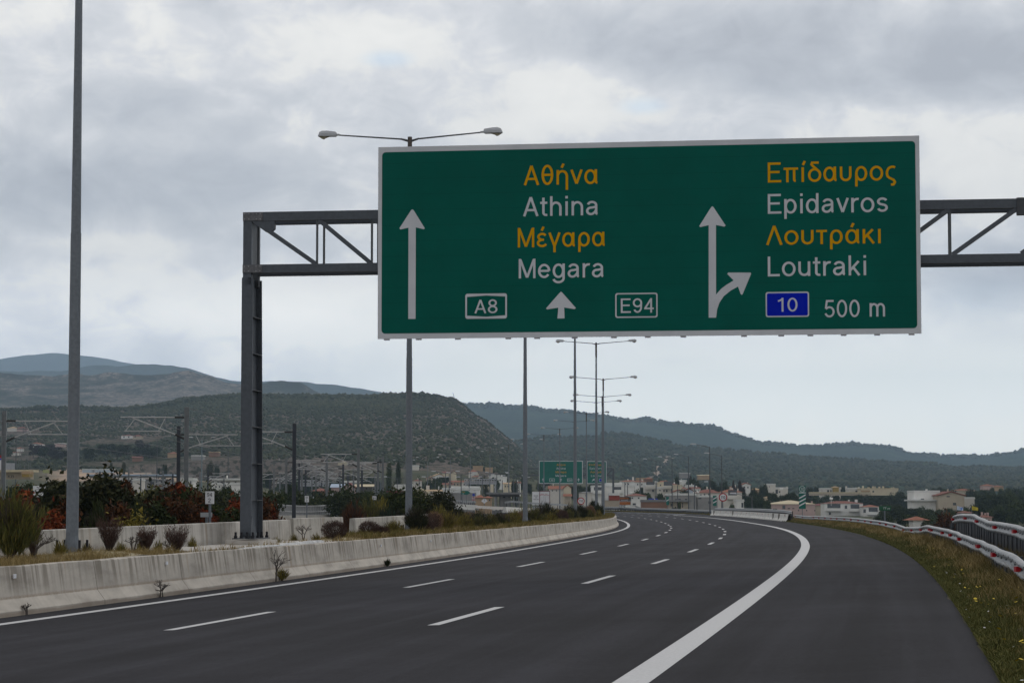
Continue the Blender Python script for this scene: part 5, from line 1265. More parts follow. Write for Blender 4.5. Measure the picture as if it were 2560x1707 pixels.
plate_sign('distance_marker', 'tiny white railway plate left of the green round bush', 'sign', 826, 833, 1231.5, 1242, 250, [('6', .3, .7, .58, .88, M_BLK), ('4', .3, .7, .12, .44, M_BLK)])
plate_sign('distance_marker', 'tiny white railway plate half hidden by orange broom', 'sign', 931, 941, 1239.5, 1249, 190, [('94', .15, .8, .3, .75, M_BLK)])
plate_sign('cabinet_plate', 'grey plate on a short post peeping over the pale wall', 'sign', 501, 530, 1280.5, 1292, 69, [], mt=M_GREYP)
plate_sign('billboard', 'blank white square billboard behind the dark leafy bush', 'billboard', 82, 119, 1214, 1252, 120, [], mt=M_PW, two=True)
# ------------------------------------------------------------------ railway: railing bridge, masts
def gz_(X, Y): return float(ground_z(np.array([X]), np.array([Y]))[0])
M_MASTD = mat('mast_steel_dark', (0.06, 0.065, 0.08), (0.045, 0.048, 0.06), 3, .6, metal=.3)
M_MASTL = mat('mast_steel_pale', (0.20, 0.21, 0.22), (0.15, 0.16, 0.17), 3, .6, metal=.3)
M_TUBE = mat('cantilever_tube', (0.42, 0.42, 0.42), (0.34, 0.34, 0.35), 3, .5, metal=.3)
M_INS = mat('insulator_brown', (0.03, 0.025, 0.025), None, 3, .4)
GR = 'catenary masts along the railway'
def mast(u, vt, dirn, label, dark=False, Yk=36450., arm=4.1, arm2=None, scale=1.0, detail=True):
    Y = Yk / (1260 - vt); top = P(u, vt, Y); X = top.x; g = gz_(X, Y) - .3
    root = empty('catenary_mast', (X, Y, g), .12); tag(root, label, 'railway mast', GR); h = top.z - g; mt = M_MASTD if dark else M_MASTL
    m = MB(); w = .26
    m.box((-w / 2, 0, h / 2), (.03, .28, h)); m.box((w / 2, 0, h / 2), (.03, .28, h)); m.box((0, 0, h / 2), (w, .02, h)); m.build('post', mt, root)
    z1 = h - .66; z2 = h - 2.0; r = .035 * (1 + Y / 500)
    A = lambda a, z: (dirn * a, -.1, z)
    m = MB(); m.tube(A(.15, z1), A(.75, z1), r * 1.5, n=6); m.build('insulator', M_INS, root); m = MB(); m.tube(A(.15, z2), A(.7, z2 + .28), r * 1.6, n=6); m.build('insulator', M_INS, root)
    m = MB(); m.tube(A(.7, z1), A(arm, z1), r, n=6); m.build('top_tube', M_TUBE, root)
    m = MB(); m.tube(A(.65, z2 + .25), A(arm - .75, z1 - .06), r * 1.1, n=6); m.build('bracket_tube', M_TUBE, root)
    m = MB(); m.tube(A(1.55, z1 - .87), A(arm + .65 if dirn > 0 else arm - .25, z1 - .87), r * .9, n=6); m.build('steady_arm', M_TUBE, root)
    if detail:
        m = MB(); m.tube(A(1.3, z1), A(1.75, z1 - .87), r * .5, n=5); m.build('dropper', M_TUBE, root)
        m = MB(); m.tube(A(arm - .9, z1 - .1), A(arm - .3, z1 - .87), r * .6, n=5); m.build('dropper', M_TUBE, root)
    return root
mast(11, 1027, 1, 'leftmost tall railway mast with its bracket reaching behind the thick lamp post')
mast(467, 1017, -1, 'tallest railway mast, bracket pointing left above the red bushes')
mast(447, 1065, 1, 'dark railway mast close beside the tallest one', dark=True, arm=4.6)
mast(736, 1058, -1, 'dark thick railway mast right of the gantry column', dark=True)
mast(896, 1120, -1, 'railway mast left of the second lamp post, bracket pointing left')
for i, (u, vt, d_, dk) in enumerate([(716, 1143, 1, 0), (755, 1152, 1, 0), (764, 1168, 1, 1), (748, 1158, 1, 1), (817, 1138, -1, 0), (905, 1164, -1, 1), (945, 1145, -1, 0), (957, 1142, -1, 0), (938, 1184, -1, 0), (804, 1194, -1, 1), (858, 1160, -1, 1), (685, 1172, 1, 0), (675, 1190, 1, 1), (630, 1176, 1, 0), (850, 1178, -1, 0), (780, 1186, 1, 0)]):
    mast(u, vt, d_, 'small %s railway mast among the tangle between gantry column and second lamp post' % ('dark' if dk else 'pale'), bool(dk), arm=3.9, detail=False)
for i, (u, vt, d_, dk) in enumerate([(250, 1178, 1, 1), (285, 1184, -1, 1), (322, 1172, 1, 0), (352, 1186, -1, 1), (378, 1190, 1, 1), (408, 1176, -1, 0), (432, 1184, 1, 1), (500, 1180, -1, 0), (520, 1174, 1, 1), (560, 1182, -1, 0), (608, 1188, 1, 1), (648, 1184, -1, 0), (700, 1182, 1, 0), (725, 1188, -1, 1), (790, 1174, 1, 0), (870, 1186, -1, 1), (884, 1170, 1, 0)]):
    mast(u, vt, d_, 'far %s railway mast standing in the yard below the slope' % ('dark' if dk else 'pale'), bool(dk), arm=3.9, detail=False)
# thin lighting poles on the left
def thin_pole(u, vt, vb, Y, label, dirn=0, grp='thin distant lighting poles', mt=None):
    t = P(u, vt, Y); g = land_z(t.x, Y) - .3; root = empty('lighting_pole', (t.x, Y, g)); tag(root, label, 'lighting pole', grp); h = t.z - g
    r = .05 + .00012 * Y
    m = MB(); m.tube((0, 0, 0), (0, 0, h), r * 1.4, r * .8, 6); m.build('pole', mt or M_POLE2, root)
    if dirn:
        for d_ in ((-1, 1) if dirn == 2 else (dirn,)):
            m = MB(); m.tube((0, 0, h - .1), (d_ * 2.2, 0, h + .35), r * .5, n=5); m.build('arm', M_POLE2, root)
            m = MB(); m.add([(d_ * 2.1, -.16, h + .3), (d_ * 2.1, .16, h + .3), (d_ * 3.1, .2, h + .36), (d_ * 3.1, -.2, h + .36), (d_ * 2.2, -.1, h + .5), (d_ * 2.2, .1, h + .5), (d_ * 2.95, .1, h + .52), (d_ * 2.95, -.1, h + .52)], [(0,3,2,1),(4,5,6,7),(0,1,5,4),(1,2,6,5),(2,3,7,6),(3,0,4,7)]); m.build('lamp_head', M_LAMPB, root)
M_TEAL = mat('pale_pole_paint', (0.16, 0.22, 0.25), None, 3, .6)
for u, vt, Y, d_, l in [(393, 1096, 620, 0, 'thin grey pole above the tan earthworks, left of the tallest mast'), (505, 1097, 560, 2, 'thin pale blue pole above the green tree, left of the gantry column'), (571, 1086, 560, 0, 'thin brownish pole just left of the gantry column'),
                        (41, 1090, 500, 0, 'thin pole beside the leftmost mast'), (815, 1128, 600, 0, 'hair-thin pole over the masts')]:
    thin_pole(u, vt, 0, Y, l, d_, mt=M_TEAL if u == 505 else None)
for i, (u, vt, Y) in enumerate([(1048, 1196, 560), (1088, 1196, 540), (1114, 1182, 520), (1123, 1184, 520), (1153, 1186, 480), (1173, 1196, 560), (1195, 1208, 600), (1206, 1190, 600), (1242, 1184, 620), (1256, 1200, 640), (1284, 1192, 640), (1292, 1186, 660), (1298, 1194, 660), (1345, 1196, 650), (993, 1196, 500)]):
    thin_pole(u, vt, 0, Y, 'hair-thin lighting pole in the rank of poles left of the distant Athina board', 2 if i % 3 else 0)
for u, vt, Y, d_, l in [(1774, 1116, 380, -1, 'tall single-armed lamp post left of the round 110 sign'), (1804, 1138, 420, -1, 'lamp post with white fittings directly above the round 110 sign'), (1721, 1140, 500, -1, 'single-armed lamp post above the grey white factory wall'),
                        (1680, 1146, 520, -1, 'single-armed lamp post above the first green marker board'), (1640, 1151, 560, -1, 'single-armed lamp post above the blue arrow sign'), (1600, 1160, 600, -1, 'single-armed lamp post left of the blue arrow sign'), (1562, 1205, 620, 0, 'thin pole crossing the brown sign'), (1569, 1206, 640, 0, 'thin pole right beside the one crossing the brown sign'), (1694, 1212, 520, 0, 'thin pole over the cream annex'), (1736, 1208, 520, 1, 'thin curved-top pole near the little blue house'),
                        (1880, 1240, 330, -1, 'stubby concrete pole with a bracket behind the white concrete blocks')]:
    thin_pole(u, vt, 0, Y, l, d_, 'single lamp posts beyond the bend')
# pylons
M_PYL = mat('pylon_steel', (0.14, 0.145, 0.15), None, 3, .7, metal=.2)
def pylon(u, vt, vb, Y, w, label):
    t = P(u, vt, Y); b = P(u, vb, Y); h = t.z - b.z; g = land_z(t.x, Y); root = empty('pylon', (t.x, Y, b.z)); tag(root, label, 'pylon', 'lattice pylons'); W_ = w * Y / 5990
    m = MB(); wz = lambda q: W_ / 2 * (1 - q) ** 1.3 + .5; n = 9; r = .10
    for sx in (-1, 1):
        for sy in (-1, 1):
            for i in range(n):
                a, c_ = i / n, (i + 1) / n; m.bar((sx * wz(a), sy * wz(a), h * a), (sx * wz(c_), sy * wz(c_), h * c_), r, r)
                m.bar((sx * wz(a), sy * wz(a), h * a), (-sx * wz(c_), sy * wz(c_), h * c_), r * .7, r * .7)
    m.build('lattice', M_PYL, root)['kind'] = 'stuff'
    for q, L_ in ((.72, 5), (.86, 4), (.97, 3)):
        m = MB(); m.bar((-L_, 0, h * q), (L_, 0, h * q), .18, .3); m.build('crossarm', M_PYL, root)
pylon(62, 1068, 1215, 900, 34, 'grey lattice pylon above the blank white billboard')
pylon(690, 1060, 1150, 1500, 12, 'faint lattice pylon on the slope right of the gantry column'); pylon(975, 1072, 1150, 1500, 12, 'faint lattice pylon low on the slope left of the second lamp post')
# bridge parapet with railing
M_RLG = mat('railing_zinc', (0.40, 0.40, 0.40), (0.32, 0.32, 0.33), 2, .5, metal=.2); M_RLP = mat('railing_post', (0.26, 0.265, 0.27), None, 2, .6)
def parapet(label, u0, u1, Y0, Y1, v_top0, v_top1, hgt, wall_z, posts, box=True, n=60):
    a = P(u0, v_top0, Y0); b = P(u1, v_top1, Y1); root = empty('bridge_railing', (a.x, a.y, a.z - hgt)); tag(root, label, 'railing'); o_ = Vector(root.location)
    m = MB(); mid = []
    for i in range(13):
        q = i / 12; p = a + (b - a) * q + Vector((0, -math.sin(q * math.pi) * 6, -math.sin(q * math.pi) * .18)); mid.append(p - o_)
    for z, nm in ((0, 'top_rail'), (-hgt * .52, 'middle_rail'), (-hgt * .95, 'bottom_rail')):
        m = MB()
        for p, q in zip(mid[:-1], mid[1:]): m.bar(p + Vector((0, 0, z)), q + Vector((0, 0, z)), .10, .10)
        m.build(nm, M_RLG, root)
    for i in range(posts):
        q = i / (posts - 1) * 12; k = min(11, int(q)); p = mid[k] + (mid[k + 1] - mid[k]) * (q - k); m = MB(); m.box((p.x, p.y, p.z - hgt / 2), (.13, .08, hgt)); m.build('baluster', M_RLP, root)
    return mid, o_
parapet('zinc railing on top of the far low wall, right of the gantry column', 694, 866, 215, 250, 1260.5, 1259, 1.05, 0, 44)
parapet('stretch of zinc railing behind the red bushes at the gantry column', 556, 693, 190, 215, 1262.5, 1260.5, .95, 0, 14)
parapet('short piece of zinc railing left of the white number sign', 484, 512, 150, 156, 1266, 1265.5, .32, 0, 3)
m = MB(); a = P(694, 1288.5, 213); b = P(858, 1285, 236); m.box(((a.x + b.x) / 2, (a.y + b.y) / 2 + .3, a.z - 1.2), ((b - a).length, .5, 2.4), math.atan2(b.y - a.y, b.x - a.x)); o_ = m.build('parapet_wall', mat('parapet_concrete', (0.42, 0.40, 0.37), (0.33, 0.31, 0.28), .6, .9)); tag(o_, 'far low concrete wall under the zinc railing, right of the gantry column', 'wall')
m = MB(); a = P(783, 1250, 330); b = P(850, 1257, 300)
root = empty('small_fence', a); tag(root, 'row of short white pickets on a rusty bar beyond the railing', 'fence')
for i in range(6):
    p = (b - a) * (i / 5); m = MB(); m.box((p.x, p.y, p.z), (.07, .05, 1.0)); m.build('picket', M_PW, root)
m = MB(); m.bar((0, 0, -.5), (b - a) + Vector((0, 0, -.5)), .1, .12); m.build('bar', M_RUST, root)

# ------------------------------------------------------------------ distant sign gantry and its two boards
M_G2 = mat('distant_sign_green', (0.001, 0.12, 0.09), None, 1, .6)
YB = 550
def bx(u): return P(u, 1180, YB).x
r2 = empty('sign_gantry', (bx(1533), YB, P(1533, 1264, YB).z)); tag(r2, 'small distant gantry whose right column stands beside the green Loutraki board', 'sign gantry'); o_ = Vector(r2.location)
zt_, zb_, zg = P(0, 1171, YB).z, P(0, 1188, YB).z, o_.z
m = MB(); m.box((0, 0, (zt_ - zg) / 2), (.45, .45, zt_ - zg)); m.build('column', M_STEEL, r2)
m = MB(); m.box((bx(1316) - o_.x, 0, (zt_ - zg) / 2), (.45, .45, zt_ - zg)); m.build('column', M_STEEL, r2)
for z in (zt_, zb_): m = MB(); m.box(((bx(1316) - o_.x) / 2, 0, z - zg), (-(bx(1316) - o_.x) - .46, .4, .3)); m.build('chord', M_STEEL, r2)
for u0, u1 in ((1516, 1532), (1462, 1472), (1440, 1458)): m = MB(); m.bar((bx(u0) - o_.x, -.1, zb_ - zg), (bx(u1) - o_.x, -.1, zt_ - zg), .3, .3); m.build('diagonal_brace', M_STEEL, r2)
def far_board(u0, u1, v0, v1, label, texts, arrows, boxes):
    a = P(u0, v1, YB - .8); w = bx(u1) - bx(u0); h = P(0, v0, YB - .8).z - a.z; root = empty('direction_sign', a); tag(root, label, 'road sign')
    m = MB(); m.box((w / 2, .05, h / 2), (w, .1, h)); m.build('backing_panel', M_SWHITE, root)
    m = MB(); m.prism(rrect(.14, w - .14, .14, h - .14, .15), -.02, 0); m.build('green_panel', M_G2, root)
    zf = lambda u, v: ((u - u0) / (u1 - u0) * w, (v1 - v) / (v1 - v0) * h)
    for tx, a0, a1, vt, vb, mm in texts:
        p, q = zf(a0, vb), zf(a1, vt); vs, fs = text_mesh(tx, p[0], q[0], p[1], q[1], y=-.05); m = MB(); m.add([(x, y * 1.0 - (i % 7) * 0.0, z) for i, (x, y, z) in enumerate(vs)], fs); m.build('lettering', mm, root)
    for cu, cv, ang_ in arrows:
        cx, cz = zf(cu, cv); sc_ = .40; ca, sa = math.cos(ang_), math.sin(ang_)
        pts = [(-.18, -1), (.18, -1), (.18, .1), (.75, -.1), (0, 1.0), (-.75, -.1), (-.18, .1)]
        m = MB(); m.prism([(cx + (x * ca + y * sa) * sc_ * 1.0, cz + (-x * sa + y * ca) * sc_) for x, y in pts], -.05, -.045); m.build('arrow', M_SWHITE, root)
    for b0, b1, vt, vb, fill in boxes:
        p, q = zf(b0, vb), zf(b1, vt); m = MB(); m.prism(rrect(p[0], q[0], p[1], q[1], .08), -.035, -.03); m.build('route_patch', M_SWHITE, root)
        m = MB(); m.prism(rrect(p[0] + .07, q[0] - .07, p[1] + .07, q[1] - .07, .05), -.042, -.036); m.build('route_patch_field', fill, root)
zu = lambda z: 1300 + z / 7.84
zv = lambda z: 1100 + z / 7.84
far_board(1347.5, 1456.7, 1151.5, 1208.6, 'distant green board reading Athina and Megara with three up arrows',
          [('Αθήνα', zu(718), zu(888), zv(460), zv(500), M_SYEL), ('Athina', zu(712), zu(892), zv(530), zv(572), M_SWHITE), ('Μέγαρα', zu(697), zu(905), zv(602), zv(642), M_SYEL), ('Megara', zu(697), zu(905), zv(674), zv(714), M_SWHITE), ('A8', zu(605), zu(652), zv(764), zv(796), M_SWHITE), ('E94', zu(935), zu(1012), zv(764), zv(796), M_SWHITE)],
          [(zu(455), zv(777), 0), (zu(800), zv(777), 0), (zu(1146), zv(777), 0)], [(zu(577), zu(680), zv(748), zv(810), M_G2), (zu(924), zu(1024), zv(748), zv(810), M_G2)])
far_board(1467.2, 1516.3, 1152.3, 1208.8, 'distant narrow green board reading Epidavros and Loutraki with a slanting arrow',
          [('Επίδαυρος', zu(1352), zu(1660), zv(460), zv(500), M_SYEL), ('Epidavros', zu(1366), zu(1650), zv(530), zv(572), M_SWHITE), ('Λουτράκι', zu(1378), zu(1640), zv(602), zv(642), M_SYEL), ('Loutraki', zu(1392), zu(1636), zv(676), zv(716), M_SWHITE)],
          [(zu(1438), zv(778), math.radians(52))], [(zu(1548), zu(1615), zv(752), zv(812), M_SBLUE)])

# ------------------------------------------------------------------ small signs beyond the bend
M_BRN = mat('sign_brown', (0.085, 0.018, 0.008), (0.07, 0.014, 0.007), 2, .6); M_ORG = mat('sign_orange', (0.36, 0.11, 0.01), (0.3, 0.09, 0.01), 2, .6)
M_BLU2 = mat('sign_blue_far', (0.01, 0.04, 0.36), None, 1, .6); M_REDS = mat('sign_red', (0.34, 0.006, 0.012), None, 1, .5)
def round110(label, cu, cv, r_, Y):
    c = P(cu, cv, Y); g = gz_(c.x, Y); root = empty('speed_limit_sign', (c.x, Y, g)); tag(root, label, 'speed limit sign'); rr = r_ * Y / 5990; z = c.z - g
    def disc(r, y0, y1, mt, nm): m = MB(); m.tube((0, y0, z), (0, y1, z), r, n=32); m.build(nm, mt, root)
    disc(rr, 0, .05, M_REDS, 'rim'); disc(rr * .74, -.012, 0, M_PW, 'face')
    vs, fs = text_mesh('110', -rr * .52, rr * .52, z - rr * .33, z + rr * .33, y=-.03, w=.17); m = MB(); m.add(vs, fs); m.build('lettering', M_BLK, root)
    m = MB(); m.tube((0, .1, 0), (0, .1, z + rr * .5), .055, n=8); m.build('post', M_POLE, root)
round110('round white 110 speed sign with red rim above the right-hand white concrete blocks', 1807.5, 1242.5, 10.8, 365)
round110('round 110 speed sign half hidden behind the lamp post under the distant Athina board', 1452.5, 1252, 9.2, 330)
def marker(label, u0, u1, v0, v1, Y, n, top=False):
    def stripes(root, w, h, zb):
        hh = h * (.58 if top else 1.0); z0 = zb + (.04 if top else .1) * h; st_ = hh * .24 if n == 3 else hh * .26
        for i in range(n):
            z = z0 + hh * (.10 + .28 * i if n == 3 else (.14 + .36 * i if n == 2 else .34)); th = hh * .10
            m = MB(); m.prism([(-w / 2 + .01, z), (w / 2 - .01, z + w * .52), (w / 2 - .01, z + w * .52 + th), (-w / 2 + .01, z + th)], -.02, -.005); m.build('stripe', M_PW, root)
        if top:
            m = MB(); m.box((0, -.012, zb + h * .695), (w * .98, .01, h * .035)); m.build('divider', M_PW, root)
            m = MB(); t_ = []; R0 = w * .44; zc = zb + h * .855
            pts = [(R0 * math.cos(math.radians(a)), zc + R0 * math.sin(math.radians(a))) for a in range(0, 360, 20)]; inn = [(x * .86, zc + (z - zc) * .86) for x, z in pts]; k = len(pts)
            m.add([(x, -.012, z) for x, z in pts] + [(x, -.012, z) for x, z in inn], [(i, (i + 1) % k, k + (i + 1) % k, k + i) for i in range(k)]); m.build('ring', M_PW, root)
    tx = [('10', .27, .75, .79, .91, M_PW)] if top else []
    plate_sign('exit_marker', label, 'exit marker', u0, u1, v0, v1, Y, tx, mt=M_G2, mark=stripes)
marker('green exit marker with three slanting white stripes under a ringed 10', 1997.5, 2014.5, 1213.5, 1271.5, 262, 3, True)
marker('green exit marker with two slanting stripes left of the 110 sign', 1782.5, 1791.5, 1238.5, 1264, 385, 2)
marker('green exit marker with one slanting stripe right of the blue sign', 1665.5, 1672.5, 1241, 1262, 475, 1)
plate_sign('tourist_sign', 'brown sign with an orange lower half left of the blue arrow sign', 'tourist sign', 1548.5, 1577, 1241.5, 1262, 560, [], mt=M_BRN, two=True,
           mark=lambda root, w, h, zb: [(lambda mm: mm.build('orange_panel', M_ORG, root))(MB().box((0, -.02, zb + h * .22), (w * .95, .03, h * .36))), (lambda mm: mm.build('divider', M_SWHITE, root))(MB().box((0, -.02, zb + h * .44), (w, .03, h * .04))), (lambda mm: mm.build('white_text_bar', M_GREYP, root))(MB().box((0, -.02, zb + h * .60), (w * .75, .03, h * .08))), (lambda mm: mm.build('orange_text_bar', M_ORG, root))(MB().box((-w * .05, -.02, zb + h * .82), (w * .8, .03, h * .14)))])
def chev(root, w, h, zb):
    m = MB(); m.prism([(w * .12, zb + h * .02), (w * .24, zb + h * .02), (w * .42, zb + h * .5), (w * .24, zb + h * .98), (w * .12, zb + h * .98), (w * .28, zb + h * .5)], -.05, -.03); m.build('chevron', M_PW, root)
    m = MB(); m.prism([(w / 2, zb), (w / 2 + .8, zb + h / 2), (w / 2, zb + h)], 0, .04); m.build('pointed_end', M_BLU2, root)
    m = MB(); m.box((-w * .2, -.03, zb + h * .17), (w * .55, .03, h * .15)); m.build('brown_strip', M_BRN, root)
    for z in (.62, .42): m = MB(); m.box((-w * .22, -.03, zb + h * z), (w * .4, .03, h * .05)); m.build('text_bar', M_SWHITE, root)
plate_sign('arrow_sign', 'blue direction sign ending in a white chevron, ahead on the bend', 'direction sign', 1621, 1643, 1245.5, 1264, 505, [], mt=M_BLU2, two=True, mark=chev)
plate_sign('distance_sign', 'green sign reading 77 in front of the dark trees at right', 'road sign', 2197.5, 2227, 1264.5, 1275.5, 190, [('77', .35, .62, .3, .75, M_PW), ('20', .70, .92, .3, .58, M_PW)], mt=mat('dull_sign_green', (0.004, 0.075, 0.03), None, 1, .6), rot=0)
plate_sign('arrow_sign', 'green arrow-shaped sign with yellow text before the long white building', 'direction sign', 1153.5, 1169, 1226, 1236, 360, [('Αθήνα', .1, .6, .55, .85, M_SYEL), ('A8', .15, .4, .12, .38, M_PW)], mt=M_G2, two=True,
           mark=lambda root, w, h, zb: MB().prism([(w / 2, zb), (w / 2 + .45, zb + h / 2), (w / 2, zb + h)], 0, .04).build('pointed_end', M_G2, root))
def cheron_red(root, w, h, zb):
    for i in range(3):
        z = zb + h * (.02 + .33 * i); m = MB(); m.prism([(-w / 2, z), (-w / 2, z + h * .16), (0, z + h * .32), (w / 2, z + h * .16), (w / 2, z), (0, z + h * .16)], -.03, -.005); m.build('red_chevron', M_REDS, root)
plate_sign('chevron_marker', 'red and white chevron plate under a small blue disc', 'marker', 1180, 1187.5, 1241, 1252, 350, [], mt=M_PW, mark=cheron_red)
c = P(1184, 1236.5, 350); m = MB(); m.tube((0, 0, 0), (0, .05, 0), .19, n=20); o2 = m.build('keep_right_sign', M_BLU2); o2.location = c - Vector((0, .06, 0)); tag(o2, 'small round blue sign above the red and white chevron plate', 'road sign')
m = MB(); m.tube((0, .03, -.2), (0, .03, -1.2), .03, n=6); m.build('post', M_POLE, o2)
c = P(1211, 1251.5, 330); m = MB(); m.prism([(-.46, 0), (0, -.36), (.46, 0), (0, .36)], 0, .04); o2 = m.build('diamond_sign', M_PW); o2.location = c; tag(o2, 'white diamond sign edged green among the weeds left of the thick lamp post', 'road sign')
m = MB(); m.prism([(-.02, -.05), (.02, -.05), (.02, .33), (-.02, .33)], -.02, 0); m.build('green_mark', M_G2, o2)
m = MB(); m.tube((0, .04, 0), (0, .04, -1.2), .03, n=6); m.build('post', M_POLE, o2)
plate_sign('billboard', 'white notice board with black lines beside the parked truck', 'billboard', 1330.5, 1347.5, 1228.5, 1262, 420, [], mt=M_PW, two=True,
           mark=lambda root, w, h, zb: [MB().box((w * dx, -.02, zb + h * z), (w * ww, .02, h * .035)).build('text_bar', M_BLK, root) for dx, z, ww in ((.05, .70, .65), (.08, .56, .35), (-.12, .42, .4), (.3, .42, .3))])
# truck seen from behind
Yt = 430; a = P(1348.5, 1262, Yt); b = P(1375, 1228, Yt); w = b.x - a.x; h = b.z - a.z; g = gz_(a.x, Yt)
tr = empty('truck', ((a.x + b.x) / 2, Yt, a.z - .9)); tag(tr, 'white box truck seen from behind, with red lettering, next to the notice board', 'truck')
M_TRK = mat('truck_white', (0.58, 0.58, 0.60), (0.5, 0.5, 0.52), 1, .5); M_TRR = mat('truck_red_frame', (0.12, 0.01, 0.015), None, 1, .5)
m = MB(); m.box((0, 5, .9 + h / 2), (w, 10, h)); m.build('box_body', M_TRK, tr)
for x in (-w / 2 + .05, w / 2 - .05): m = MB(); m.box((x, -.03, .9 + h / 2), (.10, .08, h + .1)); m.build('rear_pillar', M_TRR, tr)
m = MB(); m.box((0, -.03, .9 + h + .06), (w, .08, .12)); m.build('rear_header', M_TRR, tr)
for x in (-w / 4, w / 4):
    m = MB(); m.box((x, -.02, .9 + h / 2), (w / 2 - .08, .03, h - .05)); d2 = m.build('rear_door', M_TRK, tr)
    m = MB(); m.tube((x * .35, -.06, 1.0), (x * .35, -.06, .9 + h * .75), .02, n=5); m.build('lock_rod', M_GREYP, d2)
L2 = [(-.8, .0), (-.6, .55), (-.45, .0), (-.25, .6), (-.1, .05), (.1, .5)]
m = MB()
for st2 in ([(-.85, -.05), (-.62, .5), (-.5, .1), (-.3, .55), (-.12, .1), (.0, .2)], [(.02, .5), (.5, .5), (.05, .1), (.8, .08)]):
    L_, R_ = stroke_poly([(x, .9 + h * .70 + z * .55) for x, z in st2], .07); b0 = len(m.v)
    for p, q in zip(L_, R_): m.v += [(p[0], -.045, p[1]), (q[0], -.045, q[1])]
    for i in range(len(L_) - 1): m.f.append((b0 + 2 * i, b0 + 2 * i + 1, b0 + 2 * i + 3, b0 + 2 * i + 2)); m.mi.append(0)
m.build('lettering', M_REDS, tr)
for x in (-w / 2 + .2, w / 2 - .2):
    m = MB(); m.box((x, -.05, 1.05), (.22, .06, .16)); m.build('tail_light', M_ORG, tr); m = MB(); m.tube((x - .12, .8, .45), (x + .12, .8, .45), .45, n=14); m.build('wheel', M_BLK, tr)
# flags
for u, v, mt, lb in ((2400, 1263.5, mat('flag_blue', (0.10, 0.2, 0.5), (0.5, 0.55, 0.65), 2, .8, lo=.45, hi=.5), 'small blue and white flag over the treetops at right'), (2437, 1263.5, mat('flag_yellow', (0.5, 0.4, 0.02), None, 3, .8), 'small yellow flag over the treetops at right')):
    c = P(u, v, 420); g = gz_(c.x, 420); root = empty('flag', (c.x - .55, 420, g)); tag(root, lb, 'flag', 'two flags by the road'); zz = c.z - g
    m = MB(); m.tube((0, 0, 0), (0, 0, zz + .1), .05, .03, 6); m.build('pole', M_POLE, root)
    m = MB()
    for i in range(7):
        x = i * .19; y = .12 * math.sin(i * 1.3); m.v += [(x, y, zz - .06 * i), (x, y, zz - .75 - .02 * i)]
    for i in range(6): m.f.append((2 * i, 2 * i + 1, 2 * i + 3, 2 * i + 2)); m.mi.append(0)
    m.build('cloth', mt, root)

# ------------------------------------------------------------------ houses
WALLC = dict(white=((0.72, 0.71, 0.68), (0.60, 0.59, 0.56)), cream=((0.56, 0.49, 0.36), (0.47, 0.41, 0.30)), offw=((0.60, 0.57, 0.52), (0.50, 0.47, 0.42)), pink=((0.46, 0.34, 0.31), (0.38, 0.27, 0.25)), beige=((0.42, 0.36, 0.28), (0.35, 0.30, 0.23)), grey=((0.27, 0.26, 0.25), (0.2, 0.195, 0.19)), brown=((0.22, 0.12, 0.08), (0.16, 0.09, 0.06)), bluew=((0.45, 0.5, 0.56), (0.38, 0.42, 0.48)), dark=((0.11, 0.10, 0.095), (0.06, 0.055, 0.055)), tan=((0.38, 0.27, 0.17), (0.3, 0.21, 0.13)), red=((0.26, 0.05, 0.03), (0.2, 0.04, 0.025)), ylw=((0.34, 0.24, 0.07), (0.26, 0.19, 0.06)))
ROOFC = dict(red=((0.19, 0.060, 0.038), (0.12, 0.040, 0.028)), orange=((0.25, 0.085, 0.042), (0.17, 0.058, 0.032)), cream=((0.50, 0.43, 0.29), (0.42, 0.36, 0.25)), grey=((0.2, 0.2, 0.2), (0.14, 0.14, 0.14)), dark=((0.05, 0.045, 0.045), (0.035, 0.03, 0.03)), white=((0.6, 0.6, 0.58), (0.5, 0.5, 0.48)), blue=((0.35, 0.42, 0.52), (0.3, 0.36, 0.45)), tan=((0.42, 0.30, 0.18), (0.34, 0.24, 0.14)), maroon=((0.16, 0.035, 0.03), (0.12, 0.03, 0.025)))
for k, (a, b) in WALLC.items(): WALLC[k] = mat('plaster_' + k, a, b, .35, .9, detail=8)
for k, (a, b) in ROOFC.items(): ROOFC[k] = mat('roof_' + k, a, b, 1.2, .9, detail=8)
M_WIN = mat('window_dark', (0.03, 0.035, 0.042), (0.05, 0.055, 0.065), 2, .25, spec=.5); M_SHUT = mat('window_shade', (0.09, 0.085, 0.08), None, 2, .7)
def hit_y(u, v, y0=600, y1=1990):
    """distance at which the sight line through (u, v) meets the land"""
    Y = y0
    while Y < y1:
        p = P(u, v, Y)
        if land_z(p.x, Y) >= p.z: return Y
        Y += 10
    return None
FAR_H = []
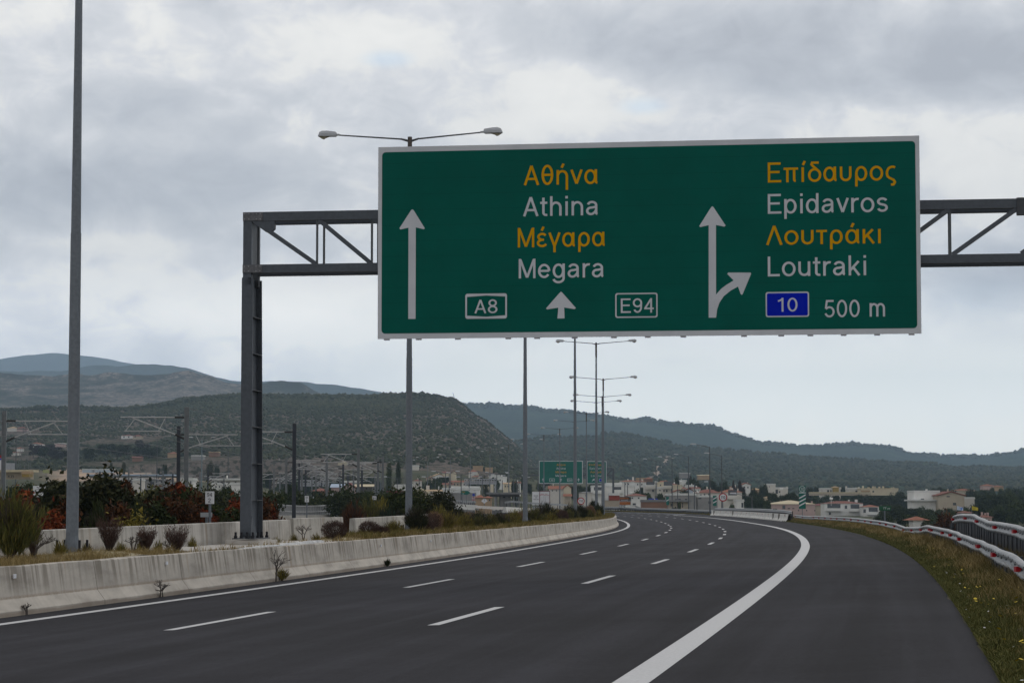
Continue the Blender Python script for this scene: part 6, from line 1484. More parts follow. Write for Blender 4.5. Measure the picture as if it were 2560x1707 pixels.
def house(label, u0, u1, vr, ve, Y, wall='white', roof='flat', rc='red', win=(), dep=9.0, rz=0.0, ch=(), floors=None, balc=(), name='house', vb=None, extra=None, ov=.35, par=.3):
    """u0..u1 the front, vr ridge, ve eaves; win: (u, v top, v bottom, width px); ch: chimneys (u, v top, width px); balc: (u0, u1, v)"""
    if Y >= 1000 and u0 < 1300:
        vb = ve + (9 if Y > 1100 else 11); Y = hit_y((u0 + u1) / 2, vb) or Y; FAR_H.append((P((u0 + u1) / 2, ve, Y).x, Y))
    if Y >= 950 and u0 >= 1300: vb = vb or ve + 11
    x0 = P(u0, ve, Y).x; x1 = P(u1, ve, Y).x; w = x1 - x0; cx = (x0 + x1) / 2; ze = P(cx, ve, Y).z if False else P((u0 + u1) / 2, ve, Y).z; zr = P((u0 + u1) / 2, vr, Y).z
    g = land_z(cx, Y + dep / 2) - 1.5
    if vb: g = P(u0, vb, Y).z
    g = min(g, ze - (.5 if vb else 2.2)); root = empty(name, (cx, Y, g), rz); tag(root, label, 'house' if name == 'house' else name.replace('_', ' ')); h = ze - g; hr = zr - g; wm = WALLC[wall]; rm = ROOFC[rc]
    m = MB(); m.box((0, dep / 2, h / 2), (w, dep, h)); m.build('wall', wm, root)
    e = ov; m = MB()
    if roof == 'flat':
        m.box((0, dep / 2, h + .1), (w + .3, dep + .3, .2)); 
        for (x, y, a, b) in ((0, .0, w + .1, .2), (0, dep, w + .1, .2)): m.box((x, y, h + .2 + par / 2), (a, b, par))
        for sx in (-1, 1): m.box((sx * w / 2, dep / 2, h + .2 + par / 2), (.2, dep - .22, par))
        m.build('flat_roof', ROOFC['white'] if rc == 'red' else rm, root)
    elif roof == 'hip':
        k = min(w, dep) * .45; X_1, X_0, Y0, Y1 = w / 2 + e, -w / 2 - e, -e, dep + e; kk = min(k, (dep / 2)); xr_ = max(.1, w / 2 - kk)
        m.add([(X_0, Y0, h), (X_1, Y0, h), (X_1, Y1, h), (X_0, Y1, h), (-xr_, dep / 2, hr), (xr_, dep / 2, hr)], [(0, 1, 5, 4), (1, 2, 5), (2, 3, 4, 5), (3, 0, 4), (3, 2, 1, 0)]); m.build('tiled_roof', rm, root)
    elif roof == 'gable':       # ridge parallel to the front
        m.add([(-w / 2 - e, -e, h), (w / 2 + e, -e, h), (w / 2 + e, dep + e, h), (-w / 2 - e, dep + e, h), (-w / 2 - e, dep / 2, hr), (w / 2 + e, dep / 2, hr)], [(0, 1, 5, 4), (2, 3, 4, 5), (1, 2, 5), (3, 0, 4), (3, 2, 1, 0)]); m.build('tiled_roof', rm, root)
    elif roof == 'front':       # gable end to the viewer
        q = MB(); q.prism([(-w / 2, h), (w / 2, h), (0, hr)], 0, dep); q.build('gable_wall', wm, root)
        m.add([(-w / 2 - e, -e, h - .15), (0, -e, hr + .05), (0, dep + e, hr + .05), (-w / 2 - e, dep + e, h - .15), (w / 2 + e, -e, h - .15), (w / 2 + e, dep + e, h - .15), (-w / 2 - e, -e, h + .08), (0, -e, hr + .3), (0, dep + e, hr + .3), (-w / 2 - e, dep + e, h + .08), (w / 2 + e, -e, h + .08), (w / 2 + e, dep + e, h + .08)],
              [(0, 1, 2, 3), (1, 4, 5, 2), (6, 9, 8, 7), (7, 8, 11, 10), (0, 6, 7, 1), (1, 7, 10, 4), (3, 2, 8, 9), (2, 5, 11, 8), (0, 3, 9, 6), (4, 10, 11, 5)]); m.build('tiled_roof', rm, root)
    elif roof == 'slab': m.box((0, dep / 2 - .5, h + .2), (w + 1.6, dep + 2, .4)); m.build('roof_slab', rm, root)
    for (u, v0, v1, wp) in win:
        a = P(u, v0, Y); zz0 = P(u, v1, Y).z; ww = wp * Y / 5990; q = MB(); q.box((a.x - cx, -.02, (a.z + zz0) / 2 - g), (ww, .10, a.z - zz0)); wo_ = q.build('window', M_WIN, root)
        if ww > .7 and Y < 900: q = MB(); q.box((a.x - cx, -.09, zz0 - g - .06), (ww + .2, .12, .12)); q.build('sill', wm, wo_)
    for (u, v, wp) in ch:
        a = P(u, v, Y + dep / 2); zc_ = a.z - g; q = MB(); q.box((a.x - cx - (dep / 2) * (a.x / Y) * 0, dep / 2, (zc_ + h) / 2), (wp * Y / 5990, .9, zc_ - h)); q.build('chimney', wm, root)
    for (a0, a1, v) in balc:
        p0 = P(a0, v, Y); p1 = P(a1, v, Y); q = MB(); q.box(((p0.x + p1.x) / 2 - cx, -.75, p0.z - g), (p1.x - p0.x, 1.5, .18)); bo = q.build('balcony', wm, root)
        q = MB(); q.box(((p0.x + p1.x) / 2 - cx, -1.47, p0.z - g + .5), (p1.x - p0.x, .06, .8)); q.build('balustrade', wm, bo)
        q = MB(); q.box(((p0.x + p1.x) / 2 - cx, -.02, p0.z - g + 1.35), ((p1.x - p0.x) * .8, .08, 1.9)); q.build('balcony_door', M_WIN, root)
    if extra: extra(root, cx, g, w, h)
    return root
# right of the bend
z3 = lambda x: 2030 + x / 7.84
y3 = lambda y: 1160 + y / 7.84
house('white two-storey villa with red tiled roof and balconies behind the guardrail', z3(245), z3(1000), y3(720), y3(768), 800, 'white', 'hip', 'red', [(z3(362), y3(815), y3(870), 6), (z3(503), y3(815), y3(870), 5), (z3(665), y3(808), y3(870), 6), (z3(350), y3(940), y3(990), 5)], 10, .0, [(z3(865), y3(690), 6), (z3(720), y3(692), 3)], balc=((z3(735), z3(950), y3(920)), (z3(270), z3(590), y3(912))))
house('lower white villa with arched terrace left of the green 77 sign', z3(1010), z3(1330), y3(795), y3(835), 790, 'white', 'hip', 'orange', [(z3(1030), y3(880), y3(950), 6)], 9, 0, balc=((z3(1090), z3(1310), y3(985)),))
house('plain beige house with a dark red roof edge left of the white villa', z3(70), z3(245), y3(770), y3(808), 820, 'beige', 'hip', 'maroon', [], 8)
z4 = lambda x: 1800 + x / 8.4
y4 = lambda y: 1180 + y / 8.4
house('pink bungalow with a wide cream roof behind the three-stripe marker', z4(1065), z4(2000), y4(588), y4(668), 640, 'pink', 'hip', 'cream', [(z4(1445), y4(750), y4(772), 6), (z4(1540), y4(752), y4(770), 5), (z4(1650), y4(790), y4(815), 3), (z4(1820), y4(790), y4(815), 3), (z4(1990), y4(790), y4(815), 2.5), (z4(1340), y4(700), y4(770), 7)], 14, .02, [(z4(1940), y4(605), 3)])
house('salmon house with an orange tiled roof behind the pink bungalow', z4(1040), z4(1520), y4(528), y4(580), 700, 'pink', 'hip', 'orange', [], 10)
house('small cream house with a tan roof under the white tower house', z4(955), z4(1105), y4(500), y4(530), 720, 'cream', 'hip', 'tan', [(z4(1010), y4(545), y4(565), 3)], 7)
house('tall narrow white tower house with tiny windows beside a dark cypress', z4(992), z4(1165), y4(262), y4(268), 820, 'offw', 'flat', 'white', [(z4(1033), y4(290), y4(315), 1.8), (z4(1033), y4(425), y4(448), 1.8), (z4(1055), y4(478), y4(492), 3)], 8, 0, [(z4(1005), y4(240), 2.4)])
house('white wing of the tower house with a flat terrace', z4(1165), z4(1425), y4(335), y4(345), 822, 'offw', 'flat', 'white', [(z4(1175), y4(430), y4(500), 3), (z4(1250), y4(395), y4(430), 4)], 8, 0, [(z4(1410), y4(300), 3.2)], balc=((z4(1105), z4(1230), y4(505)),))
house('tan roofed house half hidden by trees between two dark cypresses', z4(690), z4(860), y4(332), y4(365), 860, 'tan', 'hip', 'tan', [], 8)
house('house with a wide orange roof and white balcony beside the 110 sign', z4(40), z4(460), y4(350), y4(420), 620, 'offw', 'hip', 'orange', [(z4(310), y4(450), y4(480), 4), (z4(190), y4(445), y4(480), 4)], 11, 0, [(z4(258), y4(330), 3), (z4(375), y4(340), 2)], balc=((z4(150), z4(380), y4(558)),))
house('white garden building with a square arch behind the guardrail', z4(350), z4(500), y4(605), y4(612), 560, 'white', 'flat', 'white', [(z4(470), y4(640), y4(740), 5)], 7)
z5 = lambda x: 1540 + x / 8.11
y5 = lambda y: 1160 + y / 8.11
house('long low house with a dark red roof left of the 110 sign', z5(1660), z5(2120), y5(500), y5(580), 640, 'offw', 'hip', 'red', [(z5(1795), y5(600), y5(650), 4), (z5(1890), y5(595), y5(650), 6), (z5(1720), y5(610), y5(640), 4)], 12, 0, [(z5(1845), y5(455), 3)], extra=None)
house('grey white storey under the long dark red roof', z5(1660), z5(2060), y5(665), y5(668), 600, 'grey', 'flat', 'white', [(z5(1900), y5(750), y5(800), 6), (z5(1700), y5(680), y5(705), 8)], 8)
house('little pale blue house with a red cap of roof', z5(1405), z5(1560), y5(505), y5(540), 700, 'bluew', 'front', 'red', [(z5(1450), y5(545), y5(580), 3)], 6)
house('broad factory-like grey white wall with small windows under red roofs', z5(1055), z5(1620), y5(625), y5(632), 560, 'grey', 'flat', 'white', [(z5(1215), y5(705), y5(735), 4), (z5(1290), y5(700), y5(735), 6), (z5(1420), y5(700), y5(735), 6)], 10, balc=())
house('low cream shed in front of the factory-like wall', z5(1070), z5(1460), y5(755), y5(762), 520, 'beige', 'slab', 'grey', [(z5(1130), y5(800), y5(850), 6), (z5(1350), y5(780), y5(880), 2)], 6)
house('small house with a rusty red roof behind the factory-like wall', z5(1310), z5(1560), y5(585), y5(625), 600, 'offw', 'hip', 'red', [], 7)
house('pale cream apartment block with roof rooms, centre of the town', z5(835), z5(1170), y5(448), y5(490), 760, 'offw', 'flat', 'white', [(z5(885), y5(520), y5(540), 3), (z5(972), y5(520), y5(560), 3), (z5(1030), y5(520), y5(560), 4), (z5(1128), y5(500), y5(580), 3), (z5(905), y5(525), y5(540), 2)], 10, balc=((z5(945), z5(1160), y5(492)),))
house('roof room on top of the pale cream apartment block', z5(855), z5(1050), y5(388), y5(392), 765, 'cream', 'flat', 'cream', [(z5(903), y5(410), y5(440), 3)], 8, name='roof_room', vb=y5(470))
house('cream annex with ribbed wall right of the apartment block', z5(1185), z5(1340), y5(445), y5(450), 750, 'cream', 'flat', 'cream', [], 8)
house('pale cream wing left of the apartment block', z5(585), z5(835), y5(440), y5(450), 770, 'offw', 'flat', 'white', [(z5(655), y5(468), y5(482), 3), (z5(750), y5(515), y5(560), 4)], 9, balc=((z5(600), z5(800), y5(500)),))
house('low house with an orange gable below the cream annex', z5(1165), z5(1380), y5(530), y5(562), 690, 'offw', 'front', 'orange', [], 7)
house('white flat-roofed house up the slope behind the cream annex', z5(1210), z5(1430), y5(335), y5(342), 900, 'white', 'flat', 'white', [(z5(1250), y5(355), y5(375), 2)], 8, 0, [(z5(1325), y5(300), 2), (z5(1215), y5(310), 2)])
house('red-roofed white house with a water tank left of the blue arrow sign', z5(225), z5(620), y5(590), y5(642), 560, 'white', 'hip', 'red', [(z5(330), y5(670), y5(700), 4), (z5(460), y5(670), y5(700), 4), (z5(370), y5(790), y5(830), 8)], 9, 0, [(z5(210), y5(590), 3)])
house('ruined rose-coloured house with a red roof in the upper town', z5(590), z5(745), y5(262), y5(300), 980, 'brown', 'hip', 'orange', [], 9)
house('white villa with orange roof high in the centre of the town', z5(90), z5(470), y5(318), y5(345), 960, 'white', 'hip', 'orange', [], 9, 0, [(z5(345), y5(258), 4)])
house('low brown garden wall house behind the blue arrow sign', z5(520), z5(1060), y5(760), y5(765), 500, 'brown', 'flat', 'grey', [], 4)
house('white modern house with a terrace right of the Loutraki board', 1512, 1586, 1215, 1216.5, 700, 'white', 'flat', 'white', [(1541, 1224, 1231, 16)], 10, balc=((1528, 1556, 1231.5),))
house('upper storey of the white modern house by the Loutraki board', 1514, 1554, 1210, 1210.5, 705, 'white', 'flat', 'white', [(1548, 1214, 1217, 2)], 8, name='roof_room', vb=1216)
house('white stepped house between the two rightmost lamp posts', 1479, 1512, 1215.5, 1217, 690, 'white', 'flat', 'white', [(1487, 1222, 1230, 4)], 8, balc=((1482, 1510, 1233),))
house('brick-red walled shop under the white modern house', 1524, 1549, 1237, 1238, 520, 'red', 'flat', 'white', [], 6, vb=1250)
house('cream wall and gate left of the brown sign', 1505, 1548, 1249, 1250, 530, 'beige', 'flat', 'white', [], 4, vb=1266)
house('white stepped bungalow row with grey roof, behind the 110 sign', 1449, 1481, 1228, 1231, 600, 'offw', 'hip', 'grey', [(1465, 1236, 1240, 3)], 8)
house('cream gabled house with an orange roof under the distant Athina board', 1374, 1409, 1213.5, 1222, 620, 'offw', 'gable', 'orange', [(1381, 1224, 1228, 2), (1391, 1224, 1228, 2)], 9, .0, [(1383, 1209.5, 2)])
house('cream gable end wall of the orange-roofed house under the board', 1409, 1428, 1213, 1220, 619, 'cream', 'front', 'orange', [], 9, name='house_wing', ov=.1)
house('small outbuilding with a red tiled roof beside the cream gable', 1412, 1427, 1234, 1240, 560, 'beige', 'gable', 'orange', [], 5)
# far right
house('row of cream terrace villas with many chimneys above the dark trees', z3(965), z3(1690), y3(488), y3(494), 900, 'cream', 'flat', 'cream', [(z3(1000), y3(530), y3(560), 4), (z3(1200), y3(520), y3(550), 4), (z3(1550), y3(550), y3(570), 3)], 10, 0, [(z3(998), y3(425), 4), (z3(1110), y3(450), 5), (z3(1195), y3(430), 3), (z3(1235), y3(432), 2), (z3(1320), y3(440), 4), (z3(1395), y3(430), 4), (z3(1560), y3(455), 3), (z3(1600), y3(450), 3)], vb=y3(610))
house('white villa with small chimneys, left neighbour of the cream terrace', z3(720), z3(940), y3(482), y3(488), 910, 'offw', 'flat', 'white', [(z3(870), y3(515), y3(545), 5)], 9, 0, [(z3(670), y3(430), 4), (z3(865), y3(455), 3), (z3(915), y3(445), 4)], vb=y3(600))
house('white villa with an ochre roof room behind the long pale wall', z3(195), z3(560), y3(482), y3(490), 905, 'offw', 'flat', 'white', [(z3(315), y3(505), y3(545), 5), (z3(370), y3(505), y3(545), 3)], 9, 0, [(z3(215), y3(465), 3), (z3(555), y3(450), 4)])
house('ochre roof room of the white villa', z3(415), z3(525), y3(430), y3(452), 903, 'ylw', 'hip', 'tan', [], 6, name='roof_room', vb=y3(545))
house('long pale boundary wall along the villas', z3(-40), z3(1150), y3(568), y3(571), 880, 'beige', 'flat', 'cream', [], 3, name='boundary_wall', vb=y3(612))
house('brick-red low villa in front of the cream terrace', z3(1000), z3(1130), y3(525), y3(535), 890, 'brown', 'flat', 'tan', [], 5)
z7 = lambda x: 2060 + x / 4.704
y7 = lambda y: 1100 + y / 4.704
house('big white flat-roofed villa above the dark trees at right', z7(1060), z7(1360), y7(600), y7(612), 640, 'white', 'flat', 'white', [(z7(1157), y7(685), y7(697), 8)], 11, 0, [(z7(1205), y7(575), 4)])
house('lower white storey under the big white villa', z7(1040), z7(1335), y7(706), y7(714), 636, 'white', 'slab', 'white', [], 8)
house('beige gabled villa joined to the big white one', z7(1345), z7(1650), y7(612), y7(650), 632, 'beige', 'front', 'red', [(z7(1460), y7(655), y7(668), 8), (z7(1535), y7(735), y7(765), 8)], 12, 0, [(z7(1455), y7(575), 3)], ov=.4)
house('pale terrace wing on the right of the beige gabled villa', z7(1640), z7(1770), y7(682), y7(690), 640, 'offw', 'flat', 'white', [], 8)
house('long orange-roofed house high among the trees at right', z7(1540), z7(1775), y7(570), y7(588), 900, 'beige', 'hip', 'orange', [], 8)
house('pale orange cluster of houses on the wooded skyline at right', z7(1875), z7(2000), y7(515), y7(535), 1050, 'pink', 'hip', 'orange', [], 8)
house('second pale orange house right of the cluster on the skyline', z7(2000), z7(2110), y7(530), y7(545), 1050, 'tan', 'hip', 'orange', [], 8)
house('small white hut with a tiled hip roof below the guardrail', z7(1045), z7(1175), y7(895), y7(940), 380, 'white', 'hip', 'orange', [], 4, 0, (), ov=.9)
house('pink house with several chimneys behind the higher guardrail', z7(1850), z7(1975), y7(878), y7(905), 430, 'pink', 'hip', 'red', [], 6, 0, [(z7(1857), y7(845), 3), (z7(1895), y7(855), 3), (z7(1925), y7(850), 3)])
house('small pink roof peeping over the higher guardrail under the blue flag', z7(1620), z7(1740), y7(832), y7(850), 430, 'pink', 'hip', 'red', [], 5)
# centre left
z2 = lambda x: 1060 + x / 6.533
y2 = lambda y: 1160 + y / 6.533
house('long white modern building behind the green arrow sign', z2(300), z2(910), y2(410), y2(420), 560, 'white', 'flat', 'white', [(z2(828), y2(428), y2(445), 5), (z2(640), y2(390), y2(400), 4)], 9, 0, [(z2(240), y2(360), 2.5), (z2(460), y2(360), 4)], balc=())
house('upper white floor of the long modern building', z2(450), z2(905), y2(388), y2(394), 565, 'offw', 'flat', 'white', [(z2(520), y2(400), y2(415), 8)], 7, name='roof_room', vb=y2(425))
house('low grey storey under the long modern building', z2(385), z2(850), y2(463), y2(468), 545, 'grey', 'flat', 'white', [], 5)
house('low cream house with a tan roof right of the second lamp post', z2(-30), z2(270), y2(412), y2(440), 520, 'offw', 'gable', 'tan', [(z2(50), y2(480), y2(510), 2)], 8, 0, [(z2(62), y2(345), 8)])
house('pitched cream gable next to the second lamp post', 1036, 1068, 1224, 1231, 500, 'beige', 'front', 'cream', [], 7)
house('dark open-sided filling station canopy left of the thick lamp post', z2(1080), z2(1560), y2(472), y2(490), 520, 'dark', 'slab', 'grey', [], 12, 0, [(z2(1205), y2(440), 2), (z2(1405), y2(440), 2)], name='canopy', vb=y2(497), extra=lambda root, cx, g, w, h: [MB().box((w * q, 1.5, -1.9), (.35, .35, 3.8)).build('post', WALLC['grey'], root) for q in (-.48, -.3, -.1, .1, .3, .48)])
house('dim kiosk under the filling station canopy', z2(1230), z2(1420), y2(505), y2(508), 526, 'grey', 'flat', 'grey', [(z2(1300), y2(515), y2(545), 8), (z2(1380), y2(515), y2(545), 5)], 6)
house('red tiled hut with a pale chimney beside the white diamond sign', z2(835), z2(975), y2(500), y2(545), 440, 'tan', 'hip', 'orange', [], 5, 0, [(z2(938), y2(495), 2.6)])
house('small red tent-like roof right of the pale chimney', z2(985), z2(1105), y2(520), y2(550), 440, 'tan', 'hip', 'orange', [(z2(1070), y2(570), y2(600), 3)], 5)
house('white building with a red awning left of the second lamp post', 987, 1016, 1213, 1216, 520, 'white', 'flat', 'red', [], 7)
house('red awning strip under the white building left of the second lamp post', 977, 1016, 1226, 1231, 500, 'red', 'slab', 'maroon', [], 5)
house('hillside house with a dull red roof right of the second lamp post', z2(300), z2(450), y2(115), y2(145), 900, 'cream', 'gable', 'red', [], 8)
house('cream gable end of the hillside house', z2(450), z2(520), y2(110), y2(140), 899, 'cream', 'front', 'red', [], 8, name='house_wing', ov=.1)
house('hillside house with an orange roof above the far gantry frame', z2(730), z2(870), y2(88), y2(125), 980, 'offw', 'hip', 'orange', [], 8)
for i, (a0, a1, vt, ve, wl, lb) in enumerate([(z2(800), z2(960), y2(25), y2(45), 'tan', 'tan earth-coloured building high on the slope foot'), (z2(1000), z2(1120), y2(50), y2(70), 'tan', 'second tan building right of it on the slope foot'), (z2(1060), z2(1240), y2(180), y2(195), 'white', 'white jumble of small roofs left of the thick lamp post'), (1024, 1046, 1162, 1165, 'offw', 'pale house on the slope directly right of the second lamp post')]):
    house(lb, a0, a1, vt, ve, 1040, wl, 'flat', 'tan' if wl == 'tan' else 'white', [], 8)
# left
z9 = lambda x: 680 + x / 6.533
y9 = lambda y: 1120 + y / 6.533
house('pale blue roofed shed among the railway masts', z9(970), z9(1150), y9(580), y9(640), 560, 'pink', 'gable', 'blue', [], 8)
house('pinkish gabled house in the middle of the railway masts', z9(1180), z9(1330), y9(580), y9(640), 555, 'pink', 'front', 'maroon', [], 8)
house('flat pale roof with two water tanks behind the pinkish gable', z9(1180), z9(1400), y9(556), y9(562), 600, 'grey', 'flat', 'white', [], 7, 0, [(z9(1190), y9(552), 2), (z9(1335), y9(550), 3)])
house('long cream roofed hall right of the pinkish gable', z9(1320), z9(1635), y9(585), y9(628), 570, 'dark', 'gable', 'cream', [], 9)
house('derelict brick-red building left of the pale blue shed', z9(650), z9(890), y9(650), y9(700), 500, 'brown', 'hip', 'red', [], 8)
house('white flat house with dark windows and a deep eave left of the gantry column', 535, 602, 1196, 1200, 520, 'white', 'slab', 'white', [(546, 1203, 1210, 6), (555, 1203, 1210, 4), (570, 1204, 1210, 9), (589, 1203, 1210, 4)], 8, 0, [(568, 1188, 2)])
house('low white wall with slots below the deep-eaved house', 530, 604, 1210, 1212, 480, 'white', 'flat', 'white', [(540, 1214, 1219, 3), (549, 1214, 1219, 3)], 3, name='boundary_wall')
house('white shed with a dark doorway behind the tallest mast', 450, 482, 1198, 1201, 440, 'white', 'flat', 'white', [(477, 1202, 1212, 3)], 6)
house('yellow and blue kiosk-like building left of the tallest mast', 293, 352, 1198, 1201, 520, 'offw', 'flat', 'white', [(324, 1200, 1211, 14), (301, 1201, 1212, 3)], 6)
house('pale grey works wall under the earthworks', 300, 430, 1201, 1202, 700, 'grey', 'flat', 'grey', [(320, 1205, 1211, 8), (345, 1205, 1211, 6), (380, 1204, 1210, 10), (405, 1204, 1210, 5)], 4)
house('long teal-edged bridge deck across the earthworks', 225, 430, 1186, 1189, 700, 'grey', 'slab', 'blue', [], 4, name='footbridge', vb=1192)
house('row of pale container units left of the teal-edged deck', 206, 230, 1173.5, 1174, 760, 'bluew', 'flat', 'white', [], 5, vb=1181, par=.1)
house('second row of pale container units', 237, 281, 1173.5, 1174, 760, 'bluew', 'flat', 'white', [], 5, vb=1181, par=.1)
house('cream overpass beam with dark letters at the left edge', -60, 76, 1176, 1180, 420, 'beige', 'slab', 'cream', [(-20, 1185, 1193, 3)], 3, name='overpass', vb=1197,
      extra=lambda root, cx, g, w, h: (lambda vs: MB().add(*vs).build('lettering', M_BLK, root))(text_mesh('KB', P(20, 1190, 420).x - cx, P(35, 1190, 420).x - cx, P(0, 1194, 420).z - g, P(0, 1187, 420).z - g, y=-.06)))
house('orange box unit on the overpass', 55, 73, 1183.5, 1184.5, 415, 'ylw', 'flat', 'tan', [], 3, name='kiosk', vb=1190)
plate_sign('billboard', 'pale grey hoarding above the cream overpass', 'billboard', 13, 37, 1157, 1177, 430, [], mt=M_GREYP, two=True)
plate_sign('billboard', 'small yellow green board above the overpass end', 'billboard', 107, 123, 1174, 1182, 430, [], mt=mat('board_yellow_green', (0.32, 0.34, 0.16), None, 1, .7))
plate_sign('billboard', 'narrow board striped red and blue at the left edge of the picture', 'billboard', -14, 4, 1138, 1180, 430, [], mt=M_PW, mark=lambda root, w, h, zb: [MB().box((0, -.02, zb + h * .92), (w, .04, h * .16)).build('red_band', M_REDS, root), MB().box((0, -.02, zb + h * .78), (w, .04, h * .1)).build('blue_band', M_BLU2, root)])
for a in [('white hillside villa with a red roof above the left bushes', 72, 106, 1105, 1110, 1200, 'white', 'hip', 'orange', [(82, 1111, 1115, 8)]), ('small white and red house left of the hillside villa', 40, 53, 1117, 1121, 1150, 'white', 'hip', 'orange', []), ('orange-roofed pair at the foot of the pylon', 18, 45, 1128, 1131, 1120, 'offw', 'hip', 'orange', []), ('pinkish village cluster below the pylon top', 18, 42, 1066, 1070, 1350, 'offw', 'hip', 'tan', []), ('second pinkish cluster beside it under the pylon top', 42, 66, 1066, 1070, 1350, 'pink', 'hip', 'red', []),
          ('white villa with terracotta roof up the slope, centre left', 303, 332, 1086, 1089, 1300, 'white', 'hip', 'red', [(310, 1090, 1094, 3), (322, 1090, 1094, 3)]), ('right wing of the white villa up the slope', 332, 354, 1086, 1090, 1302, 'beige', 'hip', 'red', [(338, 1090, 1093, 3)]), ('orange-roofed house among trees left of the tallest mast', 419, 444, 1129, 1133, 1060, 'tan', 'hip', 'orange', []), ('brownish brick house right of the tallest mast', 522, 546, 1129, 1131, 1060, 'brown', 'flat', 'tan', []), ('pale low barn left of the brownish house', 478, 508, 1139, 1140, 1050, 'grey', 'flat', 'white', []), ('dull red long roof in the dark trees', 330, 352, 1140, 1143, 1050, 'brown', 'gable', 'red', []), ('pink ruin behind the thick lamp post', 136, 160, 1107, 1109, 1200, 'pink', 'flat', 'red', []),
          ('white house among the masts below the slope', 845, 868, 1152, 1156, 1020, 'cream', 'hip', 'cream', []), ('pale house above the masts, left of the white one', 690, 703, 1148, 1153, 1020, 'offw', 'hip', 'white', []),
          ('low cream house in the upper centre', 1592, 1612, 1194, 1197, 1000, 'tan', 'flat', 'tan', []), ('pale warehouse on the skyline trees of the centre', 1700, 1725, 1181, 1184, 1200, 'grey', 'gable', 'grey', []), ('white shed and tan strip on the skyline trees', 1745, 1775, 1186, 1188, 1200, 'tan', 'gable', 'cream', [])]:
    house(*a, dep=8)
hr_ = random.Random(31)
for i in range(26):
    if i < 15: u = 1575 + i * 21 + hr_.uniform(-8, 8); v = hr_.uniform(1200, 1232); Y = 900 - (v - 1200) * 6; lb, gp = 'small pale house with a tiled roof among the trees of the town', 'small houses among the town trees'
    else: u = 1040 + (i - 15) * 25 + hr_.uniform(-8, 8); v = hr_.uniform(1186, 1212); Y = 900 - (v - 1186) * 6; lb, gp = 'small pale house in the scattered village at the foot of the rocky hill', 'small houses at the foot of the rocky hill'
    ww = hr_.uniform(14, 26); rf = hr_.choice(['hip', 'gable', 'flat', 'hip', 'front']); h_ = house(lb, u - ww / 2, u + ww / 2, v - (0 if rf == 'flat' else 4), v, Y, hr_.choice(['white', 'white', 'offw', 'cream', 'beige']), rf, hr_.choice(['orange', 'red', 'tan']) if rf != 'flat' else 'white', [(u - ww * .2, v + 4, v + 8, 3), (u + ww * .2, v + 4, v + 8, 3)], 8, hr_.uniform(-.2, .2), [(u + 3, v - 7, 2)]); h_['group'] = gp
for i, (u, v, w_) in enumerate([(1745, 1230, 3), (1640, 1205, 3), (1578, 1232, 4), (2078, 1246, 4), (1702, 1204, 3), (1954, 1222, 4), (1160, 1218, 3), (870, 1206, 3)]):
    Y = 640; c = P(u, v, Y); m = MB(); m.tube((-w_ * .1, 0, 0), (w_ * .1, 0, 0), .3, n=8); m.box((0, -.5, -.7), (w_ * .25, .9, .06)); m.box((0, .1, -1.0), (.12, .12, 1.6)); o_ = m.build('solar_water_heater', WALLC['white']); o_.location = c; tag(o_, 'white solar water tank on a roof of the town', 'water heater', 'rooftop water tanks')
for i, (ua, va, Ya, ub, vb_, Yb) in enumerate([(-80, 1078, 120, 820, 1200, 480), (-80, 1040, 120, 820, 1182, 480), (322, 1078, 150, 860, 1190, 460), (322, 1043, 150, 860, 1172, 460), (505, 1124, 190, 880, 1196, 480), (700, 1122, 182, 905, 1196, 470), (467, 1020, 150, 896, 1122, 264), (896, 1122, 264, 990, 1180, 520)]):
    a, b = P(ua, va, Ya), P(ub, vb_, Yb); root = empty('overhead_wire', a); tag(root, 'thin overhead wire strung above the railway', 'wire', 'overhead wires of the railway'); m = MB(); n = 8; pv_ = Vector((0, 0, 0))
    for k in range(1, n + 1):
        q = (b - a) * (k / n); m.tube(pv_, q, .014 + .00002 * Ya, n=4, cap=False); pv_ = q
    m.build('wire', M_MASTD, root)
# back of a sign frame over the railway
def sign_back(label, u0, u1, v0, v1, Y, n):
    a = P(u0, v1, Y); b = P(u1, v0, Y); w, h = b.x - a.x, b.z - a.z; g = gz_(a.x, Y); root = empty('lattice_gantry', (a.x, Y, g)); tag(root, label, 'lattice gantry'); z = a.z - g
    for q in (0, .5, 1): m = MB(); m.box((w / 2, 0, z + h * q), (w, .25, .28)); m.build('beam', M_GREYP, root)
    for i in range(n): m = MB(); m.box((w * i / (n - 1), -.02, z + h / 2), (.18, .2, h)); m.build('upright', M_GREYP, root)
    m = MB(); m.box((w * .5, .3, z + h * .15), (w, .1, h * .35)); m.build('rear_panel', M_GREYP, root)
    for x in (.3, w - .3): m = MB(); m.box((x, .3, z / 2 + .2), (.35, .35, z + .4)); m.build('leg', M_GREYP, root)
sign_back('grey lattice back of a sign behind the railway masts', 750, 822, 1200.5, 1214, 600, 12)
sign_back('pale lattice gantry frame right of the second lamp post', 1162, 1241, 1197.5, 1209, 640, 14)

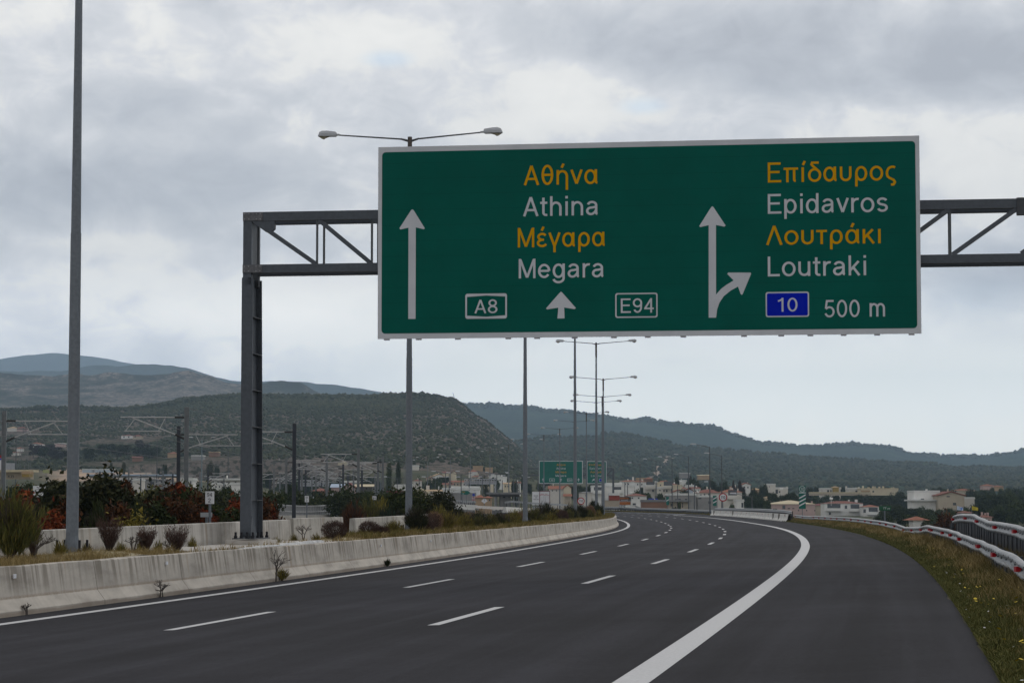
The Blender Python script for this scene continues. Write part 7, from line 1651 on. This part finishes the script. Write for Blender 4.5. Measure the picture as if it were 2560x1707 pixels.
# ------------------------------------------------------------------ trees
M_TRUNK = mat('tree_bark', (0.07, 0.05, 0.038), (0.045, 0.033, 0.026), 4, .95)
TL = dict(dark=leafmat('dark_tree_leaf', (0.010, 0.018, 0.008), (0.031, 0.044, 0.018), (0.062, 0.076, 0.030), .25), mid=leafmat('mid_tree_leaf', (0.018, 0.030, 0.012), (0.050, 0.068, 0.024), (0.088, 0.104, 0.038), .25),
          olive=leafmat('olive_tree_leaf', (0.028, 0.032, 0.018), (0.06, 0.064, 0.034), (0.10, 0.10, 0.05), .25), brown=leafmat('bare_tree_leaf', (0.025, 0.022, 0.02), (0.048, 0.042, 0.036), (0.075, 0.065, 0.055), .25), rust=LM['rust'])
def make_tree(shape, col, seed):
    """unit tree, 1 m tall and 1 m wide, to be scaled"""
    rng = np.random.default_rng(seed); root = empty('tree', (0, -400, -50))
    m = MB(); m.tube((0, 0, -.06), (.02, 0, .35), .035, .022, 6)
    if shape == 'cypress': L_ = [(rng.uniform(-.05, .05), rng.uniform(-.05, .05), z, .42 * (1 - (z - .3) ** 2 * 1.1) * rng.uniform(.8, 1.1), .17) for z in np.linspace(.16, .88, 8)]; n = 1500
    elif shape == 'pine': L_ = [(rng.uniform(-.26, .26), rng.uniform(-.26, .26), rng.uniform(.5, .84), rng.uniform(.16, .27), rng.uniform(.09, .16)) for _ in range(13)]; n = 1500
    elif shape == 'open': L_ = [(rng.uniform(-.3, .3), rng.uniform(-.3, .3), rng.uniform(.35, .85), rng.uniform(.12, .2), rng.uniform(.1, .17)) for _ in range(12)]; n = 900
    else: L_ = [(rng.uniform(-.24, .24), rng.uniform(-.24, .24), rng.uniform(.28, .78), rng.uniform(.17, .30), rng.uniform(.14, .24)) for _ in range(12)]; n = 1600
    for l in L_[:6]: m.tube((.015, 0, .28), (l[0] * .8, l[1] * .8, l[2]), .014, .006, 4, cap=False)
    m.build('trunk', M_TRUNK, root)
    c = cloud(rng, L_, n, .45); V_, F_ = quads(c, rng.uniform(.012, .026, len(c)), rng.uniform(.018, .040, len(c)), rng)
    # denser heart of the crown
    hv, hf = [], []
    for (x, y, z, rx, rz_) in L_:
        for k in range(36):
            d_ = rng.normal(size=3); d_ /= np.linalg.norm(d_); q = np.array([x, y, z]) + d_ * np.array([rx, rx, rz_]) * .55
            hv.append(q)
    V2, F2_ = quads(np.array(hv), .05, .07, rng); mesh_np('crown', np.concatenate([V_, V2]), np.concatenate([F_, F2_ + len(V_)]), TL[col], root)
    return note_kids(root)
PROTO = {}
sd = 500
for shp in ('round', 'pine', 'cypress', 'open'):
    for col in ('dark', 'mid', 'olive', 'brown'):
        if (shp, col) in (('cypress', 'brown'), ('pine', 'brown'), ('cypress', 'olive'), ('pine', 'olive')): continue
        for k in range(2): sd += 1; PROTO.setdefault((shp, col), []).append(make_tree(shp, col, sd))
used_proto = set()
tr_rng = random.Random(77)
def tree(shape, col, u, vt, wpx, Y, label, group, vb=None):
    pr = tr_rng.choice(PROTO[(shape, col)])
    o_ = pr if pr.name not in used_proto else copy_tree(pr)
    used_proto.add(pr.name)
    X = P(u, 1250, Y).x; g = land_z(X, Y) - .3; h = P(u, vt, Y).z - g; w = wpx * Y / 5990
    if h < 1.5: h = 1.5
    if h > w * 2.6 and shape != 'cypress': g = g + (h - w * 2.6) * .0
    o_.location = (X, Y, g); o_.scale = (w, w, h / .98); o_.rotation_euler = (0, 0, tr_rng.uniform(0, 6.28)); tag(o_, label, 'tree', group); return o_
# named trees
for a in [('cypress', 'mid', 972, 1158, 26, 640, 'taller left one of two slim dark trees beside the second lamp post'), ('cypress', 'dark', 995, 1157, 26, 640, 'right one of two slim dark trees beside the second lamp post'),
          ('cypress', 'dark', 1914, 1212, 26, 800, 'dark cypress-like tree directly left of the white tower house'), ('round', 'dark', 1905, 1203, 24, 830, 'dark round treetop left of the tower house on the skyline'), ('open', 'brown', 1856, 1188, 30, 760, 'grey-brown loose tree on the skyline, right one of the pair'), ('open', 'brown', 1838, 1188, 22, 765, 'grey-brown loose tree on the skyline, left one of the pair'),
          ('round', 'dark', 1695, 1182, 26, 900, 'dark pointed tree on the skyline above the white flat-roofed house'), ('pine', 'dark', 1736, 1190, 44, 860, 'wide dark umbrella pine on the skyline'), ('open', 'brown', 1731, 1184, 26, 920, 'brownish round tree behind the umbrella pine'), ('round', 'dark', 1783, 1190, 30, 850, 'dark tree on the skyline above the lamp post of the 110 sign'), ('round', 'dark', 1808, 1192, 28, 850, 'dark tree right of the tall lamp post on the skyline'), ('round', 'dark', 1650, 1191, 14, 950, 'small dark tree beside the ruined rose house'),
          ('round', 'dark', 1879, 1209, 22, 830, 'dark bushy tree between the loose pair and the tan roof'), ('round', 'mid', 1830, 1256, 30, 520, 'green garden tree right under the 110 sign'), ('round', 'dark', 1890, 1240, 44, 560, 'dark dense tree mass behind the stubby concrete pole'), ('round', 'mid', 1915, 1244, 40, 570, 'green domed tree left of the pink bungalow'), ('pine', 'mid', 1930, 1266, 44, 500, 'low green bush top at the left end of the pink bungalow'),
          ('round', 'dark', 1955, 1228, 34, 700, 'dark tree in front of the white tower house'), ('round', 'mid', 1985, 1238, 40, 690, 'green tree right of the tower house terrace'), ('round', 'dark', 1960, 1208, 30, 880, 'dark tree behind the tower house roof'), ('pine', 'dark', 2175, 1209, 16, 980, 'single dark pine top over the cream terrace chimneys'),
          ('round', 'mid', 1592, 1221, 44, 640, 'green tree right of the white modern house'), ('round', 'mid', 1612, 1232, 40, 600, 'green tree between the modern house and the apartment block'), ('round', 'mid', 1668, 1231, 34, 600, 'green tree in front of the apartment block'), ('cypress', 'mid', 1698, 1256, 16, 480, 'little layered conifer in front of the cream shed'), ('open', 'olive', 1684, 1264, 20, 470, 'yellowish bush beside the little layered conifer'),
          ('round', 'mid', 850, 1216, 56, 300, 'round green tree among the masts'), ('round', 'mid', 918, 1220, 44, 320, 'round green tree right of the one among the masts'), ('round', 'dark', 728, 1196, 44, 330, 'dark tree behind the dark thick mast'), ('round', 'mid', 633, 1214, 60, 300, 'green tree right of the gantry column'), ('round', 'mid', 700, 1222, 50, 260, 'green tree mass under the masts'), ('round', 'mid', 585, 1222, 60, 300, 'green tree behind the gantry column foot'), ('round', 'mid', 530, 1216, 60, 280, 'green tree right of the white number sign'), ('round', 'dark', 560, 1206, 50, 320, 'dark tree left of the gantry column foot'), ('round', 'olive', 548, 1240, 50, 200, 'bright green bush tree right of the white number sign'),
          ('round', 'olive', 525, 1149, 26, 900, 'olive tree on the earthworks right of the tallest mast'), ('round', 'dark', 542, 1160, 20, 900, 'dark tree beside the olive one on the earthworks'), ('round', 'dark', 412, 1154, 16, 860, 'dark round tree standing on the tan earthworks'), ('round', 'dark', 396, 1164, 10, 860, 'small dark tree left of the round one on the earthworks'), ('round', 'olive', 308, 1150, 14, 860, 'olive tree on the left part of the earthworks'), ('round', 'dark', 278, 1150, 10, 900, 'small dark tree at the top of the earthworks'),
          ('open', 'brown', 120, 1108, 90, 1220, 'wide grey-brown tree between pylon and thick lamp post'), ('open', 'brown', 150, 1118, 80, 1170, 'grey-brown tree directly left of the thick lamp post'), ('round', 'dark', 105, 1114, 36, 1210, 'dark tree under the white hillside villa'), ('round', 'dark', 222, 1116, 40, 1170, 'dark tree directly right of the thick lamp post'), ('round', 'dark', 260, 1104, 60, 1230, 'dark tree mass right of the thick lamp post'), ('round', 'dark', 300, 1108, 60, 1230, 'dark tree mass under the terracotta villa'), ('open', 'brown', 350, 1094, 44, 1250, 'brownish tree under the right wing of the terracotta villa'), ('round', 'dark', 350, 1114, 70, 1200, 'broad dark tree over the dull red roof'), ('round', 'dark', 385, 1114, 44, 1200, 'dark tree left of the orange-roofed house'),
          ('round', 'dark', 32, 1206, 60, 330, 'dark tree under the cream overpass'), ('round', 'mid', 75, 1200, 40, 300, 'yellow green tree right under the overpass end'), ('round', 'dark', 150, 1205, 50, 300, 'dark tree behind the blank white billboard'),
          ('round', 'rust', 2345, 1286, 50, 300, '') if False else ('round', 'olive', 2310, 1296, 26, 330, 'yellow green bush tree right of the tiled hut')]:
    tree(*a, group=None)
for u, vt, w, lb in ((2350, 1288, 50, 'rust brown bush right of the tiled hut'), (2372, 1292, 40, 'rust brown bush touching the raking end post')):
    X = P(u, 1260, 260).x; bsh('leafy', 'rust', u, vt, w, 260, int(u), lb, None, 1.6, grp=None)
# belts
def belt(n, u0, u1, Y0, Y1, vtop, w0, w1, kinds, label, group, seed, jit=8):
    r = random.Random(seed)
    for i in range(n):
        u = u0 + (u1 - u0) * (i + r.uniform(-.45, .45) + .5) / n; Y = r.uniform(Y0, Y1); vt = np.interp(u, *vtop) if isinstance(vtop, tuple) else vtop
        vt = vt + r.uniform(0, jit) + (Y1 - Y) / max(1, Y1 - Y0) * 0
        shp, col = r.choice(kinds); tree(shp, col, u, float(vt), r.uniform(w0, w1), Y, label, group)
KD = [('round', 'dark'), ('round', 'mid'), ('pine', 'dark'), ('round', 'dark'), ('pine', 'mid')]
belt(22, 2180, 2580, 850, 1000, ([2180, 2300, 2400, 2450, 2560], [1220, 1216, 1212, 1216, 1209]), 26, 44, KD, 'dark tree on the wooded skyline at right', 'trees on the skyline at right', 1, 6)
belt(16, 1990, 2220, 930, 1050, ([1990, 2220], [1209, 1213]), 18, 30, KD, 'dark tree on the skyline behind the cream villas', 'trees behind the cream villas', 2, 5)
belt(24, 1990, 2300, 830, 890, ([2000, 2080, 2140, 2300], [1234, 1232, 1231, 1230]), 30, 48, KD, 'tree in the dark belt below the cream villas', 'trees below the cream villas', 3, 10)
belt(12, 2210, 2320, 560, 640, ([2210, 2320], [1252, 1262]), 40, 60, KD, 'tree in the dense clump right of the 77 sign', 'trees right of the 77 sign', 4, 14)
belt(17, 2300, 2600, 500, 600, ([2300, 2380, 2440, 2600], [1262, 1262, 1250, 1244]), 44, 70, KD, 'tree in the dark wood below the beige villa', 'trees below the beige villa', 5, 16)
belt(12, 2430, 2600, 620, 800, ([2430, 2600], [1226, 1222]), 44, 66, KD, 'tree in the high dark wood near the right edge', 'trees near the right edge', 6, 14)
belt(11, 2200, 2420, 400, 480, ([2200, 2420], [1276, 1280]), 40, 60, KD, 'low dark tree just above the guardrail', 'low trees above the guardrail', 7, 10)
belt(22, 1560, 1860, 820, 980, ([1560, 1640, 1700, 1780, 1860], [1206, 1204, 1200, 1200, 1208]), 24, 40, KD, 'dark tree in the upper part of the town', 'trees of the upper town', 8, 14)
belt(16, 1590, 1900, 640, 720, ([1590, 1720, 1900], [1222, 1216, 1222]), 30, 46, KD, 'tree between the houses of the town', 'trees between the town houses', 9, 14)
belt(8, 1860, 2000, 640, 780, ([1860, 2000], [1224, 1222]), 34, 46, KD, 'tree around the tower house', 'trees around the tower house', 10, 14)
belt(13, 1385, 1550, 700, 900, ([1385, 1550], [1206, 1202]), 24, 38, KD, 'dark tree behind the distant green boards', 'trees behind the distant boards', 11, 8)
belt(22, 1040, 1400, 680, 960, ([1040, 1160, 1260, 1400], [1172, 1188, 1180, 1200]), 22, 40, KD + [('open', 'olive')], 'tree at the foot of the rocky hill, right of the second lamp post', 'trees at the foot of the rocky hill', 12, 22)
belt(16, 620, 960, 700, 960, ([620, 760, 960], [1160, 1172, 1176]), 26, 40, KD + [('open', 'olive')], 'tree behind the railway masts', 'trees behind the railway masts', 13, 24)
belt(14, 190, 620, 640, 1000, ([190, 620], [1196, 1196]), 16, 28, KD + [('open', 'olive')], 'low tree below the tan earthworks', 'trees below the earthworks', 14, 14)
belt(16, -40, 620, 1180, 1300, ([-40, 160, 620], [1096, 1104, 1126]), 30, 50, KD + [('open', 'brown')], 'tree at the foot of the green slope at left', 'trees at the foot of the left slope', 15, 20)
belt(8, 560, 960, 380, 520, ([560, 960], [1218, 1216]), 26, 40, KD, 'green tree beyond the zinc railing', 'trees beyond the railing', 16, 12)
for key, lst in PROTO.items():
    for pr in lst:
        if pr.name not in used_proto:
            for ch in KIDS[pr.name]: bpy.data.objects.remove(ch)
            bpy.data.objects.remove(pr)

# scrub covering the near hill: one mass
def scrub(name, hillname, n, seed, amin, amax, size, mt, yr=None, rockfree=.0, crestonly=False):
    rng = np.random.default_rng(seed); A_, YY_, ZZ_, Av, tv, Yf, Yr = HILLS[hillname]; V_, F_ = [], []
    base = np.array([[0, 0, 1], [.8, 0, .35], [.25, .76, .35], [-.65, .47, .35], [-.65, -.47, .35], [.25, -.76, .35], [.6, .4, -.3], [-.2, .7, -.3], [-.7, 0, -.3], [-.2, -.7, -.3], [.6, -.4, -.3]])
    fb = [(0, 1, 2), (0, 2, 3), (0, 3, 4), (0, 4, 5), (0, 5, 1), (1, 6, 2), (2, 7, 3), (3, 8, 4), (4, 9, 5), (5, 10, 1), (6, 7, 2), (7, 8, 3), (8, 9, 4), (9, 10, 5), (10, 6, 1)]
    fb = np.array(fb); k = 0; tries = 0
    while k < n and tries < n * 4:
        tries += 1; a = rng.uniform(amin, amax); t = 1 - rng.uniform(0, 1) ** 1.5 if not crestonly else 1 - rng.uniform(0, .03); Y = Yf + (Yr - Yf) * t * .998; X = a * Y; z = hill_z(hillname, X, Y)
        if z < -50: continue
        if any(abs(X - hx) < 22 and -90 < Y - hy < 6 for hx, hy in FAR_H): continue
        q = noise.noise((X * .03, Y * .02, 9.0)) * .5 + .5; zz = z / Y * 1600
        rocky = min(1, max(0, (74 - zz) / 16)); rocky = max(rocky, min(1, max(0, (a + .052) / .018)))
        if not crestonly and rng.uniform() < rocky * (.58 + .45 * q) + rockfree: continue
        s = size * rng.uniform(.5, 1.35) * (1 - (0 if crestonly or rockfree < -.5 else rocky) * .35); j = rng.uniform(.75, 1.3, (11, 1)); th = rng.uniform(0, 6.28); c_, s_ = math.cos(th), math.sin(th)
        vv = base * j * s; vv = np.stack([vv[:, 0] * c_ - vv[:, 1] * s_, vv[:, 0] * s_ + vv[:, 1] * c_, vv[:, 2] * .8 + s * .25], 1) + np.array([X, Y, z])
        V_.append(vv); F_.append(fb + 11 * k); k += 1
    o_ = mesh_np(name, np.concatenate(V_), np.concatenate(F_), mt); tag(o_, kind='stuff'); return o_
M_SCR = leafmat('scrub_leaf', (0.014, 0.020, 0.010), (0.038, 0.047, 0.022), (0.080, 0.082, 0.042), .02)
scrub('hillside_scrub', 'scrub_hill', 26000, 3, -.25, .028, 1.9, M_SCR); scrub('hilltop_trees', 'scrub_hill', 420, 4, -.20, -.035, 2.6, M_SCR, crestonly=True)
scrub('foothill_woods', 'wooded_foothill', 9000, 5, -.03, .26, 2.6, M_SCR, rockfree=-1); scrub('ridge_trees', 'wooded_ridge', 1300, 6, -.03, .24, 4.5, M_SCR, crestonly=True)
# small cairn-like mast on the cliff top
c = P(1137, 990, 1980); m = MB(); m.tube((0, 0, -4), (-1.5, 0, 3), .3, .15, 6); o_ = m.build('summit_mast', M_PYL); o_.location = c; tag(o_, 'tiny leaning mast on the cliff top of the rocky hill', 'mast')
